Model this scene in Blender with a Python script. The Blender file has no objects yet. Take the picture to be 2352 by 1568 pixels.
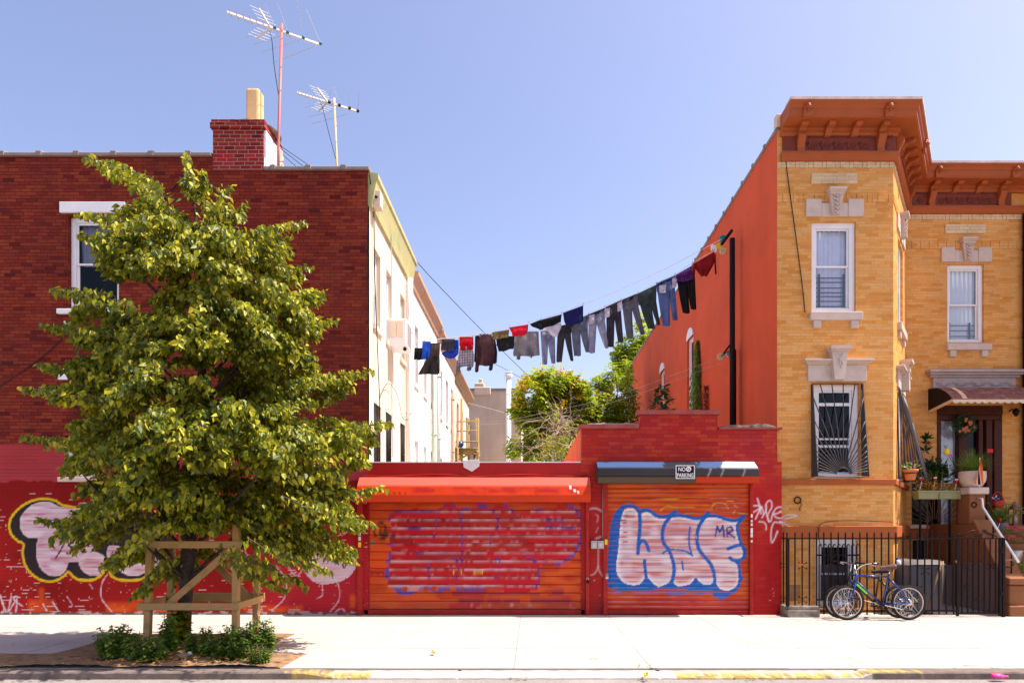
import bpy, bmesh, math, random
import numpy as np
from mathutils import Vector, noise
random.seed(7); RNG = np.random.default_rng(11)
R = math.radians
SC = bpy.context.scene
COL = SC.collection
# photograph calibration: focal length, principal point and eye height in photo units (2352 wide)
F, CX, CY, EYE = 1505.3, 1224.0, 1202.0, 1.75
def PX(px, D): return (px - CX) * D / F
def PZ(py, D): return EYE + (CY - py) * D / F
def P(px, py, D): return Vector((PX(px, D), D, PZ(py, D)))
FY = 12.6      # street facade
YB = 12.85     # bay of the yellow house
YM = 15.03     # recessed wall of the yellow house
XR = -3.16     # front of the row houses
XO = PX(1785, YB)   # orange wall
# ------------------------------------------------------------ materials
MATS = {}; PAINTED = set()
def newmat(name):
    m = bpy.data.materials.new(name); m.use_nodes = True
    nt = m.node_tree; nt.nodes.clear()
    out = nt.nodes.new('ShaderNodeOutputMaterial')
    b = nt.nodes.new('ShaderNodeBsdfPrincipled')
    nt.links.new(b.outputs[0], out.inputs[0])
    MATS[name] = m
    return m, nt, b, out
def N(nt, t, **kw):
    n = nt.nodes.new(t)
    for k, v in kw.items():
        if k in n.inputs.keys() if hasattr(n.inputs, 'keys') else False: n.inputs[k].default_value = v
        else: setattr(n, k, v)
    return n
def math_(nt, op, a, b=None):
    n = nt.nodes.new('ShaderNodeMath'); n.operation = op
    for i, v in enumerate((a, b)):
        if v is None: continue
        if isinstance(v, (int, float)): n.inputs[i].default_value = v
        else: nt.links.new(v, n.inputs[i])
    return n.outputs[0]
def mixc(nt, fac, a, b, mode='MIX'):
    n = nt.nodes.new('ShaderNodeMix'); n.data_type = 'RGBA'; n.blend_type = mode
    for sock, v in ((n.inputs[0], fac), (n.inputs[6], a), (n.inputs[7], b)):
        if isinstance(v, (int, float)): sock.default_value = v
        elif isinstance(v, tuple): sock.default_value = (*v[:3], 1)
        else: nt.links.new(v, sock)
    return n.outputs[2]
def ramp(nt, fac, stops):
    n = nt.nodes.new('ShaderNodeValToRGB')
    e = n.color_ramp.elements
    while len(e) < len(stops): e.new(.5)
    for i, (p, c) in enumerate(stops):
        e[i].position = p
        e[i].color = (*c, 1) if isinstance(c, tuple) else (c, c, c, 1)
    nt.links.new(fac, n.inputs[0])
    return n.outputs[0]
def noise_(nt, vec, scale, detail=4, rough=.55):
    n = nt.nodes.new('ShaderNodeTexNoise'); n.inputs['Scale'].default_value = scale
    n.inputs['Detail'].default_value = detail; n.inputs['Roughness'].default_value = rough
    nt.links.new(vec, n.inputs['Vector'])
    return n.outputs[0]
def objco(nt): return nt.nodes.new('ShaderNodeTexCoord').outputs['Object']
def bump(nt, b, h, strength=.3, dist=.01):
    n = nt.nodes.new('ShaderNodeBump'); n.inputs['Strength'].default_value = strength; n.inputs['Distance'].default_value = dist
    nt.links.new(h, n.inputs['Height']); nt.links.new(n.outputs[0], b.inputs['Normal'])
def paint_over(nt, base):
    a = nt.nodes.new('ShaderNodeAttribute'); a.attribute_name = 'paint'
    return mixc(nt, a.outputs['Alpha'], base, a.outputs['Color'])
def M(name, col, rough=.6, metal=0., var=.12, vscale=3., bstr=.0, bscale=40., stain=None, spec=.16, paint=False, streak=False):
    """plain surface with mottled colour, optional stain colour (col, amount, scale) and fine bump"""
    if name in MATS: return MATS[name]
    if paint: PAINTED.add(name)
    m, nt, b, out = newmat(name)
    co = objco(nt)
    n1 = noise_(nt, co, vscale, 6, .6)
    lo = tuple(c * (1 - var) for c in col); hi = tuple(min(1, c * (1 + var)) for c in col)
    c = ramp(nt, n1, [(.3, lo), (.7, hi)])
    if stain:
        sc, amt, ss = stain
        v = co
        if streak:
            mp = nt.nodes.new('ShaderNodeMapping'); mp.inputs['Scale'].default_value = (1, 1, .12); nt.links.new(co, mp.inputs[0]); v = mp.outputs[0]
        n2 = noise_(nt, v, ss, 8, .68)
        f = ramp(nt, n2, [(.48, 0.), (.72, amt)])
        c = mixc(nt, f, c, sc)
    if paint: c = paint_over(nt, c)
    nt.links.new(c, b.inputs['Base Color'])
    b.inputs['Roughness'].default_value = rough; b.inputs['Metallic'].default_value = metal
    b.inputs['Specular IOR Level'].default_value = spec
    if bstr:
        bump(nt, b, noise_(nt, co, bscale, 6, .65), bstr, .01)
    return m
def paving(name, col):
    """weathered concrete: mottling, stains, hairline cracks and trodden gum"""
    m, nt, b, out = newmat(name); co = objco(nt)
    c = ramp(nt, noise_(nt, co, 1.0, 6, .6), [(.3, tuple(v * .90 for v in col)), (.7, tuple(v * 1.08 for v in col))])
    c = mixc(nt, ramp(nt, noise_(nt, co, 2.3, 8, .7), [(.5, 0.), (.75, .45)]), c, tuple(v * .70 for v in col))
    c = mixc(nt, ramp(nt, noise_(nt, co, 30, 4, .7), [(.45, 0.), (.8, .35)]), c, tuple(v * .72 for v in col))
    v = N(nt, 'ShaderNodeTexVoronoi'); v.inputs['Scale'].default_value = 2.6; v.inputs['Randomness'].default_value = 1.; nt.links.new(co, v.inputs['Vector'])
    gum = math_(nt, 'MULTIPLY', math_(nt, 'LESS_THAN', v.outputs['Distance'], .05), math_(nt, 'GREATER_THAN', noise_(nt, co, .9, 2), .5))
    c = mixc(nt, math_(nt, 'MULTIPLY', gum, .55), c, tuple(v_ * .35 for v_ in col))
    w_ = N(nt, 'ShaderNodeTexVoronoi'); w_.feature = 'DISTANCE_TO_EDGE'; w_.inputs['Scale'].default_value = .45
    wob = N(nt, 'ShaderNodeVectorMath'); wob.operation = 'ADD'; ns = N(nt, 'ShaderNodeTexNoise'); ns.inputs['Scale'].default_value = 3.; nt.links.new(co, ns.inputs['Vector']); nt.links.new(co, wob.inputs[0]); nt.links.new(ns.outputs['Color'], wob.inputs[1]); nt.links.new(wob.outputs[0], w_.inputs['Vector'])
    crk = math_(nt, 'MULTIPLY', math_(nt, 'LESS_THAN', w_.outputs['Distance'], .004), math_(nt, 'GREATER_THAN', noise_(nt, co, .35, 2), .54))
    c = mixc(nt, math_(nt, 'MULTIPLY', crk, .7), c, tuple(v_ * .3 for v_ in col))
    nt.links.new(c, b.inputs['Base Color']); b.inputs['Roughness'].default_value = .85; b.inputs['Specular IOR Level'].default_value = .15
    bump(nt, b, noise_(nt, co, 60, 6, .65), .25, .01)
    return m
def brick(name, stops, bw, bh, mort, mcol, bstr=.6, rough=.75, dirt=None, paint=False, zpaint=None):
    """running-bond brick from the wall's own metres; every brick gets a colour of the ramp"""
    m, nt, b, out = newmat(name)
    if paint: PAINTED.add(name)
    co = objco(nt)
    s = nt.nodes.new('ShaderNodeSeparateXYZ'); nt.links.new(co, s.inputs[0])
    wob = noise_(nt, co, 1.3, 2)
    u = math_(nt, 'ADD', s.outputs[0], s.outputs[1])
    v = math_(nt, 'ADD', math_(nt, 'DIVIDE', s.outputs[2], bh), math_(nt, 'MULTIPLY', wob, .25))
    row = math_(nt, 'FLOOR', v)
    off = math_(nt, 'MULTIPLY', math_(nt, 'MODULO', row, 2.), .5)
    wr = nt.nodes.new('ShaderNodeTexWhiteNoise'); wr.noise_dimensions = '1D'; nt.links.new(row, wr.inputs['W'])
    uu = math_(nt, 'ADD', math_(nt, 'ADD', math_(nt, 'DIVIDE', u, bw), off), math_(nt, 'MULTIPLY', wr.outputs[0], .35))
    colm = math_(nt, 'FLOOR', uu)
    fu = math_(nt, 'FRACT', uu); fv = math_(nt, 'FRACT', v)
    mu = math_(nt, 'LESS_THAN', fu, mort / bw); mv = math_(nt, 'LESS_THAN', fv, mort / bh)
    mask = math_(nt, 'MAXIMUM', mu, mv)
    cmb = nt.nodes.new('ShaderNodeCombineXYZ'); nt.links.new(colm, cmb.inputs[0]); nt.links.new(row, cmb.inputs[1])
    wn = nt.nodes.new('ShaderNodeTexWhiteNoise'); wn.noise_dimensions = '2D'; nt.links.new(cmb.outputs[0], wn.inputs['Vector'])
    c = ramp(nt, wn.outputs[0], stops)
    big = ramp(nt, noise_(nt, co, .7, 5, .6), [(.3, .86), (.7, 1.12)])
    c = mixc(nt, 1., c, big, 'MULTIPLY')
    fine = ramp(nt, noise_(nt, co, 45, 4), [(.3, .86), (.7, 1.1)])
    c = mixc(nt, 1., c, fine, 'MULTIPLY')
    c = mixc(nt, mask, c, mcol)
    if dirt:
        dc, amt, sc = dirt
        mp = nt.nodes.new('ShaderNodeMapping'); mp.inputs['Scale'].default_value = (1, 1, .28); nt.links.new(co, mp.inputs[0])
        c = mixc(nt, ramp(nt, noise_(nt, mp.outputs[0], sc * 1.6, 8, .7), [(.46, 0.), (.72, amt)]), c, dc)
    if paint: c = paint_over(nt, c)
    nt.links.new(c, b.inputs['Base Color'])
    b.inputs['Roughness'].default_value = rough; b.inputs['Specular IOR Level'].default_value = .1
    h = math_(nt, 'ADD', math_(nt, 'MULTIPLY', mask, -1.), math_(nt, 'MULTIPLY', wn.outputs[0], .5))
    bump(nt, b, h, bstr, .006)
    return m
def glass(name, tint=(.75, .8, .85), refl=.16, edge=.6):
    m, nt, b, out = newmat(name)
    nt.nodes.remove(b)
    t = N(nt, 'ShaderNodeBsdfTransparent'); t.inputs[0].default_value = (*tint, 1)
    g = N(nt, 'ShaderNodeBsdfGlossy'); g.inputs[0].default_value = (.9, .95, 1, 1); g.inputs['Roughness'].default_value = .03
    co = objco(nt)
    bn = nt.nodes.new('ShaderNodeBump'); bn.inputs['Strength'].default_value = .06; bn.inputs['Distance'].default_value = .05
    nt.links.new(noise_(nt, co, 2.2, 2), bn.inputs['Height']); nt.links.new(bn.outputs[0], g.inputs['Normal'])
    lw = N(nt, 'ShaderNodeLayerWeight'); lw.inputs[0].default_value = .25
    f = math_(nt, 'ADD', math_(nt, 'MULTIPLY', lw.outputs[0], edge), refl)
    mx = N(nt, 'ShaderNodeMixShader'); nt.links.new(f, mx.inputs[0]); nt.links.new(t.outputs[0], mx.inputs[1]); nt.links.new(g.outputs[0], mx.inputs[2])
    nt.links.new(mx.outputs[0], out.inputs[0])
    return m
def leafmat(name, stops, trans=.35, tcol=(.35, .5, .05), rough=.42):
    m, nt, b, out = newmat(name)
    g = N(nt, 'ShaderNodeNewGeometry')
    c = ramp(nt, g.outputs['Random Per Island'], stops)
    co = objco(nt)
    c = mixc(nt, 1., c, ramp(nt, noise_(nt, co, 1.2, 3), [(.3, .75), (.7, 1.25)]), 'MULTIPLY')
    nt.links.new(c, b.inputs['Base Color']); b.inputs['Roughness'].default_value = rough
    b.inputs['Specular IOR Level'].default_value = .32
    t = N(nt, 'ShaderNodeBsdfTranslucent')
    nt.links.new(mixc(nt, .6, c, tcol), t.inputs[0])
    mx = N(nt, 'ShaderNodeMixShader'); mx.inputs[0].default_value = trans
    nt.links.new(b.outputs[0], mx.inputs[1]); nt.links.new(t.outputs[0], mx.inputs[2]); nt.links.new(mx.outputs[0], out.inputs[0])
    return m
# ------------------------------------------------------------ mesh builder
def ident(u, o, z): return Vector((u, o, z))
class MB:
    def __init__(self, T=None): self.v, self.f, self.sm, self.T = [], [], [], T
    def pt(self, p):
        if self.T: p = self.T(*p)
        self.v.append((p[0], p[1], p[2])); return len(self.v) - 1
    def face(self, idx, sm=False): self.f.append(tuple(idx)); self.sm.append(sm)
    def quad(self, a, b, c, d, sm=False): self.face([self.pt(p) for p in (a, b, c, d)], sm)
    def poly(self, pts, sm=False): self.face([self.pt(p) for p in pts], sm)
    def box(self, x0, x1, y0, y1, z0, z1):
        if x0 > x1: x0, x1 = x1, x0
        if y0 > y1: y0, y1 = y1, y0
        if z0 > z1: z0, z1 = z1, z0
        i = [self.pt(p) for p in ((x0, y0, z0), (x1, y0, z0), (x1, y1, z0), (x0, y1, z0), (x0, y0, z1), (x1, y0, z1), (x1, y1, z1), (x0, y1, z1))]
        for q in ((0, 3, 2, 1), (4, 5, 6, 7), (0, 1, 5, 4), (1, 2, 6, 5), (2, 3, 7, 6), (3, 0, 4, 7)): self.face([i[k] for k in q])
        return self
    def extr(self, pts, vec, sm=False):
        """close a planar outline pts pushed along vec"""
        vec = Vector(vec); n = len(pts)
        a = [self.pt(Vector(p)) for p in pts]; b = [self.pt(Vector(p) + vec) for p in pts]
        self.face(a[::-1]); self.face(b)
        for k in range(n): self.face((a[k], a[(k + 1) % n], b[(k + 1) % n], b[k]), sm)
        return self
    def beam(self, a, b, w, h, up=(0, 0, 1)):
        a, b = Vector(a), Vector(b); d = (b - a).normalized(); up = Vector(up)
        s = d.cross(up)
        if s.length < 1e-4: s = Vector((1, 0, 0))
        s.normalize(); t = s.cross(d).normalized()
        r = [a + s * (i * w / 2) + t * (j * h / 2) for i, j in ((-1, -1), (1, -1), (1, 1), (-1, 1))]
        return self.extr(r, b - a)
    def tube(self, pts, r, n=6, closed=False, caps=True):
        pts = [Vector(p) for p in pts]; m = len(pts); rings = []
        rr = r if isinstance(r, (list, tuple)) else [r] * m
        up = Vector((0, 0, 1)); prev = None
        for k, p in enumerate(pts):
            if closed: d = pts[(k + 1) % m] - pts[k - 1]
            else: d = pts[min(k + 1, m - 1)] - pts[max(k - 1, 0)]
            if d.length < 1e-9: d = Vector((0, 0, 1))
            d.normalize()
            s = (prev - d * prev.dot(d)) if prev is not None else d.orthogonal()
            if s.length < 1e-6: s = d.orthogonal()
            s.normalize(); prev = s; t = d.cross(s)
            rings.append([self.pt(p + (s * math.cos(2 * math.pi * j / n) + t * math.sin(2 * math.pi * j / n)) * rr[k]) for j in range(n)])
        for k in range(m if closed else m - 1):
            a, b = rings[k], rings[(k + 1) % m]
            for j in range(n): self.face((a[j], a[(j + 1) % n], b[(j + 1) % n], b[j]), n > 4)
        if caps and not closed: self.face(rings[0][::-1]); self.face(rings[-1])
        return self
    def lathe(self, c, prof, n=16, axis=(0, 0, 1)):
        c = Vector(c); ax = Vector(axis).normalized(); s = ax.orthogonal().normalized(); t = ax.cross(s); rings = []
        for r, h in prof:
            rings.append([self.pt(c + ax * h + (s * math.cos(2 * math.pi * j / n) + t * math.sin(2 * math.pi * j / n)) * max(r, 1e-4)) for j in range(n)])
        for a, b in zip(rings, rings[1:]):
            for j in range(n): self.face((a[j], a[(j + 1) % n], b[(j + 1) % n], b[j]), True)
        self.face(rings[0][::-1]); self.face(rings[-1])
        return self
    def torus(self, c, R_, r, axis=(0, 1, 0), n=28, m=7, squash=1.):
        c = Vector(c); ax = Vector(axis).normalized(); s = ax.orthogonal().normalized(); t = ax.cross(s); rings = []
        for k in range(n):
            a = 2 * math.pi * k / n; d = s * math.cos(a) + t * math.sin(a)
            rings.append([self.pt(c + d * (R_ + r * math.cos(2 * math.pi * j / m)) + ax * (r * squash * math.sin(2 * math.pi * j / m))) for j in range(m)])
        for k in range(n):
            a, b = rings[k], rings[(k + 1) % n]
            for j in range(m): self.face((a[j], a[(j + 1) % m], b[(j + 1) % m], b[j]), True)
        return self
    def ball(self, c, r, n=10, sq=(1, 1, 1)):
        c = Vector(c); rings = []
        for i in range(1, n):
            th = math.pi * i / n
            rings.append([self.pt(c + Vector((r * sq[0] * math.sin(th) * math.cos(2 * math.pi * j / n), r * sq[1] * math.sin(th) * math.sin(2 * math.pi * j / n), r * sq[2] * math.cos(th)))) for j in range(n)])
        for a, b in zip(rings, rings[1:]):
            for j in range(n): self.face((a[j], b[j], b[(j + 1) % n], a[(j + 1) % n]), True)
        self.face(rings[0]); self.face(rings[-1][::-1])
        return self
    def sweep(self, path, prof, closed_prof=True):
        """sweep an (out, z) profile along a plan polyline; out is to the right-hand side (towards the street)"""
        rings = []; n = len(path)
        def nrm(a, b):
            d = Vector((b[0] - a[0], b[1] - a[1])).normalized(); return Vector((d.y, -d.x))
        for k in range(n):
            n1 = nrm(path[max(k - 1, 0)], path[max(k, 1)]) if k > 0 else nrm(path[0], path[1])
            n2 = nrm(path[k], path[k + 1]) if k < n - 1 else n1
            mt = n1 + n2; mt = mt / (mt.dot(n1))
            rings.append([self.pt((path[k][0] + mt.x * o, path[k][1] + mt.y * o, z)) for o, z in prof])
        q = len(prof)
        for a, b in zip(rings, rings[1:]):
            for j in range(q if closed_prof else q - 1): self.face((a[j], b[j], b[(j + 1) % q], a[(j + 1) % q]))
        if closed_prof: self.face(rings[0]); self.face(rings[-1][::-1])
        return self
    def build(self, name, mat, parent=None, bevel=0., local=False, seg=1, paint=None):
        me = bpy.data.meshes.new(name)
        me.from_pydata(self.v, [], self.f); me.validate(verbose=False)
        if len(me.polygons) == len(self.sm): me.polygons.foreach_set('use_smooth', self.sm)
        me.materials.append(MATS[mat] if isinstance(mat, str) else mat)
        if paint is None and (mat if isinstance(mat,str) else '') in PAINTED: paint = np.zeros((len(me.vertices), 4))
        if paint is not None:
            at = me.color_attributes.new('paint', 'FLOAT_COLOR', 'POINT')
            at.data.foreach_set('color', np.asarray(paint, dtype=np.float32).ravel())
        me.update()
        o = bpy.data.objects.new(name, me); COL.objects.link(o)
        if parent is not None:
            o.parent = parent
            if not local and parent.type == 'EMPTY': o.location = -parent.location
        if bevel:
            md = o.modifiers.new('edge', 'BEVEL'); md.width = bevel; md.segments = seg; md.limit_method = 'ANGLE'; md.angle_limit = R(40)
        return o
def tag(o, label, cat, group=None):
    o['label'] = label; o['category'] = cat
    if group: o['group'] = group
    return o
def thing(name, label, cat, loc=(0, 0, 0), group=None):
    o = bpy.data.objects.new(name, None); COL.objects.link(o); o.location = Vector(loc); o.empty_display_size = .2
    return tag(o, label, cat, group)
def dup(root, loc=None, label=None):
    r = root.copy(); COL.objects.link(r)
    if loc is not None: r.location = Vector(loc)
    if label: r['label'] = label
    for ch in list(root.children):
        c = ch.copy(); COL.objects.link(c); c.parent = r
        for g in list(ch.children):
            d = g.copy(); COL.objects.link(d); d.parent = c
    return r
def struct(o): o['kind'] = 'structure'; return o
def frame(org, udir):
    """wall frame: u runs along the wall, o is out of the wall (towards the street), z is up"""
    org = Vector(org); U = Vector((udir[0], udir[1], 0)).normalized(); Nn = Vector((U.y, -U.x, 0))
    return lambda u, o, z: Vector((org.x, org.y, 0)) + U * u + Nn * o + Vector((0, 0, z))
FRONT = lambda D: frame((0, D, 0), (1, 0))
def wall(mb, u0, u1, z0, z1, holes=(), depth=.12, step=None):
    """wall face in frame coordinates with real openings (u0,u1,z0,z1) and reveals"""
    us = sorted({u0, u1, *[h[0] for h in holes], *[h[1] for h in holes]} | (set(np.arange(u0, u1, step).tolist()) if step else set()))
    zs = sorted({z0, z1, *[h[2] for h in holes], *[h[3] for h in holes]} | (set(np.arange(z0, z1, step).tolist()) if step else set()))
    us = [u for u in us if u0 <= u <= u1]; zs = [z for z in zs if z0 <= z <= z1]
    idx = {}
    def g(i, j):
        if (i, j) not in idx: idx[i, j] = mb.pt((us[i], 0, zs[j]))
        return idx[i, j]
    for i in range(len(us) - 1):
        for j in range(len(zs) - 1):
            cu, cz = (us[i] + us[i + 1]) / 2, (zs[j] + zs[j + 1]) / 2
            if any(h[0] < cu < h[1] and h[2] < cz < h[3] for h in holes): continue
            mb.face((g(i, j), g(i + 1, j), g(i + 1, j + 1), g(i, j + 1)))
    for a, b, c, d in holes:
        d2 = -depth
        mb.quad((a, 0, c), (a, d2, c), (a, d2, d), (a, 0, d)); mb.quad((b, 0, d), (b, d2, d), (b, d2, c), (b, 0, c))
        mb.quad((a, 0, d), (a, d2, d), (b, d2, d), (b, 0, d)); mb.quad((a, d2, c), (a, 0, c), (b, 0, c), (b, d2, c))
# ------------------------------------------------------------ paint canvas (pigment on walls and shutters)
class Canvas:
    def __init__(self, x0, x1, y0, y1, res=1.5):
        self.x0, self.y0, self.res = x0, y0, res
        self.w, self.h = int((x1 - x0) / res) + 2, int((y1 - y0) / res) + 2
        self.X, self.Y = np.meshgrid(x0 + np.arange(self.w) * res, y0 + np.arange(self.h) * res)
        self.c = np.zeros((self.h, self.w, 4), np.float32)
        self.rg = np.random.default_rng(5)
    def lay(self, mask, col):
        m = np.clip(mask, 0, 1)[..., None]; col = np.asarray(col, np.float32)
        a0 = self.c[..., 3:4]; a = m + a0 * (1 - m)
        self.c[..., :3] = np.where(a > 1e-5, (col * m + self.c[..., :3] * a0 * (1 - m)) / np.maximum(a, 1e-5), 0)
        self.c[..., 3:4] = a
    def nz(self, sx, sy, seed=0):
        rg = np.random.default_rng(seed); gw, gh = int(self.w * self.res / sx) + 3, int(self.h * self.res / sy) + 3
        g = rg.random((gh, gw)); fx = (self.X - self.x0) / sx; fy = (self.Y - self.y0) / sy
        ix, iy = fx.astype(int), fy.astype(int); tx, ty = fx - ix, fy - iy
        tx, ty = tx * tx * (3 - 2 * tx), ty * ty * (3 - 2 * ty)
        return (g[iy, ix] * (1 - tx) + g[iy, ix + 1] * tx) * (1 - ty) + (g[iy + 1, ix] * (1 - tx) + g[iy + 1, ix + 1] * tx) * ty
    def dist(self, pts, closed=False):
        d = np.full(self.X.shape, 1e9); n = len(pts)
        for k in range(n if closed else n - 1):
            (ax, ay), (bx, by) = pts[k], pts[(k + 1) % n]
            vx, vy = bx - ax, by - ay; L = vx * vx + vy * vy + 1e-9
            t = np.clip(((self.X - ax) * vx + (self.Y - ay) * vy) / L, 0, 1)
            d = np.minimum(d, np.hypot(self.X - ax - t * vx, self.Y - ay - t * vy))
        return d
    def stroke(self, pts, w, soft=1., closed=False): return np.clip((w / 2 + soft / 2 - self.dist(pts, closed)) / soft, 0, 1)
    def inside(self, pts):
        m = np.zeros(self.X.shape, bool); n = len(pts)
        for k in range(n):
            (ax, ay), (bx, by) = pts[k], pts[(k + 1) % n]
            if ay == by: continue
            c = ((ay > self.Y) != (by > self.Y)) & (self.X < (bx - ax) * (self.Y - ay) / (by - ay) + ax)
            m ^= c
        return m
    def rect(self, x0, x1, y0, y1, soft=2.):
        return np.clip((self.X - x0) / soft, 0, 1) * np.clip((x1 - self.X) / soft, 0, 1) * np.clip((self.Y - y0) / soft, 0, 1) * np.clip((y1 - self.Y) / soft, 0, 1)
    def sample(self, px, py):
        ix = np.clip(np.rint((px - self.x0) / self.res).astype(int), 0, self.w - 1); iy = np.clip(np.rint((py - self.y0) / self.res).astype(int), 0, self.h - 1)
        return self.c[iy, ix]
def smooth(pts, n=6, closed=False):
    """Catmull-Rom through the points"""
    P_ = [np.array(p, float) for p in pts]; out = []; m = len(P_)
    for k in range(m if closed else m - 1):
        g = lambda i: P_[i % m] if closed else P_[min(max(i, 0), m - 1)]
        p0, p1, p2, p3 = g(k - 1), g(k), g(k + 1), g(k + 2)
        for t in np.linspace(0, 1, n, endpoint=False):
            out.append(.5 * (2 * p1 + (p2 - p0) * t + (2 * p0 - 5 * p1 + 4 * p2 - p3) * t * t + (3 * p1 - p0 - 3 * p2 + p3) * t ** 3))
    if not closed: out.append(P_[-1])
    return [tuple(p) for p in out]
def verts_paint(mb, canvas, D):
    v = np.array(mb.v); px = CX + v[:, 0] * F / D; py = CY - (v[:, 2] - EYE) * F / D
    return canvas.sample(px, py)
def zs_(*a): return [tuple(x) for x in a]
# ------------------------------------------------------------ palette
paving('concrete', (.43, .385, .345))
M('asphalt', (.24, .215, .20), .9, var=.2, vscale=25, bstr=.5, bscale=120, stain=((.35, .33, .32), .5, 1.5))
M('curb_stone', (.17, .13, .11), .85, var=.25, vscale=8, bstr=.6, bscale=40, stain=((.10, .085, .075), .7, 5), paint=True)
M('yard_slab', (.55, .52, .48), .9, var=.15, vscale=1)
M('soil', (.22, .13, .075), .95, var=.45, vscale=9, bstr=1., bscale=35, stain=((.36, .20, .09), .8, 12))
brick('red_brick', [(0, (.10, .010, .008)), (.10, (.175, .019, .011)), (.5, (.225, .029, .014)), (.85, (.265, .042, .017)), (1, (.185, .019, .013))], .205, .0650, .0080, (.055, .009, .009), .8, .7, dirt=((.07, .016, .013), .6, .8), paint=True)
brick('chimney_brick', [(0, (.12, .012, .014)), (.3, (.24, .020, .018)), (.7, (.30, .032, .022)), (1, (.19, .018, .020))], .205, .075, .010, (.40, .24, .18), .7)
brick('yellow_brick', [(0, (.62, .26, .06)), (.25, (.70, .34, .105)), (.5, (.72, .37, .13)), (.75, (.72, .33, .085)), (.92, (.66, .27, .06)), (1, (.60, .24, .055))], .25, .061, .0045, (.52, .235, .06), .45, .75, dirt=((.46, .24, .08), .3, .8), paint=True)
brick('pale_brick', [(0, (.62, .43, .24)), (1, (.70, .52, .31))], .24, .075, .007, (.42, .27, .13), .4, .8)
brick('red_painted_brick', [(0, (.36, .018, .014)), (.5, (.42, .026, .016)), (1, (.48, .05, .02))], .21, .074, .007, (.27, .018, .022), .6, .5, dirt=((.26, .018, .04), .5, 1.1), paint=True)
M('red_paint', (.40, .018, .014), .45, var=.15, vscale=3, bstr=.12, bscale=30, stain=((.28, .016, .016), .5, 3), paint=True)
M('rail_paint', (.36, .020, .016), .5, var=.2, vscale=5, bstr=.15, bscale=30, stain=((.2, .012, .012), .6, 6))
M('shutter_paint', (.49, .048, .011), .42, var=.16, vscale=4, bstr=.1, bscale=40, stain=((.40, .03, .012), .5, 3), paint=True)
M('hood_paint', (.58, .042, .007), .42, var=.1, vscale=3, bstr=.1, bscale=20, stain=((.55, .04, .016), .4, 3), paint=True)
M('orange_stucco', (.66, .096, .036), .85, var=.10, vscale=1.2, bstr=.3, bscale=50, stain=((.56, .08, .022), .6, 1.6), streak=True)
M('cream_render', (.74, .61, .47), .85, var=.05, vscale=1., bstr=.2, bscale=45, stain=((.46, .35, .24), .7, 1.6), streak=True)
M('white_render', (.82, .80, .77), .85, var=.05, vscale=1., bstr=.2, bscale=45, stain=((.52, .46, .40), .7, 1.6), streak=True)
M('grey_render', (.62, .47, .34), .9, var=.12, vscale=.8, bstr=.2, bscale=30, stain=((.30, .23, .18), .75, .7), streak=True)
M('white_stucco', (.80, .79, .79), .9, var=.06, vscale=4, bstr=.7, bscale=22)
M('white_paint', (.80, .78, .78), .45, var=.05, vscale=4)
M('stone', (.58, .46, .39), .8, var=.08, vscale=5, bstr=.25, bscale=60, stain=((.42, .31, .25), .4, 4))
M('carved_stone', (.44, .36, .34), .8, var=.1, vscale=5, bstr=.3, bscale=40, stain=((.3, .23, .2), .5, 4))
M('brownstone', (.40, .105, .030), .8, var=.12, vscale=3, bstr=.3, bscale=40, stain=((.26, .075, .035), .5, 3))
M('stoop_stone', (.26, .105, .045), .8, var=.14, vscale=3, bstr=.3, bscale=40, stain=((.17, .065, .03), .5, 3))
M('cornice_paint', (.37, .090, .026), .5, var=.1, vscale=3, bstr=.1, bscale=30, stain=((.38, .07, .018), .5, 3))
M('frieze_paint', (.20, .046, .028), .55, var=.12, vscale=5)
M('flashing', (.66, .50, .44), .5, var=.3, vscale=6)
M('green_cornice', (.44, .43, .20), .7, var=.2, vscale=3, stain=((.55, .35, .12), .8, 3))
M('rust_cornice', (.52, .32, .20), .7, var=.2, vscale=3, stain=((.40, .16, .08), .7, 3))
M('brown_cornice', (.36, .22, .12), .7, var=.2, vscale=3)
M('coping', (.27, .21, .19), .7, var=.25, vscale=6, bstr=.4, bscale=30, stain=((.16, .11, .10), .6, 6))
M('coping_red', (.36, .07, .06), .8, var=.25, vscale=5, bstr=.5, bscale=30, stain=((.22, .17, .13), .8, 6))
M('moss', (.14, .13, .09), .95, var=.4, vscale=9, bstr=1., bscale=30)
M('black_iron', (.014, .010, .011), .5, var=.3, vscale=15, spec=.12)
M('grille_iron', (.050, .044, .048), .45, var=.2, vscale=15, spec=.3)
M('rusty_iron', (.22, .15, .11), .8, var=.4, vscale=20, stain=((.36, .16, .06), .7, 10))
M('yellow_iron', (.28, .19, .055), .6, var=.2, vscale=6, stain=((.35, .17, .06), .7, 5))
M('black_steel', (.012, .010, .013), .5, var=.2, vscale=6, spec=.06, paint=True)
M('wood_new', (.54, .33, .13), .75, var=.22, vscale=5, bstr=.3, bscale=40, stain=((.34, .19, .08), .6, 5), streak=False)
M('bark', (.085, .062, .055), .9, var=.35, vscale=14, bstr=1., bscale=30)
M('twig', (.13, .09, .06), .9, var=.3, vscale=10)
M('dry_twig', (.36, .26, .18), .9, var=.3, vscale=10)
M('door_wood', (.065, .018, .008), .4, var=.3, vscale=8, stain=((.08, .02, .012), .6, 6), streak=True)
M('curtain', (.80, .79, .88), .9, var=.06, vscale=8)
M('blind', (.78, .78, .80), .8, var=.04, vscale=8)
M('lace', (.50, .48, .50), .9, var=.25, vscale=14)
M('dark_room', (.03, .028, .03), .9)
M('awning_metal', (.22, .075, .055), .4, var=.2, vscale=5, stain=((.45, .34, .3), .6, 7))
M('awning_trim', (.66, .50, .34), .5, var=.1)
M('terracotta', (.58, .20, .075), .8, var=.12, vscale=8)
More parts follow.
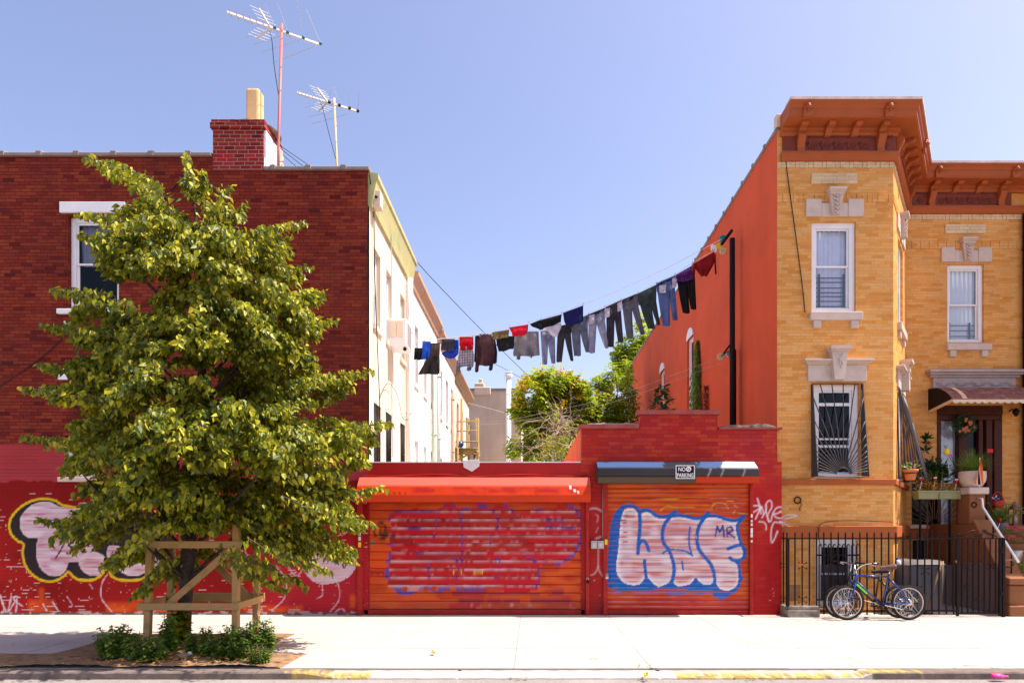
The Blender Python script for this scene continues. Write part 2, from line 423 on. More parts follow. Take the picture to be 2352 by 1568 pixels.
M('pot_white', (.68, .52, .42), .7, var=.1, vscale=25)
M('trough_green', (.30, .31, .155), .6, var=.1)
M('pale_green', (.46, .52, .42), .7, var=.1)
M('tan_pipe', (.44, .27, .19), .7, var=.2)
M('bin_lid', (.13, .11, .105), .6, var=.15, vscale=4)
M('bin_grey', (.20, .20, .225), .5, var=.1, vscale=4)
M('galvanised', (.50, .49, .49), .4, metal=.5, var=.15, vscale=12)
M('chrome', (.75, .72, .70), .2, metal=1., var=.05)
M('alu', (.80, .78, .76), .35, metal=.6, var=.08, vscale=10)
M('antenna_pole', (.45, .16, .14), .5, var=.2, vscale=8, stain=((.3, .1, .07), .6, 8))
M('antenna_white', (.80, .76, .72), .5, var=.1)
M('pole_tan', (.66, .48, .26), .6, var=.15)
M('teal_plastic', (.02, .22, .25), .5)
M('flue_clay', (.74, .47, .23), .8, var=.08, vscale=4)
M('canvas_wrap', (.50, .42, .36), .95, var=.2, vscale=8, bstr=.8, bscale=14)
M('rubber', (.028, .024, .023), .8, var=.3, vscale=20)
M('rim_metal', (.62, .50, .42), .35, metal=.6, var=.1)
M('bike_blue', (.010, .045, .19), .25, var=.1, spec=.6)
M('bike_black', (.015, .014, .018), .3, var=.1, spec=.6)
M('bike_green', (.22, .75, .03), .5, var=.3, vscale=40)
M('saddle_brown', (.13, .060, .048), .5, var=.15, vscale=8)
M('saddle_black', (.012, .010, .010), .5)
M('red_plastic', (.55, .03, .03), .4); M('yellow_plastic', (.75, .55, .02), .5); M('white_plastic', (.8, .79, .77), .45, var=.05)
M('blue_plastic', (.02, .05, .38), .4); M('pink_plastic', (.7, .08, .28), .3); M('orange_tape', (.75, .16, .02), .6)
M('cable_black', (.02, .018, .02), .7); M('cable_light', (.50, .44, .38), .7)
M('line_white', (.82, .80, .78), .7)
M('sign_black', (.014, .013, .015), .4); M('sign_white', (.80, .76, .75), .5, var=.06)
M('plaque', (.70, .66, .64), .5, var=.08, vscale=6)
M('grey_box', (.42, .39, .36), .5, var=.12, vscale=12)
M('stone_dirty', (.20, .165, .13), .9, var=.4, vscale=7, bstr=.8, bscale=25, stain=((.45, .40, .36), .7, 6))
M('broom_wood', (.30, .19, .09), .7, var=.2)
M('roof_silver_bounce', (.58, .56, .54), .8, var=.1)  # unseen garage roofs, made pale to bounce sunlight onto the orange wall
M('roof_tar', (.08, .08, .085), .9, var=.2)
glass('pane_glass', (.90, .92, .96), .10, .5); glass('dark_glass', (.45, .47, .52), .015, .25); glass('bright_glass', (.6, .62, .66), .22)
leafmat('linden_leaf', [(0, (.030, .060, .004)), (.4, (.115, .145, .008)), (.72, (.30, .30, .014)), (.93, (.48, .42, .022)), (1, (.52, .44, .02))], .26, (.60, .58, .02), .46)
leafmat('weed_leaf', [(0, (.04, .09, .012)), (.6, (.11, .19, .025)), (1, (.24, .31, .05))], .35, (.3, .5, .05))
leafmat('garden_leaf', [(0, (.07, .12, .008)), (.45, (.20, .30, .015)), (.85, (.36, .43, .02)), (1, (.48, .47, .03))], .5, (.5, .6, .04))
leafmat('blossom', [(0, (.60, .42, .01)), (1, (.80, .58, .03))], .3, (.8, .6, .05))
leafmat('creeper_leaf', [(0, (.06, .12, .012)), (.6, (.13, .22, .02)), (1, (.24, .31, .03))], .35, (.4, .6, .05))
leafmat('dark_leaf', [(0, (.012, .030, .010)), (1, (.035, .07, .018))], .2, (.1, .25, .03))
leafmat('red_leaf', [(0, (.12, .018, .012)), (1, (.25, .05, .02))], .25, (.5, .1, .03))
leafmat('dry_leaf', [(0, (.30, .13, .03)), (.5, (.48, .24, .05)), (1, (.58, .38, .10))], .2, (.6, .3, .05))
leafmat('flower_red', [(0, (.55, .02, .03)), (.5, (.65, .04, .10)), (1, (.72, .12, .22))], .2, (.7, .1, .1))
leafmat('flower_orange', [(0, (.5, .05, .02)), (.5, (.6, .16, .04)), (1, (.7, .40, .25))], .2, (.7, .3, .1))
leafmat('coleus', [(0, (.10, .14, .02)), (.4, (.42, .30, .03)), (.75, (.50, .12, .02)), (1, (.30, .02, .02))], .25, (.6, .4, .05))
# ------------------------------------------------------------ camera, sun, sky
cam = bpy.data.cameras.new('camera'); co_ = bpy.data.objects.new('camera', cam); COL.objects.link(co_)
co_.location = (0, 0, EYE); co_.rotation_euler = (R(90), 0, 0)
cam.sensor_width = 36; cam.lens = F / 2352 * 36
cam.shift_x = (1176 - CX) / 2352; cam.shift_y = (CY - 784) / 2352
cam.clip_start = .05; cam.clip_end = 3000
SC.camera = co_
SUN_V = Vector((.57, -.025, 1.)).normalized()
sd = bpy.data.lights.new('sun', 'SUN'); sd.energy = 4.5; sd.angle = R(.53); sd.color = (1, .93, .82)
so = bpy.data.objects.new('sun', sd); COL.objects.link(so); so.rotation_euler = SUN_V.to_track_quat('Z', 'Y').to_euler(); so.location = (8, -2, 20)
w = bpy.data.worlds.new('World'); SC.world = w; w.use_nodes = True
nt = w.node_tree; nt.nodes.clear()
sky = nt.nodes.new('ShaderNodeTexSky'); sky.sky_type = 'NISHITA'; sky.sun_disc = False
sky.sun_elevation = math.asin(SUN_V.z); sky.sun_rotation = math.atan2(SUN_V.x, SUN_V.y); sky.altitude = 30; sky.air_density = 1.0; sky.dust_density = 2.1; sky.ozone_density = 1.0
bg = nt.nodes.new('ShaderNodeBackground'); bg.inputs[1].default_value = .125
wo = nt.nodes.new('ShaderNodeOutputWorld')
hz = mixc(nt, 1., sky.outputs[0], (1.08, .935, .985), 'MULTIPLY')
nt.links.new(hz, bg.inputs[0]); nt.links.new(bg.outputs[0], wo.inputs[0])
SC.view_settings.view_transform = 'Standard'; SC.view_settings.look = 'None'; SC.view_settings.exposure = 1.08; SC.view_settings.gamma = 1
SC.cycles.max_bounces = 8; SC.cycles.diffuse_bounces = 4; SC.cycles.transparent_max_bounces = 16; SC.cycles.caustics_reflective = False; SC.cycles.caustics_refractive = False
SC.cycles.use_denoising = True; SC.cycles.sample_clamp_indirect = 8
# ------------------------------------------------------------ ground
mb = MB(); mb.quad((-400, -400, -.09), (400, -400, -.09), (400, 600, -.09), (-400, 600, -.09)); struct(mb.build('street', 'asphalt'))
mb = MB()
xs = [-.23 + 1.667 * k for k in range(-8, 11)]
ys = [7.95, 9.22, 11.05, 12.72]
mb.quad((-13, 7.95, -.02), (17, 7.95, -.02), (17, 12.75, -.02), (-13, 12.75, -.02))
for i in range(len(xs) - 1):
    for j in range(3):
        dz = RNG.uniform(-.002, .002); g = .0025
        x0, x1, y0, y1 = xs[i] + g, xs[i + 1] - g, ys[j] + g, ys[j + 1] - g
        t = [(x0, y0, dz), (x1, y0, dz + RNG.uniform(-.001, .001)), (x1, y1, dz), (x0, y1, dz)]
        mb.poly(t)
        for k in range(4):
            a, b = t[k], t[(k + 1) % 4]; mb.quad((a[0], a[1], -.018), (b[0], b[1], -.018), b, a)
struct(mb.build('sidewalk', 'concrete'))
mb = MB(); mb.quad((-40, 12.76, -.004), (60, 12.76, -.004), (60, 90, -.004), (-40, 90, -.004)); struct(mb.build('back_yard_ground', 'yard_slab'))
# kerb: worn stone, dropped along the garage doors and daubed yellow there
mb = MB(); cols = []
prof0 = [(7.96, -.005), (7.80, 0), (7.765, -.004), (7.75, -.02), (7.745, -.13)]
rows = []
xk = np.arange(-9.2, 9.6, .03)
nzv = lambda x, s, o: noise.noise(Vector((x * s, o, 0)))
for x in xk:
    px = CX + x * F / 7.8
    dip = np.clip((px - 690) / 90, 0, 1) * np.clip((2010 - px) / 50, 0, 1); dip = dip * dip * (3 - 2 * dip)
    seam = .012 if abs((x + 3.3) % 2.4) < .02 else 0
    r = []
    for k, (y, z) in enumerate(prof0):
        zz = z - (dip * (.055 if k < 4 else 0)) * (0.35 if k == 0 else 1) + nzv(x, 6, k) * .004 - seam
        r.append(mb.pt((x, y + nzv(x, 5, k + 9) * .006, zz)))
        wear = nzv(x, 7, k * 3.) * .6 + nzv(x, 25, k * 5.) * .5
        on = (1555 < px < 2115 or 655 < px < 850) and k in (1, 2, 3)
        a = float(np.clip((wear + .18) * 1.6, 0, .62)) if on else 0.
        if 1905 < px < 2110 and k > 2: a = 0.
        if 760 < px < 2000 and a == 0: cols.append((.55, .51, .46, .75))
        else: cols.append((.72, .50, .06, a))
    rows.append(r)
for a, b in zip(rows, rows[1:]):
    for k in range(len(prof0) - 1): mb.face((a[k], a[k + 1], b[k + 1], b[k]))
struct(mb.build('kerb', 'curb_stone', paint=cols))
# tree pit soil
mb = MB(); nx, ny = 110, 50; gid = {}
x0, x1, y0, y1 = -8.3, -3.02, 7.93, 10.5
for i in range(nx + 1):
    for j in range(ny + 1):
        x = x0 + (x1 - x0) * i / nx; y = y0 + (y1 - y0) * j / ny
        front = min(x1 - .0 - x + (y - 8) * -.0, 8.82 - y)
        pit = min(-3.75 - x, x + 6.45, 10.4 - y)
        e = max(min(front, x + 7.9), pit)
        h = min(1, max(0, e / .25)); h = h * (.03 + .035 * noise.noise(Vector((x * 2.2, y * 2.2, 0))) + .018 * noise.noise(Vector((x * 9, y * 9, 3))) + .012 * noise.noise(Vector((x * 25, y * 25, 3)))) + .006
        gid[i, j] = (mb.pt((x, y, h if e > 0 else -.03)), e)
for i in range(nx):
    for j in range(ny):
        q = [gid[i, j], gid[i + 1, j], gid[i + 1, j + 1], gid[i, j + 1]]
        if all(k[1] <= 0 for k in q): continue
        mb.face([k[0] for k in q], True)
soil = struct(mb.build('tree_pit_soil', 'soil'))

# ------------------------------------------------------------ sash windows
def sash(T, u0, u1, z0, z1, parent, set_back=.10, fw=.07, glassm='pane_glass', meet=.5, curtain=None, fmat='white_paint', lower_shade=None, open_low=0.):
    """frame (part) with its pane and curtain as sub-parts"""
    o0 = -set_back
    m = MB(T)
    def bar(a, b, c, d, oo, dep): m.box(a, b, oo - dep, oo, c, d)
    bar(u0, u0 + fw, z0, z1, o0, .09); bar(u1 - fw, u1, z0, z1, o0, .09); bar(u0 + fw, u1 - fw, z1 - fw, z1, o0, .09); bar(u0 + fw, u1 - fw, z0, z0 + fw * .8, o0, .09)
    a, b, c, d = u0 + fw, u1 - fw, z0 + fw * .8, z1 - fw
    zm = c + (d - c) * meet; s = .036
    for (p, q, oo) in ((zm - .02, d, o0 - .035), (c, zm + .02, o0 - .062)):
        bar(a, a + s, p, q, oo, .027); bar(b - s, b, p, q, oo, .027); bar(a + s, b - s, q - s, q, oo, .027); bar(a + s, b - s, p, p + s, oo, .027)
    f = m.build('window', fmat, parent, bevel=.004)
    g = MB(T)
    g.quad((a + s, o0 - .048, zm), (b - s, o0 - .048, zm), (b - s, o0 - .048, d - s), (a + s, o0 - .048, d - s))
    g.quad((a + s, o0 - .075, c + s), (b - s, o0 - .075, c + s), (b - s, o0 - .075, zm), (a + s, o0 - .075, zm))
    g.build('pane', glassm, f)
    if curtain:
        mat, clo, chi, amp = curtain
        k = MB(T); n = 60; zlo, zhi = c + (d - c) * clo, c + (d - c) * chi
        us = np.linspace(a, b, n); prev = None
        for u in us:
            o = o0 - .16 + amp * (math.sin(u * 62) + .5 * math.sin(u * 143 + 1))
            r = [k.pt((u, o + .01 * math.sin(z * 9), z)) for z in np.linspace(zlo, zhi, 5)]
            if prev:
                for j in range(4): k.face((prev[j], r[j], r[j + 1], prev[j + 1]), True)
            prev = r
        k.build('curtain', mat, f)
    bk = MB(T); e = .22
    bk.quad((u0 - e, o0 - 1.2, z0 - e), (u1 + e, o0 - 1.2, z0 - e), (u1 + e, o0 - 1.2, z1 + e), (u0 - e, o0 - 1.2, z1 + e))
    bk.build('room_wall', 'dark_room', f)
    return f
def wpx(x0, x1, y0, y1, D): return (PX(x0, D), PX(x1, D), PZ(y1, D), PZ(y0, D))

# ------------------------------------------------------------ red brick house at the left
T = FRONT(FY)
red = thing('brick_house', 'dark red brick house with a tall chimney and graffiti along its red painted base', 'house', (-7, FY, 0))
zt1, zt2 = PZ(360, FY), PZ(392, FY)          # wall tops under the coping, left and right of the chimney
xw1 = PX(845, FY); xs1 = PX(607, FY); XL = -12.5
h1 = wpx(157, 273, 497, 712, FY); h2 = wpx(150, 268, 875, 1095, FY)
zb = PZ(1000, FY)
m = MB(T); wall(m, XL, xw1, zb, zt2, [h1], .17); 
wall(m, XL, xs1, zt2, zt1)
h2a = (h2[0], h2[1], h2[2], h2[3])
# lower wall as a fine sheet so that the paint on it has clean edges
wall(m, XL, PX(-20, FY), 0, zb); m.quad((XL, -8, 0), (XL, 0, 0), (XL, 0, zt1), (XL, -8, zt1))
n_up = len(m.v)
us = sorted(set(np.arange(PX(-20, FY), xw1, .0165).tolist() + [h2[0], h2[1], xw1]))
zz = sorted(set(np.arange(0, zb, .0165).tolist() + [h2[2], zb]))
idx = {}
def gi(i, j):
    if (i, j) not in idx: idx[i, j] = m.pt((us[i], 0, zz[j]))
    return idx[i, j]
for i in range(len(us) - 1):
    for j in range(len(zz) - 1):
        if h2[0] < (us[i] + us[i + 1]) / 2 < h2[1] and (zz[j] + zz[j + 1]) / 2 > h2[2]: continue
        m.face((gi(i, j), gi(i + 1, j), gi(i + 1, j + 1), gi(i, j + 1)))
m.quad((h2[0], 0, h2[2]), (h2[0], -.17, h2[2]), (h2[0], -.17, zb), (h2[0], 0, zb)); m.quad((h2[1], 0, zb), (h2[1], -.17, zb), (h2[1], -.17, h2[2]), (h2[1], 0, h2[2]))
m.quad((h2[0], -.17, h2[2]), (h2[0], 0, h2[2]), (h2[1], 0, h2[2]), (h2[1], -.17, h2[2]))
# the paint
cv = Canvas(-20, 850, 990, 1415, 1.5); X, Y = cv.X, cv.Y
nzA, nzB, nzC = cv.nz(30, 18, 1), cv.nz(9, 5, 2), cv.nz(70, 40, 3)
edge = 1020 + (nzA - .5) * 5
mort = ((Y / 7.65 + .15 * nzA) % 1 < .15).astype(float)
cv.lay(np.clip((Y - edge) / 2, 0, 1) * (1 - .45 * mort), (.37, .038, .042))
cv.lay(np.clip((Y - 1020) / 2, 0, 1) * np.clip(nzC - .3, 0, 1) * .5, (.42, .045, .07))
e2 = 1104 + (nzA - .5) * 9 - 5 * (nzB - .5)
cv.lay(np.clip((Y - e2) / 3, 0, 1), (.23, .006, .006))
cv.lay(np.clip((Y - 1160) / 60, 0, 1) * np.clip(nzC * 1.4 - .2, 0, 1) * .8, (.38, .013, .010))
cv.lay(np.clip((X - 560) / 80, 0, 1) * np.clip((Y - 1235) / 30, 0, 1) * .7, (.46, .022, .04))
for (ax, bx, ay, by, c) in ((60, 130, 1372, 1410, (.62, .07, .01)), (240, 420, 1378, 1410, (.66, .09, .01)), (300, 345, 1352, 1385, (.66, .10, .01)), (545, 700, 1385, 1410, (.62, .07, .012)), (85, 105, 1345, 1392, (.6, .07, .01)), (0, 60, 1385, 1410, (.42, .015, .02)), (800, 822, 1360, 1400, (.6, .08, .015))):
    cv.lay(cv.rect(ax, bx, ay, by, 9) * np.clip(nzA * 1.3 + .15, 0, 1), c)
# bare white specks in the joints, low on the wall
mortx = (((X / 24 + .5 * (np.floor(Y / 7.65) % 2)) % 1) < .06)
jt = np.maximum(mort * (cv.nz(13, 5, 12) > .66), mortx * (nzB > .8)) * (cv.nz(60, 30, 44) > .40) * (Y > 1130)
cv.lay(jt * .6, (.74, .62, .60))
cv.lay(((cv.nz(2, 2, 8) > .95) & (Y > 1330)) * .4, (.75, .55, .5))
def zp(pts): return [(x * .1979, 1110.1 + y * .1979) for x, y in pts]
outl = smooth(zp([(745, 255), (640, 195), (520, 178), (400, 190), (280, 245), (185, 320), (125, 410), (105, 500), (135, 590), (200, 660), (270, 700), (262, 800), (285, 920), (350, 1030), (460, 1110), (570, 1135), (660, 1120), (740, 1070), (795, 1025), (860, 1085), (930, 1115), (1060, 1118), (1160, 1075), (1240, 985), (1300, 1075), (1400, 1115), (1540, 1122), (1640, 1105), (1740, 1060), (1850, 1000), (1920, 900), (1990, 760), (2000, 560), (1900, 380), (1700, 300), (1400, 250), (1050, 290)]), 5, True)
ins = cv.inside(outl)
cv.lay(ins * 1., (.030, .020, .022))
def blob(pts, streak_seed):
    pp = smooth(zp(pts), 5, True); mk = cv.inside(pp) * 1.
    cv.lay(mk, (.60, .42, .46))
    st = cv.nz(38, 3.2, streak_seed); st2 = cv.nz(16, 6, streak_seed + 1)
    cv.lay(mk * np.clip((st - .50) * 3, 0, .85) * np.clip(st2 * 1.5, 0, 1), (.46, .14, .19))
    cv.lay(mk * np.clip((cv.nz(50, 5, streak_seed + 2) - .62) * 3, 0, .7), (.74, .62, .66))
    cv.lay(np.clip(cv.stroke(pp, 1.2, 1.5, True), 0, 1) * .8, (.72, .62, .66))
blob([(700, 270), (600, 225), (490, 218), (380, 245), (290, 320), (240, 400), (235, 490), (265, 570), (330, 620), (440, 635), (425, 720), (425, 820), (445, 920), (490, 1000), (560, 1055), (650, 1072), (730, 1040), (775, 970), (800, 905), (900, 905), (980, 860), (1100, 700), (1150, 500), (1000, 300)], 21)
blob([(925, 905), (940, 980), (1000, 1040), (1090, 1068), (1170, 1045), (1215, 980), (1225, 900), (1180, 820), (1050, 800)], 31)
blob([(1270, 930), (1360, 930), (1430, 890), (1460, 830), (1400, 740), (1280, 720), (1240, 800)], 35)
blob([(1370, 935), (1400, 1010), (1470, 1055), (1560, 1066), (1640, 1050), (1740, 1000), (1830, 930), (1860, 840), (1850, 700), (1600, 700), (1480, 830)], 41)
cv.lay(cv.stroke(zp(smooth([(800, 480), (790, 560), (760, 650), (700, 780), (645, 865)])), 3.2, 1.2), (.03, .02, .022))
yel = cv.stroke(outl, 5.6, 1.2, True)
cv.lay(yel * .96, (.70, .44, .012))
white = (.72, .62, .66)
for pts, wd in (([(1240, 1055), (1190, 1140), (1170, 1250), (1185, 1340), (1240, 1420), (1315, 1500)], 2.4), ([(1475, 880), (1435, 940), (1460, 1035)], 2), ([(0, 1310), (45, 1450), (5, 1500)], 3), ([(0, 1290), (80, 1490), (130, 1310), (100, 1480), (195, 1340), (180, 1500)], 3), ([(230, 1320), (170, 1310), (165, 1350), (260, 1420)], 3), ([(780, 1310), (840, 1410), (800, 1430)], 1.6), ([(500, 1400), (540, 1470)], 3), ([(610, 1370), (680, 1480)], 3), ([(1035, 1160), (1075, 1215)], 1.4)):
    cv.lay(cv.stroke(zp(smooth(pts)), wd, 2.) * .75, white)
# pale throw-up right of the tree, mostly in white outline
def zq(pts): return [(x * .4214 * .9408 + 0, (1000 + y * .4254) * .9408) for x, y in pts]
def z2(pts): return [(x * .40025, 940.8 + y * .40025) for x, y in pts]
blobm = cv.inside(smooth(z2([(1740, 900), (1800, 830), (1900, 800), (2050, 800), (2050, 880), (2000, 960), (1900, 995), (1800, 985)]), 5, True)) * 1.
cv.lay(blobm * np.clip(.45 + cv.nz(36, 3, 77), 0, .9), (.68, .52, .60))
for pts in ([(1230, 800), (1300, 850), (1340, 930), (1400, 960), (1460, 920), (1420, 830), (1370, 800)], [(1560, 940), (1620, 955), (1700, 930)], [(1585, 895), (1640, 980), (1630, 1080), (1560, 1150)], [(1880, 920), (1940, 1000), (1945, 1090), (1890, 1160)], [(1625, 850), (1700, 950), (1760, 870)], [(1150, 1060), (1175, 1090)], [(1850, 1000), (1850, 1060), (1820, 1080)], [(1990, 660), (1990, 700), (1940, 720)], [(1920, 1160), (1960, 1140), (1985, 1165)]):
    cv.lay(cv.stroke(smooth(z2(pts)), 2.2, 2.5) * .7, white)
# bare base course
cv.lay(np.clip((Y - 1403 - 4 * nzB) / 2, 0, 1) * .9, (.12, .09, .085))
cv.lay((nzB > .6) * (Y > 1401) * .6, (.55, .5, .48))
pc = verts_paint(m, cv, FY); pc[:n_up, 3] = 0
wl = m.build('wall', 'red_brick', red, paint=pc)
m = MB(); m.box(XL, xw1 - .02, FY + .02, FY + .16, zb + .1, zt2 - .2); 
m = MB(); zr = zt2 - .35; m.box(XL, XR - .02, FY + .25, 17.05, zr - .15, zr); m.build('roof', 'roof_tar', red)
m = MB(); m.quad((XL, FY + .24, zt1), (xs1, FY + .24, zt1), (xs1, FY + .24, zr), (XL, FY + .24, zr)); m.quad((xs1, FY + .24, zt2), (xw1, FY + .24, zt2), (xw1, FY + .24, zr), (xs1, FY + .24, zr)); m.quad((xs1, FY, zt2), (xs1, FY + .24, zt2), (xs1, FY + .24, zt1), (xs1, FY, zt1))
m.build('parapet_back', 'white_stucco', red)
# coping tiles with roll joints
def coping(parent, x0, x1, z, step, mat='coping', y0=FY):
    m = MB()
    m.extr([(x0, y0 - .05, z), (x0, y0 - .05, z + .06), (x0, y0 + .1, z + .10), (x0, y0 + .29, z + .06), (x0, y0 + .29, z)], (x1 - x0, 0, 0))
    x = x0 + .12
    while x < x1 - .05:
        m.extr([(x, y0 - .062, z - .004), (x, y0 - .066, z + .085), (x, y0 + .1, z + .135), (x, y0 + .30, z + .085), (x, y0 + .30, z - .004)], (.11, 0, 0)); x += step
    return m.build('coping', mat, parent, bevel=.008)
coping(red, XL, PX(487, FY), zt1, .715); coping(red, PX(607, FY), xw1 + .03, zt2, .68)
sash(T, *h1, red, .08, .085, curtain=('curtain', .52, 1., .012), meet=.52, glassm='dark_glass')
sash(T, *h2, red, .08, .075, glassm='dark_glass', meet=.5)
for (a, b, c, d, nm, pr) in ((140, 290, 466, 490, 'lintel', .05), (135, 288, 711, 722, 'sill', .07), (135, 285, 848, 872, 'lintel', .05)):
    MB(T).box(PX(a, FY), PX(b, FY), -.1, pr, PZ(d, FY), PZ(c, FY)).build(nm, 'white_paint', red, bevel=.006)
MB(T).box(PX(137, FY), PX(285, FY), -.1, .07, PZ(1106, FY), PZ(1096, FY)).build('sill', 'stone', red, bevel=.006)
# chimney
cx0, cx1 = PX(487, FY), PX(608, FY); zc = PZ(276, FY)
m = MB(); m.box(cx0 + .02, cx1 - .02, FY - .015, FY + .85, zt1 - .03, PZ(297, FY)); m.box(cx0 - .02, cx1 + .02, FY - .05, FY + .88, PZ(297, FY), PZ(284, FY)); m.box(cx0 - .005, cx1 + .005, FY - .03, FY + .87, PZ(284, FY), zc)
m.box(cx0 + .02, cx1 - .02, FY - .016, FY + .2, zt2, zt1 - .03)
ch = m.build('chimney', 'chimney_brick', red, bevel=.006)
m = MB(); nn = 8
m.box(cx1 - .02, cx1 + .018, FY + .02, FY + .86, zt2 + .02, PZ(298, FY)); m.build('side_render', 'white_stucco', ch)
m = MB(); m.lathe((PX(585, FY + .4), FY + .42, zc - .02), [(.5, 0), (.40, .05), (.26, .10), (.2, .11)], 14); m.build('mortar_cap', 'grey_render', ch)
fx = PX(585, FY + .4); zf = PZ(210, FY + .4)
m = MB(); m.box(fx - .135, fx + .135, FY + .28, FY + .55, zc + .02, zf); m.build('flue_pot', 'flue_clay', ch, bevel=.05, seg=3)
# drain spout on the corner
# ------------------------------------------------------------ row houses behind, fronts facing the yard
def rowhouse(name, label, y0, y1, ztop, mat, cmat, wins, low=None, ov=.17, glassk='bright_glass', cz=.6):
    T = frame((XR, 0, 0), (0, 1))
    h = thing(name, label, 'house', (XR - 3, (y0 + y1) / 2, 0), 'row houses along the back yard')
    holes = []
    m = MB(T)
    for (a, b, c, d) in wins: holes.append((a, b, c, d))
    wall(m, y0, y1, 0, ztop, holes, .14)
    m.build('wall', mat, h)
    m = MB(); m.box(XR - 8, XR - .02, y0 + .02, y1 - .02, ztop - .3, ztop - .12); m.quad((XR - 8, y0, 0), (XR - 8, y1, 0), (XR - 8, y1, ztop), (XR - 8, y0, ztop)); m.quad((XR - 8, y1 - .01, 0), (XR, y1 - .01, 0), (XR, y1 - .01, ztop), (XR - 8, y1 - .01, ztop))
    m.build('roof', 'roof_tar', h)
    m = MB()
    m.sweep([(XR, y0), (XR, y1)], [(-.05, ztop + .06), (ov, ztop + .03), (ov, ztop - .06), (ov - .03, ztop - .10), (ov * .62, ztop - cz * .45), (.07, ztop - cz * .75), (.05, ztop - cz), (-.05, ztop - cz)]).build('cornice', cmat, h)
    for k, (a, b, c, d) in enumerate(wins):
        sash(T, a, b, c, d, h, .09, .05, glassm=glassk, curtain=('blind', 0, 1, .004) if c > 4 else None)
        MB(T).box(a - .06, b + .06, -.1, .05, c - .09, c).build('sill', mat, h)
    if low:
        for (a, b, c, d) in low:
            m = MB(T)
            for u in np.linspace(a + .02, b - .02, 6): m.tube([(u, .015, c), (u, .015, d)], .011, 5)
            for z in np.linspace(c + .1, d - .03, 4): m.tube([(a, .016, z), (b, .016, z)], .012, 5)
            m.build('window_grille', 'black_iron', h)
    return h
lowc = [(13.0, 13.52, 1.9, 4.15), (14.06, 14.55, 1.9, 4.15), (15.6, 16.08, 1.9, 4.15)]
rowhouse('row_house', 'cream rendered row house nearest the red brick wall, under the green cornice', FY + .06, 16.95, 8.48, 'cream_render', 'green_cornice', [(13.0, 13.58, 5.7, 7.25), (14.12, 14.68, 5.7, 7.25), (15.6, 16.16, 5.7, 7.25)] + lowc, lowc, glassk='bright_glass')
rowhouse('row_house', 'white rendered row house with the orange cornice, second from the red brick wall', 16.97, 21.6, 8.25, 'white_render', 'rust_cornice', [(17.5, 18.05, 5.5, 7.1), (18.95, 19.5, 5.5, 7.1), (20.4, 20.95, 5.5, 7.1), (17.5, 18.05, 2.2, 4.0), (18.95, 19.5, 2.2, 4.0), (20.4, 20.95, 2.2, 4.0)], ov=.20, cz=.36)
rowhouse('row_house', 'pale row house with tan cornice, third from the red brick wall', 21.62, 26.4, 8.1, 'white_render', 'rust_cornice', [(22.2, 22.8, 5.4, 7.0), (23.8, 24.4, 5.4, 7.0), (25.3, 25.9, 5.4, 7.0), (22.2, 22.8, 2.2, 4.0), (23.8, 24.4, 2.2, 4.0)], ov=.22, cz=.36)
rowhouse('row_house', 'cream row house with brown cornice behind the yellow fire escape', 26.42, 32.4, 7.9, 'cream_render', 'brown_cornice', [(27.2, 27.9, 5.2, 6.8), (29, 29.7, 5.2, 6.8), (30.8, 31.5, 5.2, 6.8), (27.2, 27.9, 2.2, 3.9), (29, 29.7, 2.2, 3.9)], ov=.26, cz=.4)
# grey end building across the yard
eb = thing('rendered_building', 'stained grey rendered building closing the far end of the yard', 'building', (0, 36, 0))
x0, x1 = PX(1030, 36), PX(1197, 36); zt = PZ(897, 36)
m = MB(); m.box(x0, x1, 36, 44, 0, zt); m.build('wall', 'grey_render', eb)
m = MB(); m.box(x0 - .05, x1 + .05, 35.93, 36.3, zt, zt + .12); m.build('coping', 'coping', eb)
m = MB(); a, b = PX(1089, 35.9), PX(1127, 35.9); zc2 = PZ(884, 35.9)
m.box(a, b, 35.86, 36.7, zt - .25, zc2 - .1); m.box(a + .02, PX(1112, 35.9), 35.9, 36.6, zc2 - .1, zc2 + .12); m.box(PX(1099, 36), PX(1108, 36), 36.1, 36.4, zc2 + .12, PZ(868, 36)); m.build('chimney', 'grey_render', eb, bevel=.04)
# white flue standing in the yard
D = 33
m = MB(); xx = PX(1168, D); ztp = PZ(868, D)
fl = thing('vent_pipe', 'tall white vent pipe in front of the grey rendered building', 'pipe', (xx, D, 0))
m.lathe((xx, D, 0), [(.125, 0), (.125, ztp)], 14); [m.lathe((xx, D, z), [(.125, 0), (.135, .01), (.135, .05), (.125, .06)], 14) for z in np.arange(1, ztp, 1.2)]
m.build('pipe', 'white_paint', fl)
MB().lathe((xx, D, ztp), [(.13, 0), (.2, .04), (.2, .16), (.16, .17), (.16, .22), (.2, .24), (.17, .3)], 14).build('cap', 'white_paint', fl)
fb = thing('clapboard_building', 'sliver of a white building with blue windows behind the flowering tree', 'building', (PX(1203, 45), 45, 0))
T45 = FRONT(45); m = MB(T45); wall(m, PX(1196, 45), PX(1260, 45), 0, PZ(920, 45), [(PX(1203, 45), PX(1211, 45), 5.5, 8.4)], .1); m.build('wall', 'white_paint', fb)
m = MB(T45); m.quad((PX(1203, 45), -.1, 5.5), (PX(1211, 45), -.1, 5.5), (PX(1211, 45), -.1, 8.4), (PX(1203, 45), -.1, 8.4)); m.build('window', 'bike_blue', fb)
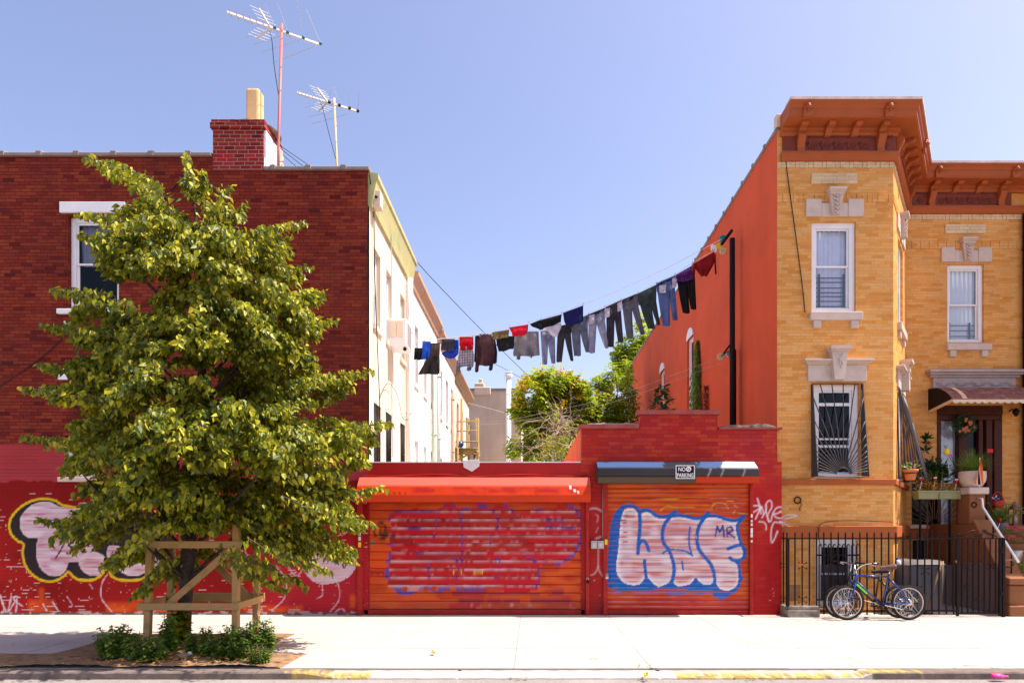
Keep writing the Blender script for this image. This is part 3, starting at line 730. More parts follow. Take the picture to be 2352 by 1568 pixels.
# ------------------------------------------------------------ garages
def z3(p): return [(809.1 + x * .24, 1119.6 + y * .24) for x, y in p]
def z4(p): return [(1354.8 + x * .24005, 1044.3 + y * .24005) for x, y in p]
lg = thing('garage', 'low red garage with the wide roller shutter and orange hood', 'garage', (PX(1090, FY), FY, 0))
rg = thing('garage', 'red brick garage with stepped parapet, black hood and narrow blue-lettered shutter', 'garage', (PX(1560, FY), FY, 0))
T = FRONT(FY)
xa, xb = PX(834, FY), PX(1345, FY); zs = PZ(1150, FY)
xw0 = xw1 + .004; xwr = PX(1335, FY)
m = MB(T); wall(m, xw0, xwr, zs - .02, PZ(1062, FY), [], .1)
m.quad((xw0, -.2, PZ(1062, FY)), (xw0, 0, PZ(1062, FY)), (xwr, 0, PZ(1062, FY)), (xwr, -.2, PZ(1062, FY))); m.quad((xw0, -.2, 2.5), (xw0, -.2, PZ(1062, FY)), (xwr, -.2, PZ(1062, FY)), (xwr, -.2, 2.5))
m.build('parapet', 'red_paint', lg)
m = MB(); m.box(xw0 - .0, xwr - .01, FY - .012, FY + .23, PZ(1062, FY), PZ(1062, FY) + .018); m.build('parapet_flashing', 'white_stucco', lg)
m = MB(); m.box(xw0, xwr - .01, FY + .21, FY + 7.5, zs + .1, zs + .2); m.build('roof', 'roof_silver_bounce', lg)
m = MB(); m.box(xw0, xw0 + .03, FY + .02, FY + 7.4, 0, zs + .09); m.box(xw0 + .03, xwr - .01, FY + 7.3, FY + 7.4, 0, zs + .09); m.build('rear_wall', 'red_paint', lg)
m = MB(); m.box(PX(822, FY), PX(834, FY), FY - .06, FY + .02, 0, PZ(1140, FY)); m.build('door_rail', 'rail_paint', lg, bevel=.006)
m = MB(); m.box(xb, PX(1353, FY), FY - .06, FY + .02, 0, PZ(1140, FY)); m.build('door_rail', 'rail_paint', lg, bevel=.006)
def shutter(T, x0, x1, z0, z1, slat, prof, parent, cv, D, setb):
    m = MB(T); n = max(1, round((z1 - z0) / slat)); slat = (z1 - z0) / n
    zz = []; oo = []
    for k in range(n):
        for t, o in prof: zz.append(z0 + (k + t) * slat); oo.append(o)
    zz.append(z1); oo.append(prof[0][1])
    us = np.linspace(x0, x1, int((x1 - x0) / .0155))
    wob = [noise.noise(Vector((u * .9, 3, 0))) for u in us]
    rows = []
    for z, o in zip(zz, oo): rows.append([m.pt((u, -setb + o + .008 * noise.noise(Vector((u * .8, round(z / slat) * 1.7, 1))), z + .004 * wob[i])) for i, u in enumerate(us)])
    for a, b in zip(rows, rows[1:]):
        for j in range(len(us) - 1): m.face((a[j], a[j + 1], b[j + 1], b[j]), False)
    s = m.build('roller_shutter', 'shutter_paint', parent, paint=verts_paint(m, cv, D))
    b = MB(T); b.box(x0 + .01, x1 - .01, -setb - .01, -setb + .03, .012, z0 - .002); b.build('bottom_bar', 'rail_paint', s, bevel=.004)
    return s
# --- wide shutter: faded throw-up overpainted slat by slat in red
cv = Canvas(825, 1355, 1135, 1415, 1.0); X, Y = cv.X, cv.Y; rg_ = np.random.default_rng(3)
zs0, zs1 = .10, PZ(1152, FY); ns = 13; sl = (zs1 - zs0) / ns
ybot = [PZ(0, FY) and CY - (zs0 + k * sl - EYE) * F / FY for k in range(ns + 1)]      # slat joints in photo units
na, nb = cv.nz(40, 9, 4), cv.nz(14, 3, 6)
cv.lay(np.clip(na * 1.6 - .5, 0, .8), (.62, .10, .014))
cv.lay(np.clip((1200 - Y) / 20, 0, .7) * np.clip(nb + .2, 0, 1), (.40, .045, .014))
mass = cv.inside(smooth(z3([(370, 230), (600, 205), (800, 215), (900, 165), (1000, 185), (1060, 210), (1300, 190), (1450, 165), (1570, 260), (1700, 225), (2050, 165), (2170, 260), (2200, 400), (2170, 560), (2080, 690), (1980, 740), (1790, 760), (1800, 900), (1760, 980), (1600, 1010), (1450, 1000), (1350, 940), (1000, 955), (380, 945), (345, 860), (335, 700), (370, 620), (360, 520), (340, 440), (370, 330)]), 4, True)) * 1.
cv.lay(mass, (.52, .20, .22)); cv.lay(mass * np.clip(cv.nz(30, 3, 9) * 2 - .9, 0, .8), (.5, .10, .10))
blue = (.045, .05, .42)
bl = [[(345, 300), (400, 230), (600, 225), (700, 220), (810, 225), (860, 190), (930, 165), (1000, 190), (1035, 260), (1045, 330), (1050, 450), (1050, 620), (1050, 700)], [(800, 300), (800, 400), (770, 465), (650, 470), (400, 480)], [(345, 545), (420, 540)], [(360, 620), (350, 660)], [(600, 625), (750, 625), (900, 625), (960, 650), (1010, 710), (1015, 790), (985, 880)], [(725, 715), (735, 890)], [(1050, 210), (1240, 180), (1300, 190), (1360, 230), (1395, 300), (1385, 390), (1325, 470), (1320, 560)], [(1400, 190), (1500, 190), (1585, 290)], [(1370, 700), (1390, 680), (1410, 700), (1400, 800), (1370, 860)], [(1660, 640), (1750, 700), (1850, 725)], [(1785, 770), (1785, 870), (1770, 930), (1700, 980)], [(1860, 295), (1900, 300)], [(1950, 300), (1950, 380), (1870, 370), (1870, 390), (2140, 380)], [(2010, 300), (2010, 390)], [(540, 385), (700, 385)], [(1760, 215), (1830, 205)]]
for k, p in enumerate(bl): cv.lay(cv.stroke(z3(smooth(p)), 4.2, 1.5) * .9, blue)
for k in range(ns):                                   # red patches, slat by slat
    y1, y0 = ybot[k], ybot[k + 1]; hh = y1 - y0
    x = 826 + rg_.random() * 20
    rag0 = (cv.nz(9, 40, 300 + k) - .5) * 2.6; hole = cv.nz(26, 60, 400 + k)
    cv.lay(mass * np.clip((Y - y0 - hh * rg_.uniform(.04, .15) - rag0) / 1.2, 0, 1) * np.clip((y1 - hh * rg_.uniform(-.02, .09) + rag0 - Y) / 1.2, 0, 1) * (hole < .95), (.40, .008, .010))
    while x < 1352:
        wd = rg_.uniform(36, 170); g = rg_.uniform(-2, 3)
        c = [(.44, .006, .010), (.38, .016, .008), (.48, .008, .016), (.32, .010, .012)][rg_.integers(4)]
        rag = (cv.nz(7, 40, 100 + k) - .5) * 3
        top, bot = y0 + hh * rg_.uniform(.03, .17), y1 - hh * rg_.uniform(-.02, .10)
        mk = np.clip((Y - top - rag) / 1.2, 0, 1) * np.clip((bot + rag - Y) / 1.2, 0, 1) * np.clip((X - x + rag) / 1.5, 0, 1) * np.clip((x + wd - X + rag * 1.5) / 1.5, 0, 1)
        inm = mass if rg_.random() < .93 else np.ones_like(mass)
        if rg_.random() < .975: cv.lay(mk * inm * np.clip(.88 + nb * .6, 0, 1), c)
        x += wd + g
for k in range(ns + 1): cv.lay(mass * np.clip(1.2 - abs(Y - ybot[k] - 1.6 - 1.5 * (cv.nz(25, 60, 540 + k) - .5)), 0, 1) * np.clip(cv.nz(30, 60, 500 + k) * 2.2 - .75, 0, .65), (.70, .50, .50))
for p in bl: cv.lay(cv.stroke(z3(smooth(p)), 3.8, 1.5) * np.clip(cv.nz(14, 6, 61) * 1.6 - .35, 0, .75), (.06, .04, .30))
for p, wd in (([(2030, 150), (2110, 180), (2175, 250), (2200, 330), (2195, 450), (2170, 550), (2120, 640), (2040, 700), (1960, 735)], 5.5), ([(350, 660), (330, 750), (335, 860)], 10)):
    cv.lay(cv.stroke(z3(smooth(p)), wd, 1.5) * .9, (.05, .055, .36))
for p in ([(390, 965), (470, 1030), (560, 1020), (690, 965), (560, 975)], [(720, 965), (800, 1005), (900, 985), (940, 945), (820, 965)], [(990, 960), (1100, 1005), (1220, 985), (1290, 935), (1100, 965)], [(1440, 1020), (1550, 1032), (1680, 1015)]):
    cv.lay(cv.inside(smooth(z3(p), 4, True)) * .85, (.05, .07, .36))
for a, b, c, d in ((950, 1290, 965, 1030), (1010, 1260, 1045, 1100), (1290, 1420, 1045, 1100), (1450, 1610, 1050, 1100), (1700, 2090, 1045, 1110), (1910, 2030, 965, 1030), (1300, 1800, 1000, 1030)):
    (p, q), (r, s) = z3([(a, c), (b, d)]); cv.lay(cv.rect(p, r, q, s, 2) * .75, (.26, .014, .045))
for a, b, c, d in ((430, 970, 1050, 1100), (130, 350, 560, 615), (140, 350, 640, 700), (160, 350, 720, 780), (1990, 2220, 720, 770), (780, 990, 60, 120)):
    (p, q), (r, s) = z3([(a, c), (b, d)]); cv.lay(cv.rect(p, r, q, s, 3) * .85, (.66, .07, .010))
for p in ([(265, 335), (215, 370), (205, 430), (245, 480), (310, 485), (330, 420), (300, 350), (265, 335)], [(255, 440), (285, 395), (315, 440), (255, 440), (340, 470), (400, 455)]): cv.lay(cv.stroke(z3(smooth(p)), 5, 2.5) * .85, (.03, .02, .015))
cv.lay(np.clip((5 - np.hypot(X - 854.7, Y - 1246)) / 1.2, 0, 1), (.01, .22, .16))
for p, wd in (([(130, 730), (130, 860)], 8), ([(1130, 1120), (1200, 1150), (1320, 1130)], 2), ([(1510, 1120), (1600, 1150), (1720, 1120)], 2), ([(2090, 1130), (2120, 1160)], 2), ([(490, 950), (560, 965), (680, 960)], 1.5)): cv.lay(cv.stroke(z3(smooth(p)), wd, 3.) * .6, (.7, .55, .52))
for p in ([(965, 800), (980, 820)], [(970, 815), (1045, 815)], [(1040, 800), (1050, 825)], [(1165, 800), (1170, 825)], [(1165, 815), (1245, 815)], [(1240, 800), (1248, 825)]): cv.lay(cv.stroke(z3(p), 2.0, 1), (.72, .55, .03))
cv.lay(np.clip((Y - 1375) / 30, 0, .5) * np.clip(nb * 1.5, 0, 1), (.30, .06, .05))
for y in ybot: cv.lay(np.clip(1.1 - abs(Y - y), 0, 1) * .65, (.10, .02, .012))
shutter(T, xa + .005, xb - .005, zs0, zs1, sl, [(0, -.016), (.05, -.016), (.10, .0), (.5, .004), (.92, .0), (.98, -.012)], lg, cv, FY, .03)
# --- hood over the wide shutter
def hood(parent, x0, x1, prof, mat, cv, D, nm='shutter_hood', steps=150):
    m = MB(T); us = np.linspace(x0, x1, steps); rings = []
    for u in us: rings.append([m.pt((u, o + (.012 * noise.noise(Vector((u * .9, o * 3, 5))) if o > .05 else 0), z + .012 * noise.noise(Vector((u * .8, 9, z * .0))))) for o, z in prof])
    for a, b in zip(rings, rings[1:]):
        for j in range(len(prof)):
            k = (j + 1) % len(prof); m.face((a[j], a[k], b[k], b[j]))
    m.face(rings[0]); m.face(rings[-1][::-1])
    pc = verts_paint(m, cv, D) if cv else np.zeros((len(m.v), 4))
    return m.build(nm, mat, parent, paint=pc)
def finer(p, n):
    out = []
    for a, b in zip(p, p[1:]):
        for t in np.linspace(0, 1, n, endpoint=False): out.append((a[0] + (b[0] - a[0]) * t, a[1] + (b[1] - a[1]) * t))
    return out + [p[-1]]
cv = Canvas(810, 1370, 1085, 1160, 1.); X, Y = cv.X, cv.Y
zt = PZ(1096, 12.55)
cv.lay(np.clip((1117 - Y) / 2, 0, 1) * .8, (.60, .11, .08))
for a, b in ((945, 1000), (1030, 1120), (1120, 1190), (1190, 1225), (1225, 1290)): cv.lay(cv.rect(a, b, 1118, 1134, 4) * np.clip(cv.nz(14, 6, a) * 2 - .2, 0, 1) * .85, (.36, .015, .014))
for a, b in ((1045, 1180), (1180, 1240)): cv.lay(cv.rect(a, b, 1137, 1150, 3) * .6, (.50, .035, .010))
for p in ([(1215, 1139), (1225, 1146), (1235, 1140)], [(1245, 1146), (1252, 1138), (1260, 1146)], [(1268, 1139), (1280, 1147), (1287, 1138)]): cv.lay(cv.stroke(smooth(p), 1.4, 1) * .5, (.2, .1, .03))
cv.lay(np.clip((7 - np.hypot((X - 1317) / 2.2, Y - 1125)) / 2, 0, 1) * .8, (.40, .02, .016))
for x, y, r in ((1310, 1119, 4), (1320, 1126, 4), (1328, 1130, 3.5)): cv.lay(np.clip((r - np.hypot(X - x, (Y - y) * .8)) / 1.5, 0, 1), (.78, .68, .62))
for x in range(880, 962, 13): cv.lay(np.clip((2.2 - np.hypot((X - x) / 1.6, Y - 1131)) / 1, 0, 1) * .9, (.05, .012, .01))
hood(lg, PX(819, 12.3), PX(1357, 12.3), finer([(0, zt), (.09, zt), (.27, PZ(1117, 12.33)), (.31, PZ(1136, 12.29)), (.305, PZ(1137, 12.29)), (.25, PZ(1152, 12.35)), (.02, PZ(1152, 12.35))], 5), 'hood_paint', cv, 12.33, steps=300)
m = MB(T); m.box(PX(830, FY), PX(1340, FY), 0, .05, PZ(1092, FY), PZ(1083, FY)); 
m = MB(T); pts = [(PX(x, FY), .02 + .02 * math.sin(x), PZ(1091 + 2 * math.sin(x * .03), FY)) for x in range(828, 1345, 12)]
m.tube(pts, .012, 5); m.build('cable', 'rail_paint', lg)
# --- narrow garage front
rx0, rx1 = PX(1335, FY), XO - .005
ops = (PX(1386, FY), PX(1727, FY), -.001, PZ(1100, FY))
cv = Canvas(1330, 1790, 1040, 1415, 1.2); X, Y = cv.X, cv.Y
nn = cv.nz(30, 20, 1)
def tagmarks(cv, al=.85):
    for p, wd in (([(1603, 415), (1622, 470), (1640, 560)], 3.4), ([(1555, 485), (1600, 483), (1640, 492)], 3.2), ([(1558, 552), (1610, 520), (1648, 498)], 3), ([(1640, 500), (1610, 560), (1588, 612)], 3.2), ([(1648, 500), (1665, 560), (1650, 598), (1690, 520), (1688, 470), (1715, 435), (1738, 445), (1742, 500), (1705, 570), (1712, 625), (1735, 630), (1752, 560), (1790, 505), (1825, 500), (1828, 530), (1790, 560), (1760, 560), (1790, 600), (1835, 603)], 2.8), ([(1688, 480), (1692, 560), (1715, 640)], 2.6), ([(1620, 637), (1670, 645), (1690, 680), (1688, 715)], 2.6), ([(1800, 645), (1765, 645), (1742, 700), (1735, 780), (1745, 840), (1775, 790), (1795, 730)], 2.8),
                  ([(1835, 605), (1880, 575), (1940, 568), (1985, 580), (1930, 598), (1860, 612)], 2.8), ([(1815, 640), (1860, 700), (1900, 790)], 4), ([(1840, 640), (1900, 680), (1975, 745)], 4)):
        cv.lay(cv.stroke(z4(smooth(p)), wd, 2.6) * al, (.74, .64, .66))
cv.lay(np.clip((Y - 1095) / 30, 0, 1) * .55, (.40, .012, .014))
cv.lay((X < 1390) * np.clip((Y - 1095) / 30, 0, 1) * .5, (.30, .014, .016))
cv.lay((X > 1728) * np.clip((Y - 1130) / 90, 0, 1) * .6 * np.clip(nn * 1.6, 0, 1), (.34, .006, .008))
for p, wd in (([(0, 515), (60, 510), (120, 540)], 4), ([(80, 900), (78, 1060), (50, 1130), (10, 1150)], 2.6), ([(80, 1060), (95, 1120), (125, 1160)], 2.6), ([(60, 570), (80, 590), (70, 640)], 2), ([(80, 690), (60, 740)], 1.4), ([(60, 800), (100, 785)], 5)): cv.lay(cv.stroke(z4(smooth(p)), wd, 3) * .6, (.68, .5, .52))
cv.lay(np.clip((Y - 1370) / 40, 0, .8) * (X < 1390) * np.clip(nn * 1.5, 0, 1), (.10, .02, .022))
cv.lay((cv.nz(2.5, 2.5, 77) > .93) * (Y > 1330) * .5, (.65, .5, .48))
tagmarks(cv)
m = MB(T); wall(m, rx0, rx1, 0, PZ(1060, FY), [ops], .16, step=.02)
pc = verts_paint(m, cv, FY)
nlow = len(m.v)
steps_ = ((1335, 1470, 984), (1470, 1648, 952), (1648, 1784, 986))
for a, b, y in steps_:
    u0, u1, z0, z1 = max(PX(a, FY), rx0), min(PX(b, FY), rx1), PZ(1060, FY), PZ(y, FY)
    wall(m, u0, u1, z0, z1)
    m.quad((u1, 0, z0), (u1, -.24, z0), (u1, -.24, z1), (u1, 0, z1)); m.quad((u0, 0, z1), (u0, -.24, z1), (u0, -.24, z0), (u0, 0, z0)); m.quad((u0, -.24, z0), (u0, -.24, z1), (u1, -.24, z1), (u1, -.24, z0))
pc = np.vstack([pc, np.zeros((len(m.v) - nlow, 4))])
m.build('wall', 'red_painted_brick', rg, paint=pc)
for (a, b, y), mt, h in zip(steps_, ('coping_red', 'coping_red', 'coping_red'), (.08, .085, .04)):
    u0, u1 = PX(a, FY) - .05, PX(b, FY) + .05
    if a == 1648: u1 = rx1; u0 += .07
    if a == 1335: u1 -= .07
    m = MB(T); n = 40; top = []
    for k in range(n + 1):
        u = u0 + (u1 - u0) * k / n; hh = h + .012 * noise.noise(Vector((u * 5, y, 0)))
        r = [m.pt((u, o + .01 * noise.noise(Vector((u * 4, o, y))), PZ(y, FY) + z)) for o, z in ((.04, .003), (.045, hh), (-.1, hh + .02), (-.28, hh), (-.28, .003))]
        if top:
            for j in range(5): m.face((top[j], top[(j + 1) % 5], r[(j + 1) % 5], r[j]))
        else: m.face(r)
        top = r
    m.face(top[::-1]); m.build('coping', mt, rg)
for a, b, y, s in ((1648, 1783, 982, 0), (1340, 1466, 976, 1)):            # mossy crust on the low copings
    m = MB(); n = 90; pr = None
    for k in range(n + 1):
        u = PX(a, FY) + (PX(b, FY) - PX(a, FY)) * k / n; hb = .10 * (.45 + .55 * abs(noise.noise(Vector((u * 7, s, 0))))) * (1 if s == 0 else .7) * min(1, k / 12, (n - k) / 6)
        z = PZ(y, FY); r = [m.pt((u, FY - .04 + .02 * noise.noise(Vector((u * 9, 3, s))), z + .002)), m.pt((u, FY - .02, z + hb)), m.pt((u, FY + .12, z + hb * 1.3)), m.pt((u, FY + .24, z + .002))]
        if pr:
            for j in range(3): m.face((pr[j], pr[j + 1], r[j + 1], r[j]))
        pr = r
    m.build('moss_crust', 'moss' if s == 0 else 'coping', rg)
m = MB(); m.box(rx0 + .02, XO - .01, FY + .25, FY + 8.2, 3.2, 3.3); m.build('roof', 'roof_silver_bounce', rg)
m = MB(); m.box(rx0, rx0 + .2, FY + .245, FY + 8.3, 0, 3.62); m.box(rx0 + .2, XO - .01, FY + 8.1, FY + 8.3, 0, 3.62); m.build('side_wall', 'orange_stucco', rg)
for a, b in ((1385, 1395), (1721, 1728)):
    m = MB(T); m.box(PX(a, FY), PX(b, FY), -.1, .05, 0, PZ(1106, FY)); m.build('door_rail', 'rail_paint', rg, bevel=.006)
cv = Canvas(1385, 1735, 1095, 1415, .9); X, Y = cv.X, cv.Y
na, nb, nst = cv.nz(50, 12, 4), cv.nz(16, 4, 6), cv.nz(60, 3.2, 12)
cv.lay(np.clip(na * 1.5 - .4, 0, .7), (.64, .11, .012)); cv.lay(np.clip((Y - 1365) / 25, 0, .6), (.46, .03, .03))
cv.lay(np.clip((cv.nz(40, 5, 61) - .62) * 4, 0, .8) * (Y > 1140) * (Y < 1180) * (X > 1500), (.72, .34, .02))
for p in ([(1170, 520), (1190, 470), (1240, 455), (1300, 465), (1335, 510)], [(680, 535), (740, 490), (850, 500)], [(1320, 440), (1380, 440)], [(1390, 480), (1425, 500)], [(1380, 555), (1400, 530)]): cv.lay(cv.stroke(z4(smooth(p)), 2.6, 2) * .7, (.75, .42, .03))
cv.lay(cv.inside(smooth(z4([(1160, 520), (1230, 490), (1330, 520), (1250, 530)]), 4, True)) * .7, (.28, .05, .01))
bb = (.008, .115, .44)
rag = (cv.nz(26, 4, 15) - .5) * 10
shadow = smooth(z4([(330, 495), (245, 580), (205, 650), (190, 760), (180, 900), (172, 1000), (172, 1230), (215, 1285), (400, 1292), (900, 1290), (1380, 1300), (1430, 1250), (1440, 1150), (900, 1150), (400, 1150), (350, 700)]), 4, True)
sh = cv.inside(shadow) * 1.
cv.lay(sh, bb)
for a, b, c, d in ((205, 690, 1300, 1330), (720, 1390, 1300, 1338), (770, 900, 1335, 1358)): 
    (p, q), (r, s) = z4([(a, c), (b, d)]); cv.lay(cv.rect(p, r, q, s, 3) * np.clip(nb * 2.2, .2, .95), bb)
cv.lay(cv.inside(smooth(z4([(1180, 1330), (1240, 1380), (1310, 1372), (1360, 1320), (1270, 1310)]), 4, True)) * .95, bb)
cv.lay(np.clip(1.5 - abs(((Y - 1108) / 10.6) % 1 - .5) * 8, 0, 1) * (X < 1420) * (nb > .5) * sh * .3, (.4, .06, .02))
body = smooth(z4([(325, 540), (355, 515), (400, 508), (450, 535), (480, 570), (540, 545), (590, 560), (640, 600), (720, 610), (780, 595), (850, 585), (930, 600), (1020, 622), (1100, 610), (1150, 592), (1250, 603), (1400, 637), (1465, 605), (1412, 700), (1440, 830), (1470, 880), (1482, 935), (1460, 990), (1400, 1010), (1432, 1060), (1440, 1180), (1408, 1260), (1330, 1302), (1250, 1278), (1200, 1215), (1150, 1243), (1090, 1236), (1020, 1195), (950, 1240), (850, 1258), (790, 1212), (730, 1240), (660, 1262), (600, 1220), (545, 1170), (490, 1230), (420, 1248), (330, 1222), (270, 1150), (256, 1050), (275, 900), (287, 750), (300, 620)]), 4, True)
bm = cv.inside(body) * 1.; db = cv.dist(body, True)
cv.lay(bm, (.70, .52, .52))
cv.lay(bm * np.clip((nst - .42) * 2.6, 0, .85) * np.clip(db / 9 - .4, 0, 1), (.58, .12, .09))
cv.lay(bm * np.clip((cv.nz(46, 3, 19) - .55) * 2.5, 0, .7) * np.clip(db / 9 - .4, 0, 1), (.42, .26, .36))
cv.lay(bm * np.clip(cv.nz(30, 14, 23) * 2.2 - 1.2, 0, .8), (.74, .66, .68))
cv.lay(bm * np.clip(1.5 - db / 5, 0, .9), (.76, .69, .70))
for a, b, y in ((300, 370, 580), (290, 365, 625), (300, 360, 650), (250, 350, 680), (320, 370, 740), (260, 380, 785), (320, 370, 830)):
    (p, q), (r, s) = z4([(a, y - 12), (b, y + 10)]); cv.lay(cv.rect(p, r, q, s, 2) * np.clip(nb * 2.4 - .3, 0, 1), (.46, .012, .02))
for p in ([(240, 590), (280, 530), (330, 492), (390, 485), (440, 500), (480, 535), (520, 525), (570, 530), (620, 565), (680, 590), (760, 580), (825, 540)], [(770, 588), (850, 575), (920, 585), (1000, 605), (1080, 600), (1140, 552)], [(1100, 600), (1150, 580), (1220, 585), (1320, 615), (1400, 625), (1485, 585)],
          [(1480, 595), (1420, 680), (1440, 800), (1462, 860)], [(1330, 898), (1400, 872), (1460, 866), (1485, 905), (1488, 960), (1465, 1000), (1415, 1010), (1370, 1005), (1350, 985)], [(1400, 1010), (1435, 1060), (1442, 1150), (1445, 1200), (1420, 1270), (1360, 1310)],
          [(478, 540), (485, 650), (475, 800), (465, 940)], [(475, 850), (510, 820), (545, 850), (570, 915)], [(527, 1010), (535, 1100), (548, 1190), (575, 1270)], [(770, 600), (722, 660), (700, 750), (710, 840), (760, 910), (800, 1010), (812, 1100), (795, 1200), (755, 1245)], [(1100, 605), (1052, 680), (1030, 790), (1050, 900), (1110, 980), (1170, 1060), (1202, 1180), (1195, 1255)], [(1020, 1190), (1010, 1240)]):
    cv.lay(cv.stroke(z4(smooth(p)), 8.2, 1.6), bb)
for p in ([(705, 940), (760, 910), (850, 910), (920, 920), (990, 965)], [(965, 690), (955, 780), (960, 880), (985, 960)], [(890, 1020), (900, 1100)]): cv.lay(cv.stroke(z4(smooth(p)), 4.4, 1.5), bb)
for p in ([(1208, 778), (1228, 682), (1250, 740), (1280, 677), (1292, 783)], [(1325, 785), (1318, 700), (1360, 688), (1378, 722), (1332, 745), (1392, 792)]): cv.lay(cv.stroke(z4(p), 4.0, 1.4), (.01, .05, .24))
for x, y in ((835, 855), (820, 880), (910, 1000), (1020, 770), (650, 640), (1045, 1070), (870, 630)): cv.lay(cv.stroke(z4([(x, y), (x + 8, y + 26)]), 1.8, 1), (.75, .55, .03))
zr0, zr1 = .09, PZ(1108, FY); nr = 27; slr = (zr1 - zr0) / nr
for k in range(nr + 1):
    y = CY - (zr0 + k * slr - EYE) * F / FY; cv.lay(np.clip(.9 - abs(Y - y), 0, 1) * .6, (.07, .02, .02))
    cv.lay(np.clip(1 - abs(Y - y - 2.2), 0, 1) * .35 * np.clip(nb * 1.6, 0, 1), (.72, .5, .48))
shutter(T, PX(1395, FY), PX(1721, FY), zr0, zr1, slr, [(0, -.012), (.10, -.010), (.25, .0), (.5, .006), (.75, .0), (.90, -.010)], rg, cv, FY, .05)
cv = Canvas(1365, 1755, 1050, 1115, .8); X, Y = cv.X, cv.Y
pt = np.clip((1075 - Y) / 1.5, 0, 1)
cv.lay(pt, (.05, .085, .18)); cv.lay(pt * ((X + 22 * (cv.nz(9, 5, 2) - .5)) > 1525) * ((X + 40 * (cv.nz(8, 4, 3) - .5)) < 1612), (.020, .020, .028)); cv.lay(pt * ((X - (1075 - Y)) > 1655), (.70, .68, .72))  # sky-blue reflection, black patch and sunlit white end painted on the hood top
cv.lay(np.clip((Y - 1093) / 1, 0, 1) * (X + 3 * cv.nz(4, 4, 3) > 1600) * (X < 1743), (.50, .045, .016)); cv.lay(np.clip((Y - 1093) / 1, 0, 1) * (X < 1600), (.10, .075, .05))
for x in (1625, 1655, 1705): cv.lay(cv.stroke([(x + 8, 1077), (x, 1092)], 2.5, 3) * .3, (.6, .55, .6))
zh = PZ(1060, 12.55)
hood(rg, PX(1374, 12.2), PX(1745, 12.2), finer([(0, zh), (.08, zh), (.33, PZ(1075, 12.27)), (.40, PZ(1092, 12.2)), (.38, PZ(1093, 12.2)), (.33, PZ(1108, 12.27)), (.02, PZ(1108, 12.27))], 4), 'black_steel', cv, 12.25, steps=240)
# stickers and padlocks
for gar, x, y, w_, h_, mt in ((rg, 1391.5, 1244, 6, 12, 'yellow_plastic'), (lg, 828, 1250, 6, 11, 'yellow_plastic'), (lg, 828, 1236, 5, 9, 'plaque'), (lg, 828, 1226, 5, 6, 'plaque'), (rg, 1724.5, 1184, 4, 8, 'plaque'), (rg, 1724.5, 1196, 4, 5, 'plaque'), (rg, 1724.5, 1204, 4, 6, 'plaque'), (rg, 1724.5, 1218, 5, 12, 'plaque'), (rg, 1724.5, 1229, 5, 8, 'plaque'), (rg, 1724.5, 1242, 4, 5, 'plaque')):
    o = .055 if gar is rg else .065
    MB(T).box(PX(x - w_ / 2, FY), PX(x + w_ / 2, FY), o - .01, o + .0, PZ(y + h_ / 2, FY), PZ(y - h_ / 2, FY)).build('sticker', mt, gar)
for nm, x, y, lab in (('padlock', 1393, 1322, 'weathered padlock on the left rail of the blue-lettered shutter'), ('padlock', 1349, 1331, 'dark padlock on the right rail of the wide red shutter')):
    pl = thing(nm, lab, 'padlock', (PX(x, FY), FY - .08, PZ(y, FY)))
    c = Vector((PX(x, FY), FY - .082, PZ(y, FY)))
    MB().box(c.x - .028, c.x + .028, c.y - .015, c.y + .015, c.z - .05, c.z + .0).build('body', 'galvanised' if x > 1360 else 'black_iron', pl, bevel=.006)
    MB().tube([c + Vector((-.018, 0, 0)), c + Vector((-.018, 0, .035)), c + Vector((0, 0, .052)), c + Vector((.018, 0, .035)), c + Vector((.018, 0, 0))], .006, 6).build('shackle', 'galvanised', pl)
for x0, x1, lab in ((1357, 1371, 'grey electrical box with a scribbled cover on the red pier, left one of the pair'), (1372, 1386, 'metal meter box with square door on the red pier, right one of the pair')):
    jb = thing('electrical_box', lab, 'electrical box', (PX(x0, FY), FY - .1, PZ(1258, FY)))
    MB(T).box(PX(x0, FY), PX(x1, FY), 0, .09, PZ(1259, FY), PZ(1241, FY)).build('case', 'grey_box', jb, bevel=.006)
    MB(T).box(PX(x0 + 3, FY), PX(x1 - 3, FY), .09, .10, PZ(1256, FY), PZ(1245, FY)).build('cover', 'galvanised', jb, bevel=.003)
    if x0 > 1360: MB(T).tube([(PX(1384, FY), .03, PZ(1241, FY)), (PX(1384, FY), .03, PZ(1108, FY))], .012, 6).build('conduit', 'coping', jb)
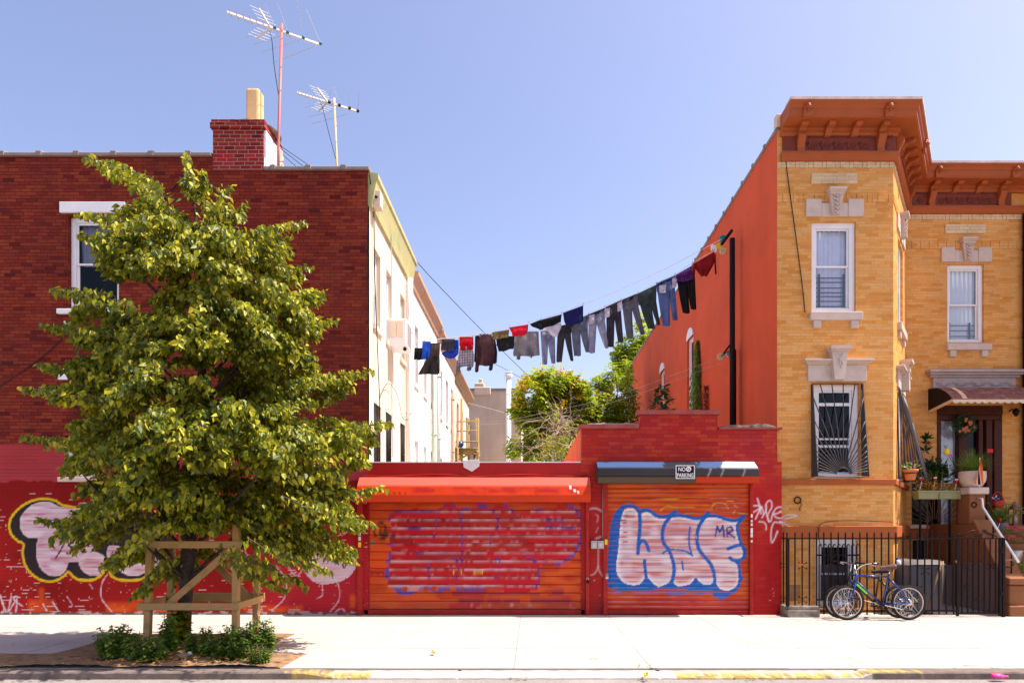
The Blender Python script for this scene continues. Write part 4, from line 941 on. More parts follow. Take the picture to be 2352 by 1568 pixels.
# signs
Ds = 12.185; Ts = FRONT(Ds)
x0, x1, z0, z1 = wpx(1551, 1597, 1067, 1100, Ds)
sg = thing('parking_sign', 'black NO PARKING sign with white lettering on the black shutter hood', 'sign', ((x0 + x1) / 2, Ds, z0))
MB(Ts).box(x0, x1, -.012, 0, z0, z1).build('board', 'sign_black', sg, bevel=.006)
m = MB(Ts); g = .008; b_ = .014
for a, b, c, d in ((x0 + g, x1 - g, z1 - g - b_, z1 - g), (x0 + g, x1 - g, z0 + g, z0 + g + b_), (x0 + g, x0 + g + b_, z0 + g + b_, z1 - g - b_), (x1 - g - b_, x1 - g, z0 + g + b_, z1 - g - b_)): m.box(a, b, .0005, .004, c, d)
m.build('border', 'sign_white', sg)
def text(s, x, z, size, D, mat, parent, name='lettering', sx=1., rz=0.):
    c = bpy.data.curves.new(name, 'FONT'); c.body = s; c.size = size; c.extrude = .002; c.align_x = 'CENTER'; c.offset = size * .012
    t = bpy.data.objects.new(name, c); COL.objects.link(t)
    dg = bpy.context.evaluated_depsgraph_get(); me = bpy.data.meshes.new_from_object(t.evaluated_get(dg))
    bpy.data.objects.remove(t); o = bpy.data.objects.new(name, me); COL.objects.link(o); me.materials.clear(); me.materials.append(MATS[mat])
    o.parent = parent; o.location = Vector((x, D - .0025, z)) - (parent.location if parent.type == 'EMPTY' else Vector()); o.rotation_euler = (R(90), 0, rz); o.scale = (sx, 1, 1)
    return o
hS = z1 - z0; wS = x1 - x0
text('NO', x0 + wS * .33, z0 + hS * .56, hS * .40, Ds, 'sign_white', sg, sx=.82)
text('PARKING', x0 + wS * .5, z0 + hS * .14, hS * .40, Ds, 'sign_white', sg, sx=.70)
m = MB(); m.torus((x0 + wS * .66, Ds - .003, z0 + hS * .70), hS * .145, .009, (0, 1, 0), 24, 6, .3); m.beam((x0 + wS * .66 - hS * .1, Ds - .003, z0 + hS * .6), (x0 + wS * .66 + hS * .1, Ds - .003, z0 + hS * .8), .004, .012); m.build('prohibition_ring', 'sign_white', sg)
text('P', x0 + wS * .66, z0 + hS * .62, hS * .22, Ds, 'sign_white', sg)
x0, x1 = PX(1064, FY), PX(1101, FY)
m = MB(); y = FY - .03; m.extr([(x0, y, PZ(1057, FY)), (x0 + .01, y, PZ(1073, FY)), (x0 + .17, y, PZ(1083, FY)), (x1, y, PZ(1071, FY)), (x1, y, PZ(1055, FY))], (0, -.012, 0))
tag(m.build('plaque', 'plaque', None, bevel=.003), 'small white pointed plaque fixed on the low red parapet', 'plaque')
# ------------------------------------------------------------ yellow brick row house
yh = thing('brick_house', 'yellow brick row house with a bay, brown bracketed cornice and orange side wall', 'house', (XO + 3, YB, 0))
xc, xm = PX(2052, YB), PX(2083, YM)
T1, T3 = FRONT(YB), FRONT(YM)
La = math.hypot(xm - xc, YM - YB); T2 = frame((xc, YB, 0), (xm - xc, YM - YB))
ZC = 9.46
w_up = wpx(1864, 1966, 509, 716, YB); w_lo = wpx(1869, 1974, 882, 1097, YB); w_ba = wpx(1873, 1970, 1238, 1395, YB)
a_up = (.75, 1.75, w_up[2], w_up[3]); a_lo = (.75, 1.75, w_lo[2], w_lo[3])
m_up = wpx(2176, 2260, 607, 786, YM); m_dr = (PX(2152, YM), PX(2302, YM), 1.72, PZ(932, YM)); m_lo = wpx(2094, 2197, 1110, 1204, YM); m_en = (PX(2096, YM), PX(2186, YM), -.01, PZ(1240, YM))
cv = Canvas(1780, 1850, 1120, 1260, 1.); tagmarks(cv, .8)
m = MB(T1)
zsp = PZ(1130, YB)
wall(m, XO, PX(1850, YB), 0, zsp, [], step=.018); pc = verts_paint(m, cv, YB); k0 = len(m.v)
wall(m, PX(1850, YB), xc, 0, zsp, [w_ba], .16); wall(m, XO, xc, zsp, ZC, [w_up, w_lo], .16)
m.T = T2; wall(m, 0, La, 0, ZC, [a_up, a_lo], .14)
m.T = T3; wall(m, xm, 11.75, 0, ZC, [m_up, m_dr, m_lo, m_en], .2)
m.T = frame((11.75, YM, 0), (1.5, YB - YM)); wall(m, 0, math.hypot(1.5, YM - YB), 0, ZC); m.T = T1; wall(m, 13.25, 15.6, 0, ZC)  # neighbour's bay out of view, added to shade the recess, awning and stoop
pc = np.vstack([pc, np.zeros((len(m.v) - k0, 4))])
m.build('front_wall_and_added_bay', 'yellow_brick', yh, paint=pc)
# orange side wall with two arched windows
TS = frame((XO, 31.5, 0), (0, -1)); 
def sw(D): return 31.5 - D
wins = [(sw(20.35), sw(19.55), 5.2, 7.45), (sw(24.7), sw(23.85), 5.2, 7.45)]
m = MB(TS); wall(m, 0, sw(YB), 0, ZC - .02, wins, .13)
m.build('side_wall', 'orange_stucco', yh)
for a, b, c, d in wins:
    sash(TS, a, b, c, d - .02, yh, .07, .08, glassm='dark_glass')
    mm = MB(TS); n = 12; cu = (a + b) / 2; r = (b - a) / 2
    pts = [(cu + r * math.cos(math.pi * k / n), .03, d - .06 + .30 * math.sin(math.pi * k / n)) for k in range(n + 1)]
    i0 = [mm.pt(p) for p in pts]; i1 = [mm.pt((p[0], -.02, p[2])) for p in pts]; mm.face(i0); 
    for k in range(n): mm.face((i0[k], i1[k], i1[k + 1], i0[k + 1]))
    mm.build('arched_head', 'white_paint', yh)
m = MB(); m.box(XO + .02, 14, YM + .3, 31.4, ZC - .5, ZC - .35); m.quad((14, YM, 0), (14, 31.4, 0), (14, 31.4, ZC), (14, YM, ZC)); m.quad((15.6, YB, 0), (15.6, YM, 0), (15.6, YM, ZC), (15.6, YB, ZC)); m.quad((XO, 31.4, 0), (14, 31.4, 0), (14, 31.4, ZC), (XO, 31.4, ZC)); m.poly([(XO + .02, YB + .2, ZC - .4), (xc - .1, YB + .2, ZC - .4), (xm - .1, YM + .3, ZC - .4), (XO + .02, YM + .3, ZC - .4)])
m.build('roof', 'roof_tar', yh)
m = MB(); n = 26
m.box(XO - .03, XO + .26, YB + .02, 31.5, ZC - .02, ZC + .05)
for k in range(n): y = YB + .6 + k * .72; m.box(XO - .045, XO + .275, y, y + .09, ZC - .03, ZC + .085)
m.build('coping', 'coping', yh, bevel=.01)
MB().box(XO - .012, XO + .10, YB - .008, YB + .15, PZ(290, YB), PZ(262, YB)).build('parapet_end', 'grey_render', yh, bevel=.01)
# cornice
path = [(XO + .06, YB), (xc, YB), (xm, YM), (11.75, YM), (13.25, YB), (15.6, YB)]  # cornice runs on round the added, unseen bay
zt = 9.735
m = MB()
m.sweep(path, [(-.1, zt), (.50, zt), (.50, zt - .03), (.46, zt - .06), (.445, zt - .11), (.42, zt - .13), (.42, zt - .235), (.40, zt - .25), (.40, zt - .275), (-.1, zt - .275)])
zf = zt - .275
m.sweep(path, [(-.05, zf), (.13, zf), (.13, zf - .04), (.09, zf - .06), (.09, zf - .11), (.055, zf - .15), (-.05, zf - .15)])
m.sweep(path, [(-.05, 8.99), (.11, 8.99), (.12, 8.94), (.10, 8.92), (.08, 8.86), (.05, 8.83), (-.05, 8.83)])
cor = m.build('cornice', 'cornice_paint', yh)
m = MB(); m.sweep([(XO + .10, YB), (xc, YB), (xm, YM), (PX(2320, YM), YM)], [(-.02, zf - .15), (.045, zf - .15), (.045, 8.99), (-.02, 8.99)])
m.build('frieze', 'frieze_paint', cor)
m = MB(); m.sweep(path, [(.25, zt + .002), (.515, zt + .004), (.515, zt + .05), (.25, zt + .03)]); m.build('flashing', 'flashing', cor)
m = MB()
def orn(T, u0, u1):
    n = max(1, int((u1 - u0) / .225)); st = (u1 - u0) / n; zc = 9.13
    for k in range(n):
        u = u0 + (k + .5) * st; c = T(u, .045, zc); ax = T(0, 1, 0) - T(0, 0, 0)
        m.torus(c, .062, .016, ax, 16, 6); m.ball(c, .026, 6); m.torus(c + Vector((0, 0, 0)), .034, .010, ax, 12, 5)
        if k: 
            c2 = T(u - st / 2, .045, zc); m.tube([c2 + Vector((0, 0, .07)), T(u - st / 2 + .02, .055, zc), c2 + Vector((0, 0, -.07))], .014, 5); m.tube([T(u - st / 2 - .04, .05, zc + .05), T(u - st / 2 + .0, .06, zc - .01), T(u - st / 2 + .04, .05, zc - .06)], .012, 5)
    u = u0
    while u < u1:
        m.ball(T(u, .06, zf - .165), .02, 5); u += .055
for a_ in ((T1, XO + .34, xc - .42), (T1, xc - .34, xc - .02), (T2, .15, La - .2), (T3, xm + .08, PX(2133, YM)), (T3, PX(2148, YM), PX(2292, YM))):
    m = MB(); orn(*a_); m.build('frieze_ornament', 'frieze_paint', cor)
pass
MODI = [(.04, zf), (.33, zf), (.33, zf - .05), (.29, zf - .075), (.20, zf - .08), (.15, zf - .12), (.11, zf - .17), (.04, zf - .18)]
CONS = [(.04, zf - .10), (.155, zf - .12), (.185, zf - .18), (.17, zf - .25), (.115, zf - .33), (.10, zf - .40), (.115, zf - .46), (.095, zf - .475), (.04, zf - .475)]
def bracket(T, u, prof, wd):
    mm = MB(); mm.extr([T(u - wd / 2, o, z) for o, z in prof], T(u + wd / 2, 0, 0) - T(u - wd / 2, 0, 0)); mm.build('bracket', 'cornice_paint', cor, bevel=.008)
us1 = [5.16, 5.67, 6.18, 6.69]
us1 = [PX(1838, 12.8), 0, 0, PX(2021, 12.8)]; us1[1] = us1[0] + (us1[3] - us1[0]) / 3; us1[2] = us1[0] + (us1[3] - us1[0]) * 2 / 3
for u in us1: bracket(T1, u, MODI, .13)
for u in (us1[0], us1[3]): bracket(T1, u, CONS, .145)
for u in np.linspace(.55, La - .42, 5): bracket(T2, u, MODI, .12)
bracket(T2, .12, CONS, .14); bracket(T2, La - .16, CONS, .14)
us3 = np.linspace(PX(2140, 14.95), PX(2300, 14.95), 4)
for u in us3: bracket(T3, u, MODI, .13)
for u in (us3[0], us3[3]): bracket(T3, u, CONS, .145)
for T, u in ((T1, PX(1856, 12.4)), (T1, PX(2044, 12.4)), (T2, La * .46), (T3, PX(2160, 14.55)), (T3, PX(2337, 14.55))):
    mm = MB(); 
    p8 = [T(u - .085, .42, zt - .29), T(u + .085, .42, zt - .29), T(u + .085, .42, zt - .02), T(u - .085, .42, zt - .02)]; nv = T(0, .045, 0) - T(0, 0, 0); mm.extr(p8[::-1], nv)
    c = T(u, .47, zt - .10); mm.ball(c, .062, 8, (1, .9, 1)); mm.ball(c + nv * .9 + Vector((0, 0, -.03)), .034, 8)
    for s in (-1, 1): mm.ball(T(u + s * .05, .475, zt - .045), .024, 6); mm.ball(T(u + s * .055, .472, zt - .13), .028, 6)
    mm.ball(T(u, .475, zt - .17), .03, 6)
    mm.build('lion_mask', 'cornice_paint', cor)
# brick courses and panels standing proud
for T, a, b in ((T1, XO, xc), (T2, .0, La), (T3, xm, PX(2345, YM))):
    mm = MB(T); n = int((b - a) / .085)
    for k in range(n): mm.box(a + (b - a) * k / n + .003, a + (b - a) * (k + 1) / n - .003, -.02, .018 + .004 * (k % 3), 8.715, 8.825)
    mm.build('soldier_course', 'pale_brick', yh)
    mm = MB(T); n = int((b - a) / .10)
    zz0 = PZ(465, YB)
    for k in range(n): mm.box(a + (b - a) * k / n + .003, a + (b - a) * (k + 1) / n - .003, -.02, .010 + .006 * (k % 2), zz0, zz0 + .17)
    mm.build('soldier_course', 'yellow_brick', yh)
for T, a, b, c, d in ((T1, PX(1863, YB), PX(1968, YB), PZ(423, YB), PZ(399, YB)), (T3, PX(2170, YM), PX(2263, YM), PZ(537, YM), PZ(516, YM))):
    MB(T).box(a, b, -.02, .022, c, d).build('brick_panel', 'pale_brick', yh)
# stone window heads
def acanthus(mm, T, u, z0, z1, wt, wb):
    for s in (-1, 0, 1):
        for k in range(5):
            t = k / 4; z = z1 - .03 - (z1 - z0 - .05) * t; w_ = (wt + (wb - wt) * t) * .36
            if s == 0: mm.ball(T(u, .115, z), .022, 6, (1, 1, 1.6))
            else: mm.tube([T(u, .10, z), T(u + s * w_ * .6, .125, z + .02), T(u + s * w_, .105, z + .055)], [.016, .013, .006], 5)
def head_flat(T, u0, u1, z0, z1, uk, zk0, zk1):
    mm = MB(T); bw = (u1 - u0) * .27
    mm.extr([(u0, 0, z0), (u0 + bw * 1.05, 0, z0), (u0 + bw * .93, 0, z1), (u0, 0, z1)], (0, .035, 0)) if T is None else None
    for a, b, c, d in ((u0, u0 + bw, z0, z1), (u1 - bw, u1, z0, z1), (u0 + bw, u1 - bw, z0, z1 - (z1 - z0) * .22)): mm.box(a, b, -.02, .035 if b - a < bw * 1.05 else .022, c, d)
    mm.build('lintel', 'stone', yh, bevel=.008)
    kk = MB(T); wk = .17
    kk.box(uk - wk, uk + wk, 0, .17, zk1 - .045, zk1); kk.box(uk - wk * .92, uk + wk * .92, 0, .145, zk1 - .075, zk1 - .045); kk.box(uk - wk * .8, uk + wk * .8, 0, .125, zk1 - .12, zk1 - .075)
    kk.extr([T(uk - .13, 0, zk1 - .12), T(uk - .08, 0, zk0), T(uk + .08, 0, zk0), T(uk + .13, 0, zk1 - .12)], T(0, .09, 0) - T(0, 0, 0)) if False else None
    pts = [(uk - .13, 0.0, zk1 - .12), (uk - .075, 0.0, zk0), (uk + .075, 0.0, zk0), (uk + .13, 0.0, zk1 - .12)]
    i0 = [kk.pt(p) for p in pts]; i1 = [kk.pt((p[0], .095, p[2])) for p in pts]; kk.face(i1[::-1])
    for k in range(4): kk.face((i0[k], i0[(k + 1) % 4], i1[(k + 1) % 4], i1[k]))
    kk.T = None; acanthus(kk, T, uk, zk0, zk1 - .12, .26, .16)
    kk.build('keystone', 'stone', yh)
def head_hood(T, u0, u1, z0, z1, uk, zk1):
    mm = MB(T); e = .08
    mm.box(u0 + e, u1 - e, -.02, .04, z0, z1 - .1)
    for k, (o, za, zb_) in enumerate(((.07, .10, .075), (.11, .075, .045), (.15, .045, 0))): mm.box(u0 + e - (o - .04) * .9, u1 - e + (o - .04) * .9, -.02, o, z1 - za, z1 - zb_)
    mm.build('lintel', 'stone', yh, bevel=.006)
    kk = MB(T); kk.box(uk - .2, uk + .2, 0, .24, zk1 - .06, zk1); kk.box(uk - .175, uk + .175, 0, .21, zk1 - .10, zk1 - .06)
    pts = [(uk - .15, 0, zk1 - .10), (uk - .10, 0, z0 + .01), (uk + .10, 0, z0 + .01), (uk + .15, 0, zk1 - .10)]
    i0 = [kk.pt(p) for p in pts]; i1 = [kk.pt((p[0], .175, p[2])) for p in pts]; kk.face(i1[::-1])
    for k in range(4): kk.face((i0[k], i0[(k + 1) % 4], i1[(k + 1) % 4], i1[k]))
    kk.T = None; kk.torus(T(uk - .03, .18, zk1 - .2), .04, .012, T(0, 1, 0) - T(0, 0, 0), 12, 5); kk.torus(T(uk + .02, .18, zk1 - .33), .035, .011, T(0, 1, 0) - T(0, 0, 0), 12, 5); kk.tube([T(uk + .05, .178, zk1 - .14), T(uk - .02, .19, zk1 - .27), T(uk + .03, .178, zk1 - .42)], .012, 5)
    kk.build('keystone', 'stone', yh)
def sill(T, u0, u1, z, h=.16, br=True):
    mm = MB(T); mm.box(u0, u1, -.16, .085, z - h, z)
    if br:
        for u in (u0 + .07, u1 - .07 - .15): mm.box(u, u + .15, -.02, .06, z - h - .15, z - h)
    mm.build('sill', 'stone', yh, bevel=.01)
head_flat(T1, PX(1850, YB), PX(1983, YB), PZ(498, YB), PZ(458, YB), PX(1917, YB), PZ(496, YB), PZ(438, YB))
sill(T1, PX(1858, YB), PX(1978, YB), PZ(718, YB))
head_flat(T3, PX(2161, YM), PX(2277, YM), PZ(602, YM), PZ(568, YM), PX(2219, YM), PZ(600, YM), PZ(551, YM))
sill(T3, PX(2172, YM), PX(2274, YM), PZ(790, YM), .15)
head_flat(T2, .55, 1.95, a_up[3] + .09, a_up[3] + .42, 1.25, a_up[3] + .10, a_up[3] + .60)
sill(T2, .68, 1.82, a_up[2] - .02)
head_hood(T1, PX(1845, YB), PX(1998, YB), PZ(876, YB), PZ(827, YB), PX(1920, YB), PZ(800, YB))
head_hood(T2, .48, 2.02, a_lo[3] + .05, a_lo[3] + .47, 1.25, a_lo[3] + .69)
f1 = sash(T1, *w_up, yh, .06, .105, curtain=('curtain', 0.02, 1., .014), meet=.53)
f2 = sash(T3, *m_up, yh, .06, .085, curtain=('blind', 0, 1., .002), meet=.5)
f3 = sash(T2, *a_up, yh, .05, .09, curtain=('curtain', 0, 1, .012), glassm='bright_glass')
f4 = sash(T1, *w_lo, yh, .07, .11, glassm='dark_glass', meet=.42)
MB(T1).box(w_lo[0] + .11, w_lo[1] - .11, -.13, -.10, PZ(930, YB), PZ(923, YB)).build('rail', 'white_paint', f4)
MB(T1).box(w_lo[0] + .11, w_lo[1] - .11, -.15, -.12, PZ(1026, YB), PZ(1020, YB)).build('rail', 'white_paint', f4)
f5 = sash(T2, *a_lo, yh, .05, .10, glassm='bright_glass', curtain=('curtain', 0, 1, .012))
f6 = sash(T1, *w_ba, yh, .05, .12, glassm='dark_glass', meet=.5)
# inside guards in the upper windows
for T, f, (a, b, c, d), fr in ((T1, f1, w_up, ((1890, 1947), (632, 642, 655, 666, 675, 686, 698), 622, 704)), (T3, f2, m_up, ((2191, 2238), (743, 755, 768, 779), 736, 780))):
    Dq = YB if f is f1 else YM; mm = MB(T); o = -.18
    for x in fr[0]: mm.box(PX(x, Dq) - .018, PX(x, Dq) + .018, o, o + .02, PZ(fr[3], Dq), PZ(fr[2], Dq))
    for y in fr[1]: mm.box(a + .12, b - .12, o + .02, o + .03, PZ(y, Dq) - .010, PZ(y, Dq) + .010)
    mm.build('window_guard', 'black_iron', f)
# sunburst grilles that bulge out at the foot
def sunburst(T, u0, u1, z0, z1, parent, bul=.24):
    mm = MB(T); H_ = z1 - z0; r = .011
    def o(z): t = 1 - (z - z0) / H_; return .04 + bul * t
    L = lambda u, z: (u, o(z), z)
    line = lambda a, b: mm.tube([L(a[0] + (b[0] - a[0]) * t, a[1] + (b[1] - a[1]) * t) for t in np.linspace(0, 1, 7)], r, 5)
    for u in (u0, u1): line((u, z0), (u, z1)); mm.tube([(u, .0, z1), (u, .03, z0)], .016, 5); mm.tube([(u, 0, z0 + .04), L(u, z0 + .04)], r, 5)
    for u in (u0, u1):
        for fr in (.15, .3, .45, .6, .75, .9): mm.tube([(u, .035 + .01 * fr, z1), (u, .03 + (o(z0) - .03) * fr, z0)], r * 1.1, 4)
    line((u0, z1), (u1, z1)); line((u0, z0), (u1, z0))
    c = ((u0 + u1) / 2, z0 + .04); rr = .13
    mm.tube([L(c[0] + rr * math.cos(a), c[1] + rr * math.sin(a)) for a in np.linspace(0, math.pi, 12)], r, 5)
    for k in range(1, 25):
        a = math.pi * k / 25; dx, dz = math.cos(a), math.sin(a)
        t = min(((u1 if dx > 0 else u0) - c[0]) / dx if abs(dx) > 1e-3 else 9, (z1 - c[1]) / dz)
        line((c[0] + rr * dx, c[1] + rr * dz), (c[0] + t * dx, c[1] + t * dz))
    return mm.build('window_grille', 'grille_iron', parent)
sunburst(T1, PX(1864, YB), PX(1979, YB), PZ(1096, YB), PZ(882, YB), yh)
sunburst(T2, .66, 1.84, a_lo[2], a_lo[3] - .0, yh, .46)
mm = MB(T1)
for u in np.linspace(w_ba[0] + .05, w_ba[1] - .05, 9): mm.tube([(u, .05, w_ba[2]), (u, .05, w_ba[3] - .12), (u + .02, .05, w_ba[3] - .09), (u + .05, .05, w_ba[3] - .11)], .012, 5)
for z in (w_ba[2] + .15, w_ba[3] - .32): mm.box(w_ba[0], w_ba[1], .035, .065, z, z + .03)
mm.build('window_grille', 'black_iron', yh)
# brown stone bands, base
for T, a, b in ((T1, XO + .004, xc + .0), (T2, 0., La), ):
    MB(T).box(a, b + (.03 if T is T1 else 0), -.02, .055, PZ(1113, YB), PZ(1100, YB)).build('stone_band', 'brownstone', yh, bevel=.01)
    MB(T).box(a, b + (.03 if T is T1 else 0), -.02, .07, PZ(1234, YB), PZ(1207, YB)).build('stone_band', 'brownstone', yh, bevel=.012)
MB(T1).box(w_ba[0] - .1, w_ba[1] + .1, 0, .09, .09, w_ba[2]).build('sill', 'brownstone', yh, bevel=.01)
MB(T3).box(xm, PX(2200, YM), -.05, .10, PZ(1206, YM) - .07, PZ(1206, YM)).build('sill', 'stone', yh, bevel=.01)
MB(T3).box(xm, PX(2200, YM), -.05, .05, PZ(1236, YM), PZ(1206, YM) - .07).build('stone_band', 'brownstone', yh)
for dd in ((m_lo, 'dark_glass'), (m_en, 'dark_glass')):
    (a, b, c, d), g = dd; MB(T3).quad((a, -.19, c), (b, -.19, c), (b, -.19, d), (a, -.19, d)); mm = MB(T3); mm.quad((a, -.19, c), (b, -.19, c), (b, -.19, d), (a, -.19, d)); mm.build('pane' if c > 0 else 'basement_door', 'dark_room' if c < 0 else 'dark_glass', yh)
mm = MB(T3)
a, b, c, d = m_lo
for k in range(1, 14):
    t = math.pi * k / 14; L_ = min(abs(((b - a) / 2) / max(1e-3, abs(math.cos(t)))), (d - c) / math.sin(t)); mm.tube([((a + b) / 2 + .1 * math.cos(t), .01, c + .03 + .1 * math.sin(t)), ((a + b) / 2 + L_ * math.cos(t), .01, c + .03 + L_ * math.sin(t) * .96)], .008, 5)
mm.build('window_grille', 'rusty_iron', yh)
# door hood of carved stone, door case and awning
u0, u1 = PX(2126, YM), PX(2341, YM)
mm = MB(T3)
mm.box(u0 + .14, u1 - .12, -.02, .06, PZ(897, YM), PZ(868, YM))
for o, ya, yb in ((.10, 868, 863), (.15, 863, 858), (.20, 858, 852)): mm.box(u0 + .14 - o * .75, u1 - .12 + o * .75, -.02, o, PZ(ya, YM), PZ(yb, YM))
dh = mm.build('door_hood', 'carved_stone', yh, bevel=.006)
mm = MB()
for k in range(9):
    u = u0 + .3 + k * .2; z = PZ(883, YM); s = 1 if k % 2 else -1
    mm.tube([T3(u + .09 * math.cos(t) * (1 - t / 9), .065, z + s * .05 * math.sin(t) * (1 - t / 9)) for t in np.linspace(0, 5.5, 12)], .012, 5)
    mm.tube([T3(u - .1, .062, z - s * .04), T3(u, .07, z + s * .01), T3(u + .1, .062, z + s * .05)], .012, 5)
mm.build('scrollwork', 'carved_stone', dh)
a, b, c, d = m_dr
mm = MB(T3); 
for p, q, zz0, zz1, o in ((a, a + .09, c, d - .20, .02), (a, b, d - .20, d, .03), (a, b, d - .32, d - .2, .0), (a + .52, a + .72, c, d - .32, -.02), (b - .36, b - .22, c, d - .32, 0), (b - .20, b - .02, c, d - .32, .03), (b - .5, b - .4, c, d - .32, -.05)): mm.box(p, q, -.16, o, zz0, zz1)
dc = mm.build('door_case', 'door_wood', yh, bevel=.01)
mm = MB(T3); mm.quad((a + .09, -.14, c), (a + .52, -.14, c), (a + .52, -.14, d - .32), (a + .09, -.14, d - .32)); mm.build('pane', 'pane_glass', dc)
mm = MB(T3); n = 30; pr = None
for k in range(n + 1):
    u = a + .09 + .43 * k / n; r = [mm.pt((u, -.17 + .012 * math.sin(u * 70), z)) for z in (c, (c + d) / 2, d - .32)]
    if pr: mm.face((pr[0], r[0], r[1], pr[1]), True); mm.face((pr[1], r[1], r[2], pr[2]), True)
    pr = r
mm.build('curtain', 'lace', dc)
mm = MB(T3); mm.quad((a + .72, -.15, c), (b - .5, -.15, c), (b - .5, -.15, d - .32), (a + .72, -.15, d - .32)); mm.build('door_panel', 'dark_glass', dc)
mm = MB(T3); mm.quad((a, -.9, c), (b, -.9, c), (b, -.9, d), (a, -.9, d)); mm.build('hall_wall', 'dark_room', dc)
aw = thing('awning', 'brown metal awning with scalloped cream edge over the house door', 'awning', (9.04, YM, 4.4))
X0, X1 = PX(2130, YM), 12.6
prof = [(.03, 4.82), (.25, 4.80), (.48, 4.74), (.68, 4.63), (.82, 4.52), (.90, 4.42)]
pr2 = []
for k in range(len(prof) - 1):
    for t in (0, .33, .66): 
        q = prof[k][0] + (prof[k + 1][0] - prof[k][0]) * t, prof[k][1] + (prof[k + 1][1] - prof[k][1]) * t; pr2 += [q, (q[0] + .004, q[1] + .018), (q[0] + .02, q[1] + .014), (q[0] + .022, q[1] - .004)]
pr2.append(prof[-1])
mm = MB(T3); rr = [[mm.pt((u, o, z)) for o, z in pr2] for u in (X0, X1)]
for k in range(len(pr2) - 1): mm.face((rr[0][k], rr[0][k + 1], rr[1][k + 1], rr[1][k]))
mm.build('sheet', 'awning_metal', aw)
mm = MB(T3); e = [(o, z) for o, z in prof] + [(.90, 4.40), (.03, 4.30)]
mm.poly([(X0, o, z) for o, z in e]); mm.build('end_panel', 'black_iron', aw)
mm = MB(T3); u = X0; zt_ = 4.425
while u < X1:
    mm.poly([(u, .905, zt_), (u, .905, zt_ - .05)] + [(u + .16 * t, .905, zt_ - .05 - .035 * math.sin(math.pi * t)) for t in (.2, .4, .6, .8)] + [(u + .16, .905, zt_ - .05), (u + .16, .905, zt_)]); u += .16
mm.poly([(X0 - .004, .9, 4.44), (X0 - .004, .03, 4.33), (X0 - .004, .03, 4.26), (X0 - .004, .9, 4.37)])
mm.extr([(X0 + .24, o + .01, z + .022) for o, z in prof] + [(X0 + .24, o, z) for o, z in prof[::-1]], (.10, 0, 0)) if False else None
for k in range(len(prof) - 1): mm.quad((X0 + .22, prof[k][0] + .01, prof[k][1] + .024), (X0 + .32, prof[k][0] + .01, prof[k][1] + .024), (X0 + .32, prof[k + 1][0] + .012, prof[k + 1][1] + .02), (X0 + .22, prof[k + 1][0] + .012, prof[k + 1][1] + .02))
mm.build('valance', 'awning_trim', aw)
# stoop
st = thing('stoop', 'brownstone entrance stoop with sloping cheek wall and steps', 'stoop', (9.2, 12.4, 0))
XS0, XS1 = 9.03, 9.36
mm = MB(); mm.extr([(XS0, 12.42, 0), (XS0, 12.42, .58), (XS0, 12.5, .60), (XS0, 13.36, 1.74), (XS0, 15.02, 1.74), (XS0, 15.02, 0)], (XS1 - XS0, 0, 0)); mm.build('cheek_wall', 'stoop_stone', st, bevel=.015)
mm = MB(); mm.box(XS0 - .05, XS1 + .05, 12.34, 12.78, 0, .2); mm.build('base_block', 'stoop_stone', st, bevel=.015)
mm = MB(); mm.extr([(XS0 - .04, 12.36, .60), (XS0 - .04, 12.36, .72), (XS0 - .04, 12.56, .74), (XS0 - .04, 13.38, 1.84), (XS0 - .04, 13.40, 1.745), (XS0 - .04, 12.5, .605)], (XS1 - XS0 + .08, 0, 0)); mm.build('sloped_coping', 'stoop_stone', st, bevel=.01)
mm = MB(); mm.box(XS0, XS1, 13.55, 13.95, 1.745, 2.36); mm.build('pier', 'stoop_stone', st, bevel=.012)
mm = MB(); mm.box(XS0 - .04, XS1 + .05, 13.5, 14.0, 2.36, 2.50); mm.build('pier_cap', 'stone', st, bevel=.015)
mm = MB(); n = 9
for k in range(n): mm.box(XS1 + .003, 10.9, 12.55 + k * .17, 15.0, (k) * .19 + .0, (k + 1) * .19)
mm.build('steps', 'stoop_stone', st, bevel=.01)
mm = MB(); mm.extr([(10.91, 12.42, 0), (10.91, 12.42, .6), (10.91, 13.36, 1.74), (10.91, 15.02, 1.74), (10.91, 15.02, 0)], (.33, 0, 0)); mm.build('cheek_wall', 'stoop_stone', st)
hr = thing('handrail', 'silver handrail on black scroll brackets along the stoop wall', 'handrail', (9.2, 13.4, 1.8))
mm = MB(); mm.tube([(9.2, 13.62, 2.26), (9.2, 13.42, 2.26), (9.2, 13.40, 2.08), (9.2, 12.42, 1.02)], .026, 8); mm.build('rail', 'alu', hr)
for y, z in ((13.1, 1.5), (12.6, .88)):
    mm = MB(); zr_ = 1.02 + (y - 12.42) * 1.08
    mm.tube([(9.2, y, z - .08), (9.2, y, zr_)], .014, 6); [mm.tube([(9.2 - .01, y + .05 * math.cos(t) * (1 - t / 8) - .05, z + .10 + .05 * math.sin(t) * (1 - t / 8)) for t in np.linspace(0, 6, 14)], .009, 5) for _ in (0,)]
    mm.tube([(9.2, y, z + .02), (9.06, y - .02, z + .05), (9.0, y - .03, z + .10), (9.04, y - .03, z + .13)], .011, 5); mm.build('bracket', 'black_iron', hr)
mm = MB(); mm.tube([(9.2, 13.62, 2.26), (9.12, 13.62, 2.26), (9.08, 13.62, 2.20), (9.12, 13.62, 2.10)], .02, 6); mm.torus((9.12, 13.55, 2.14), .05, .014, (0, 1, 0)); mm.build('scroll', 'black_iron', hr)
dp = thing('downpipe', 'dark downpipe at the right end of the yellow brick house', 'pipe', (PX(2349, YM), YM - .1, 0))
mm = MB(); mm.tube([(PX(2349, YM), YM - .1, 0), (PX(2349, YM), YM - .1, 8.8)], .065, 10); mm.build('pipe', 'black_steel', dp)
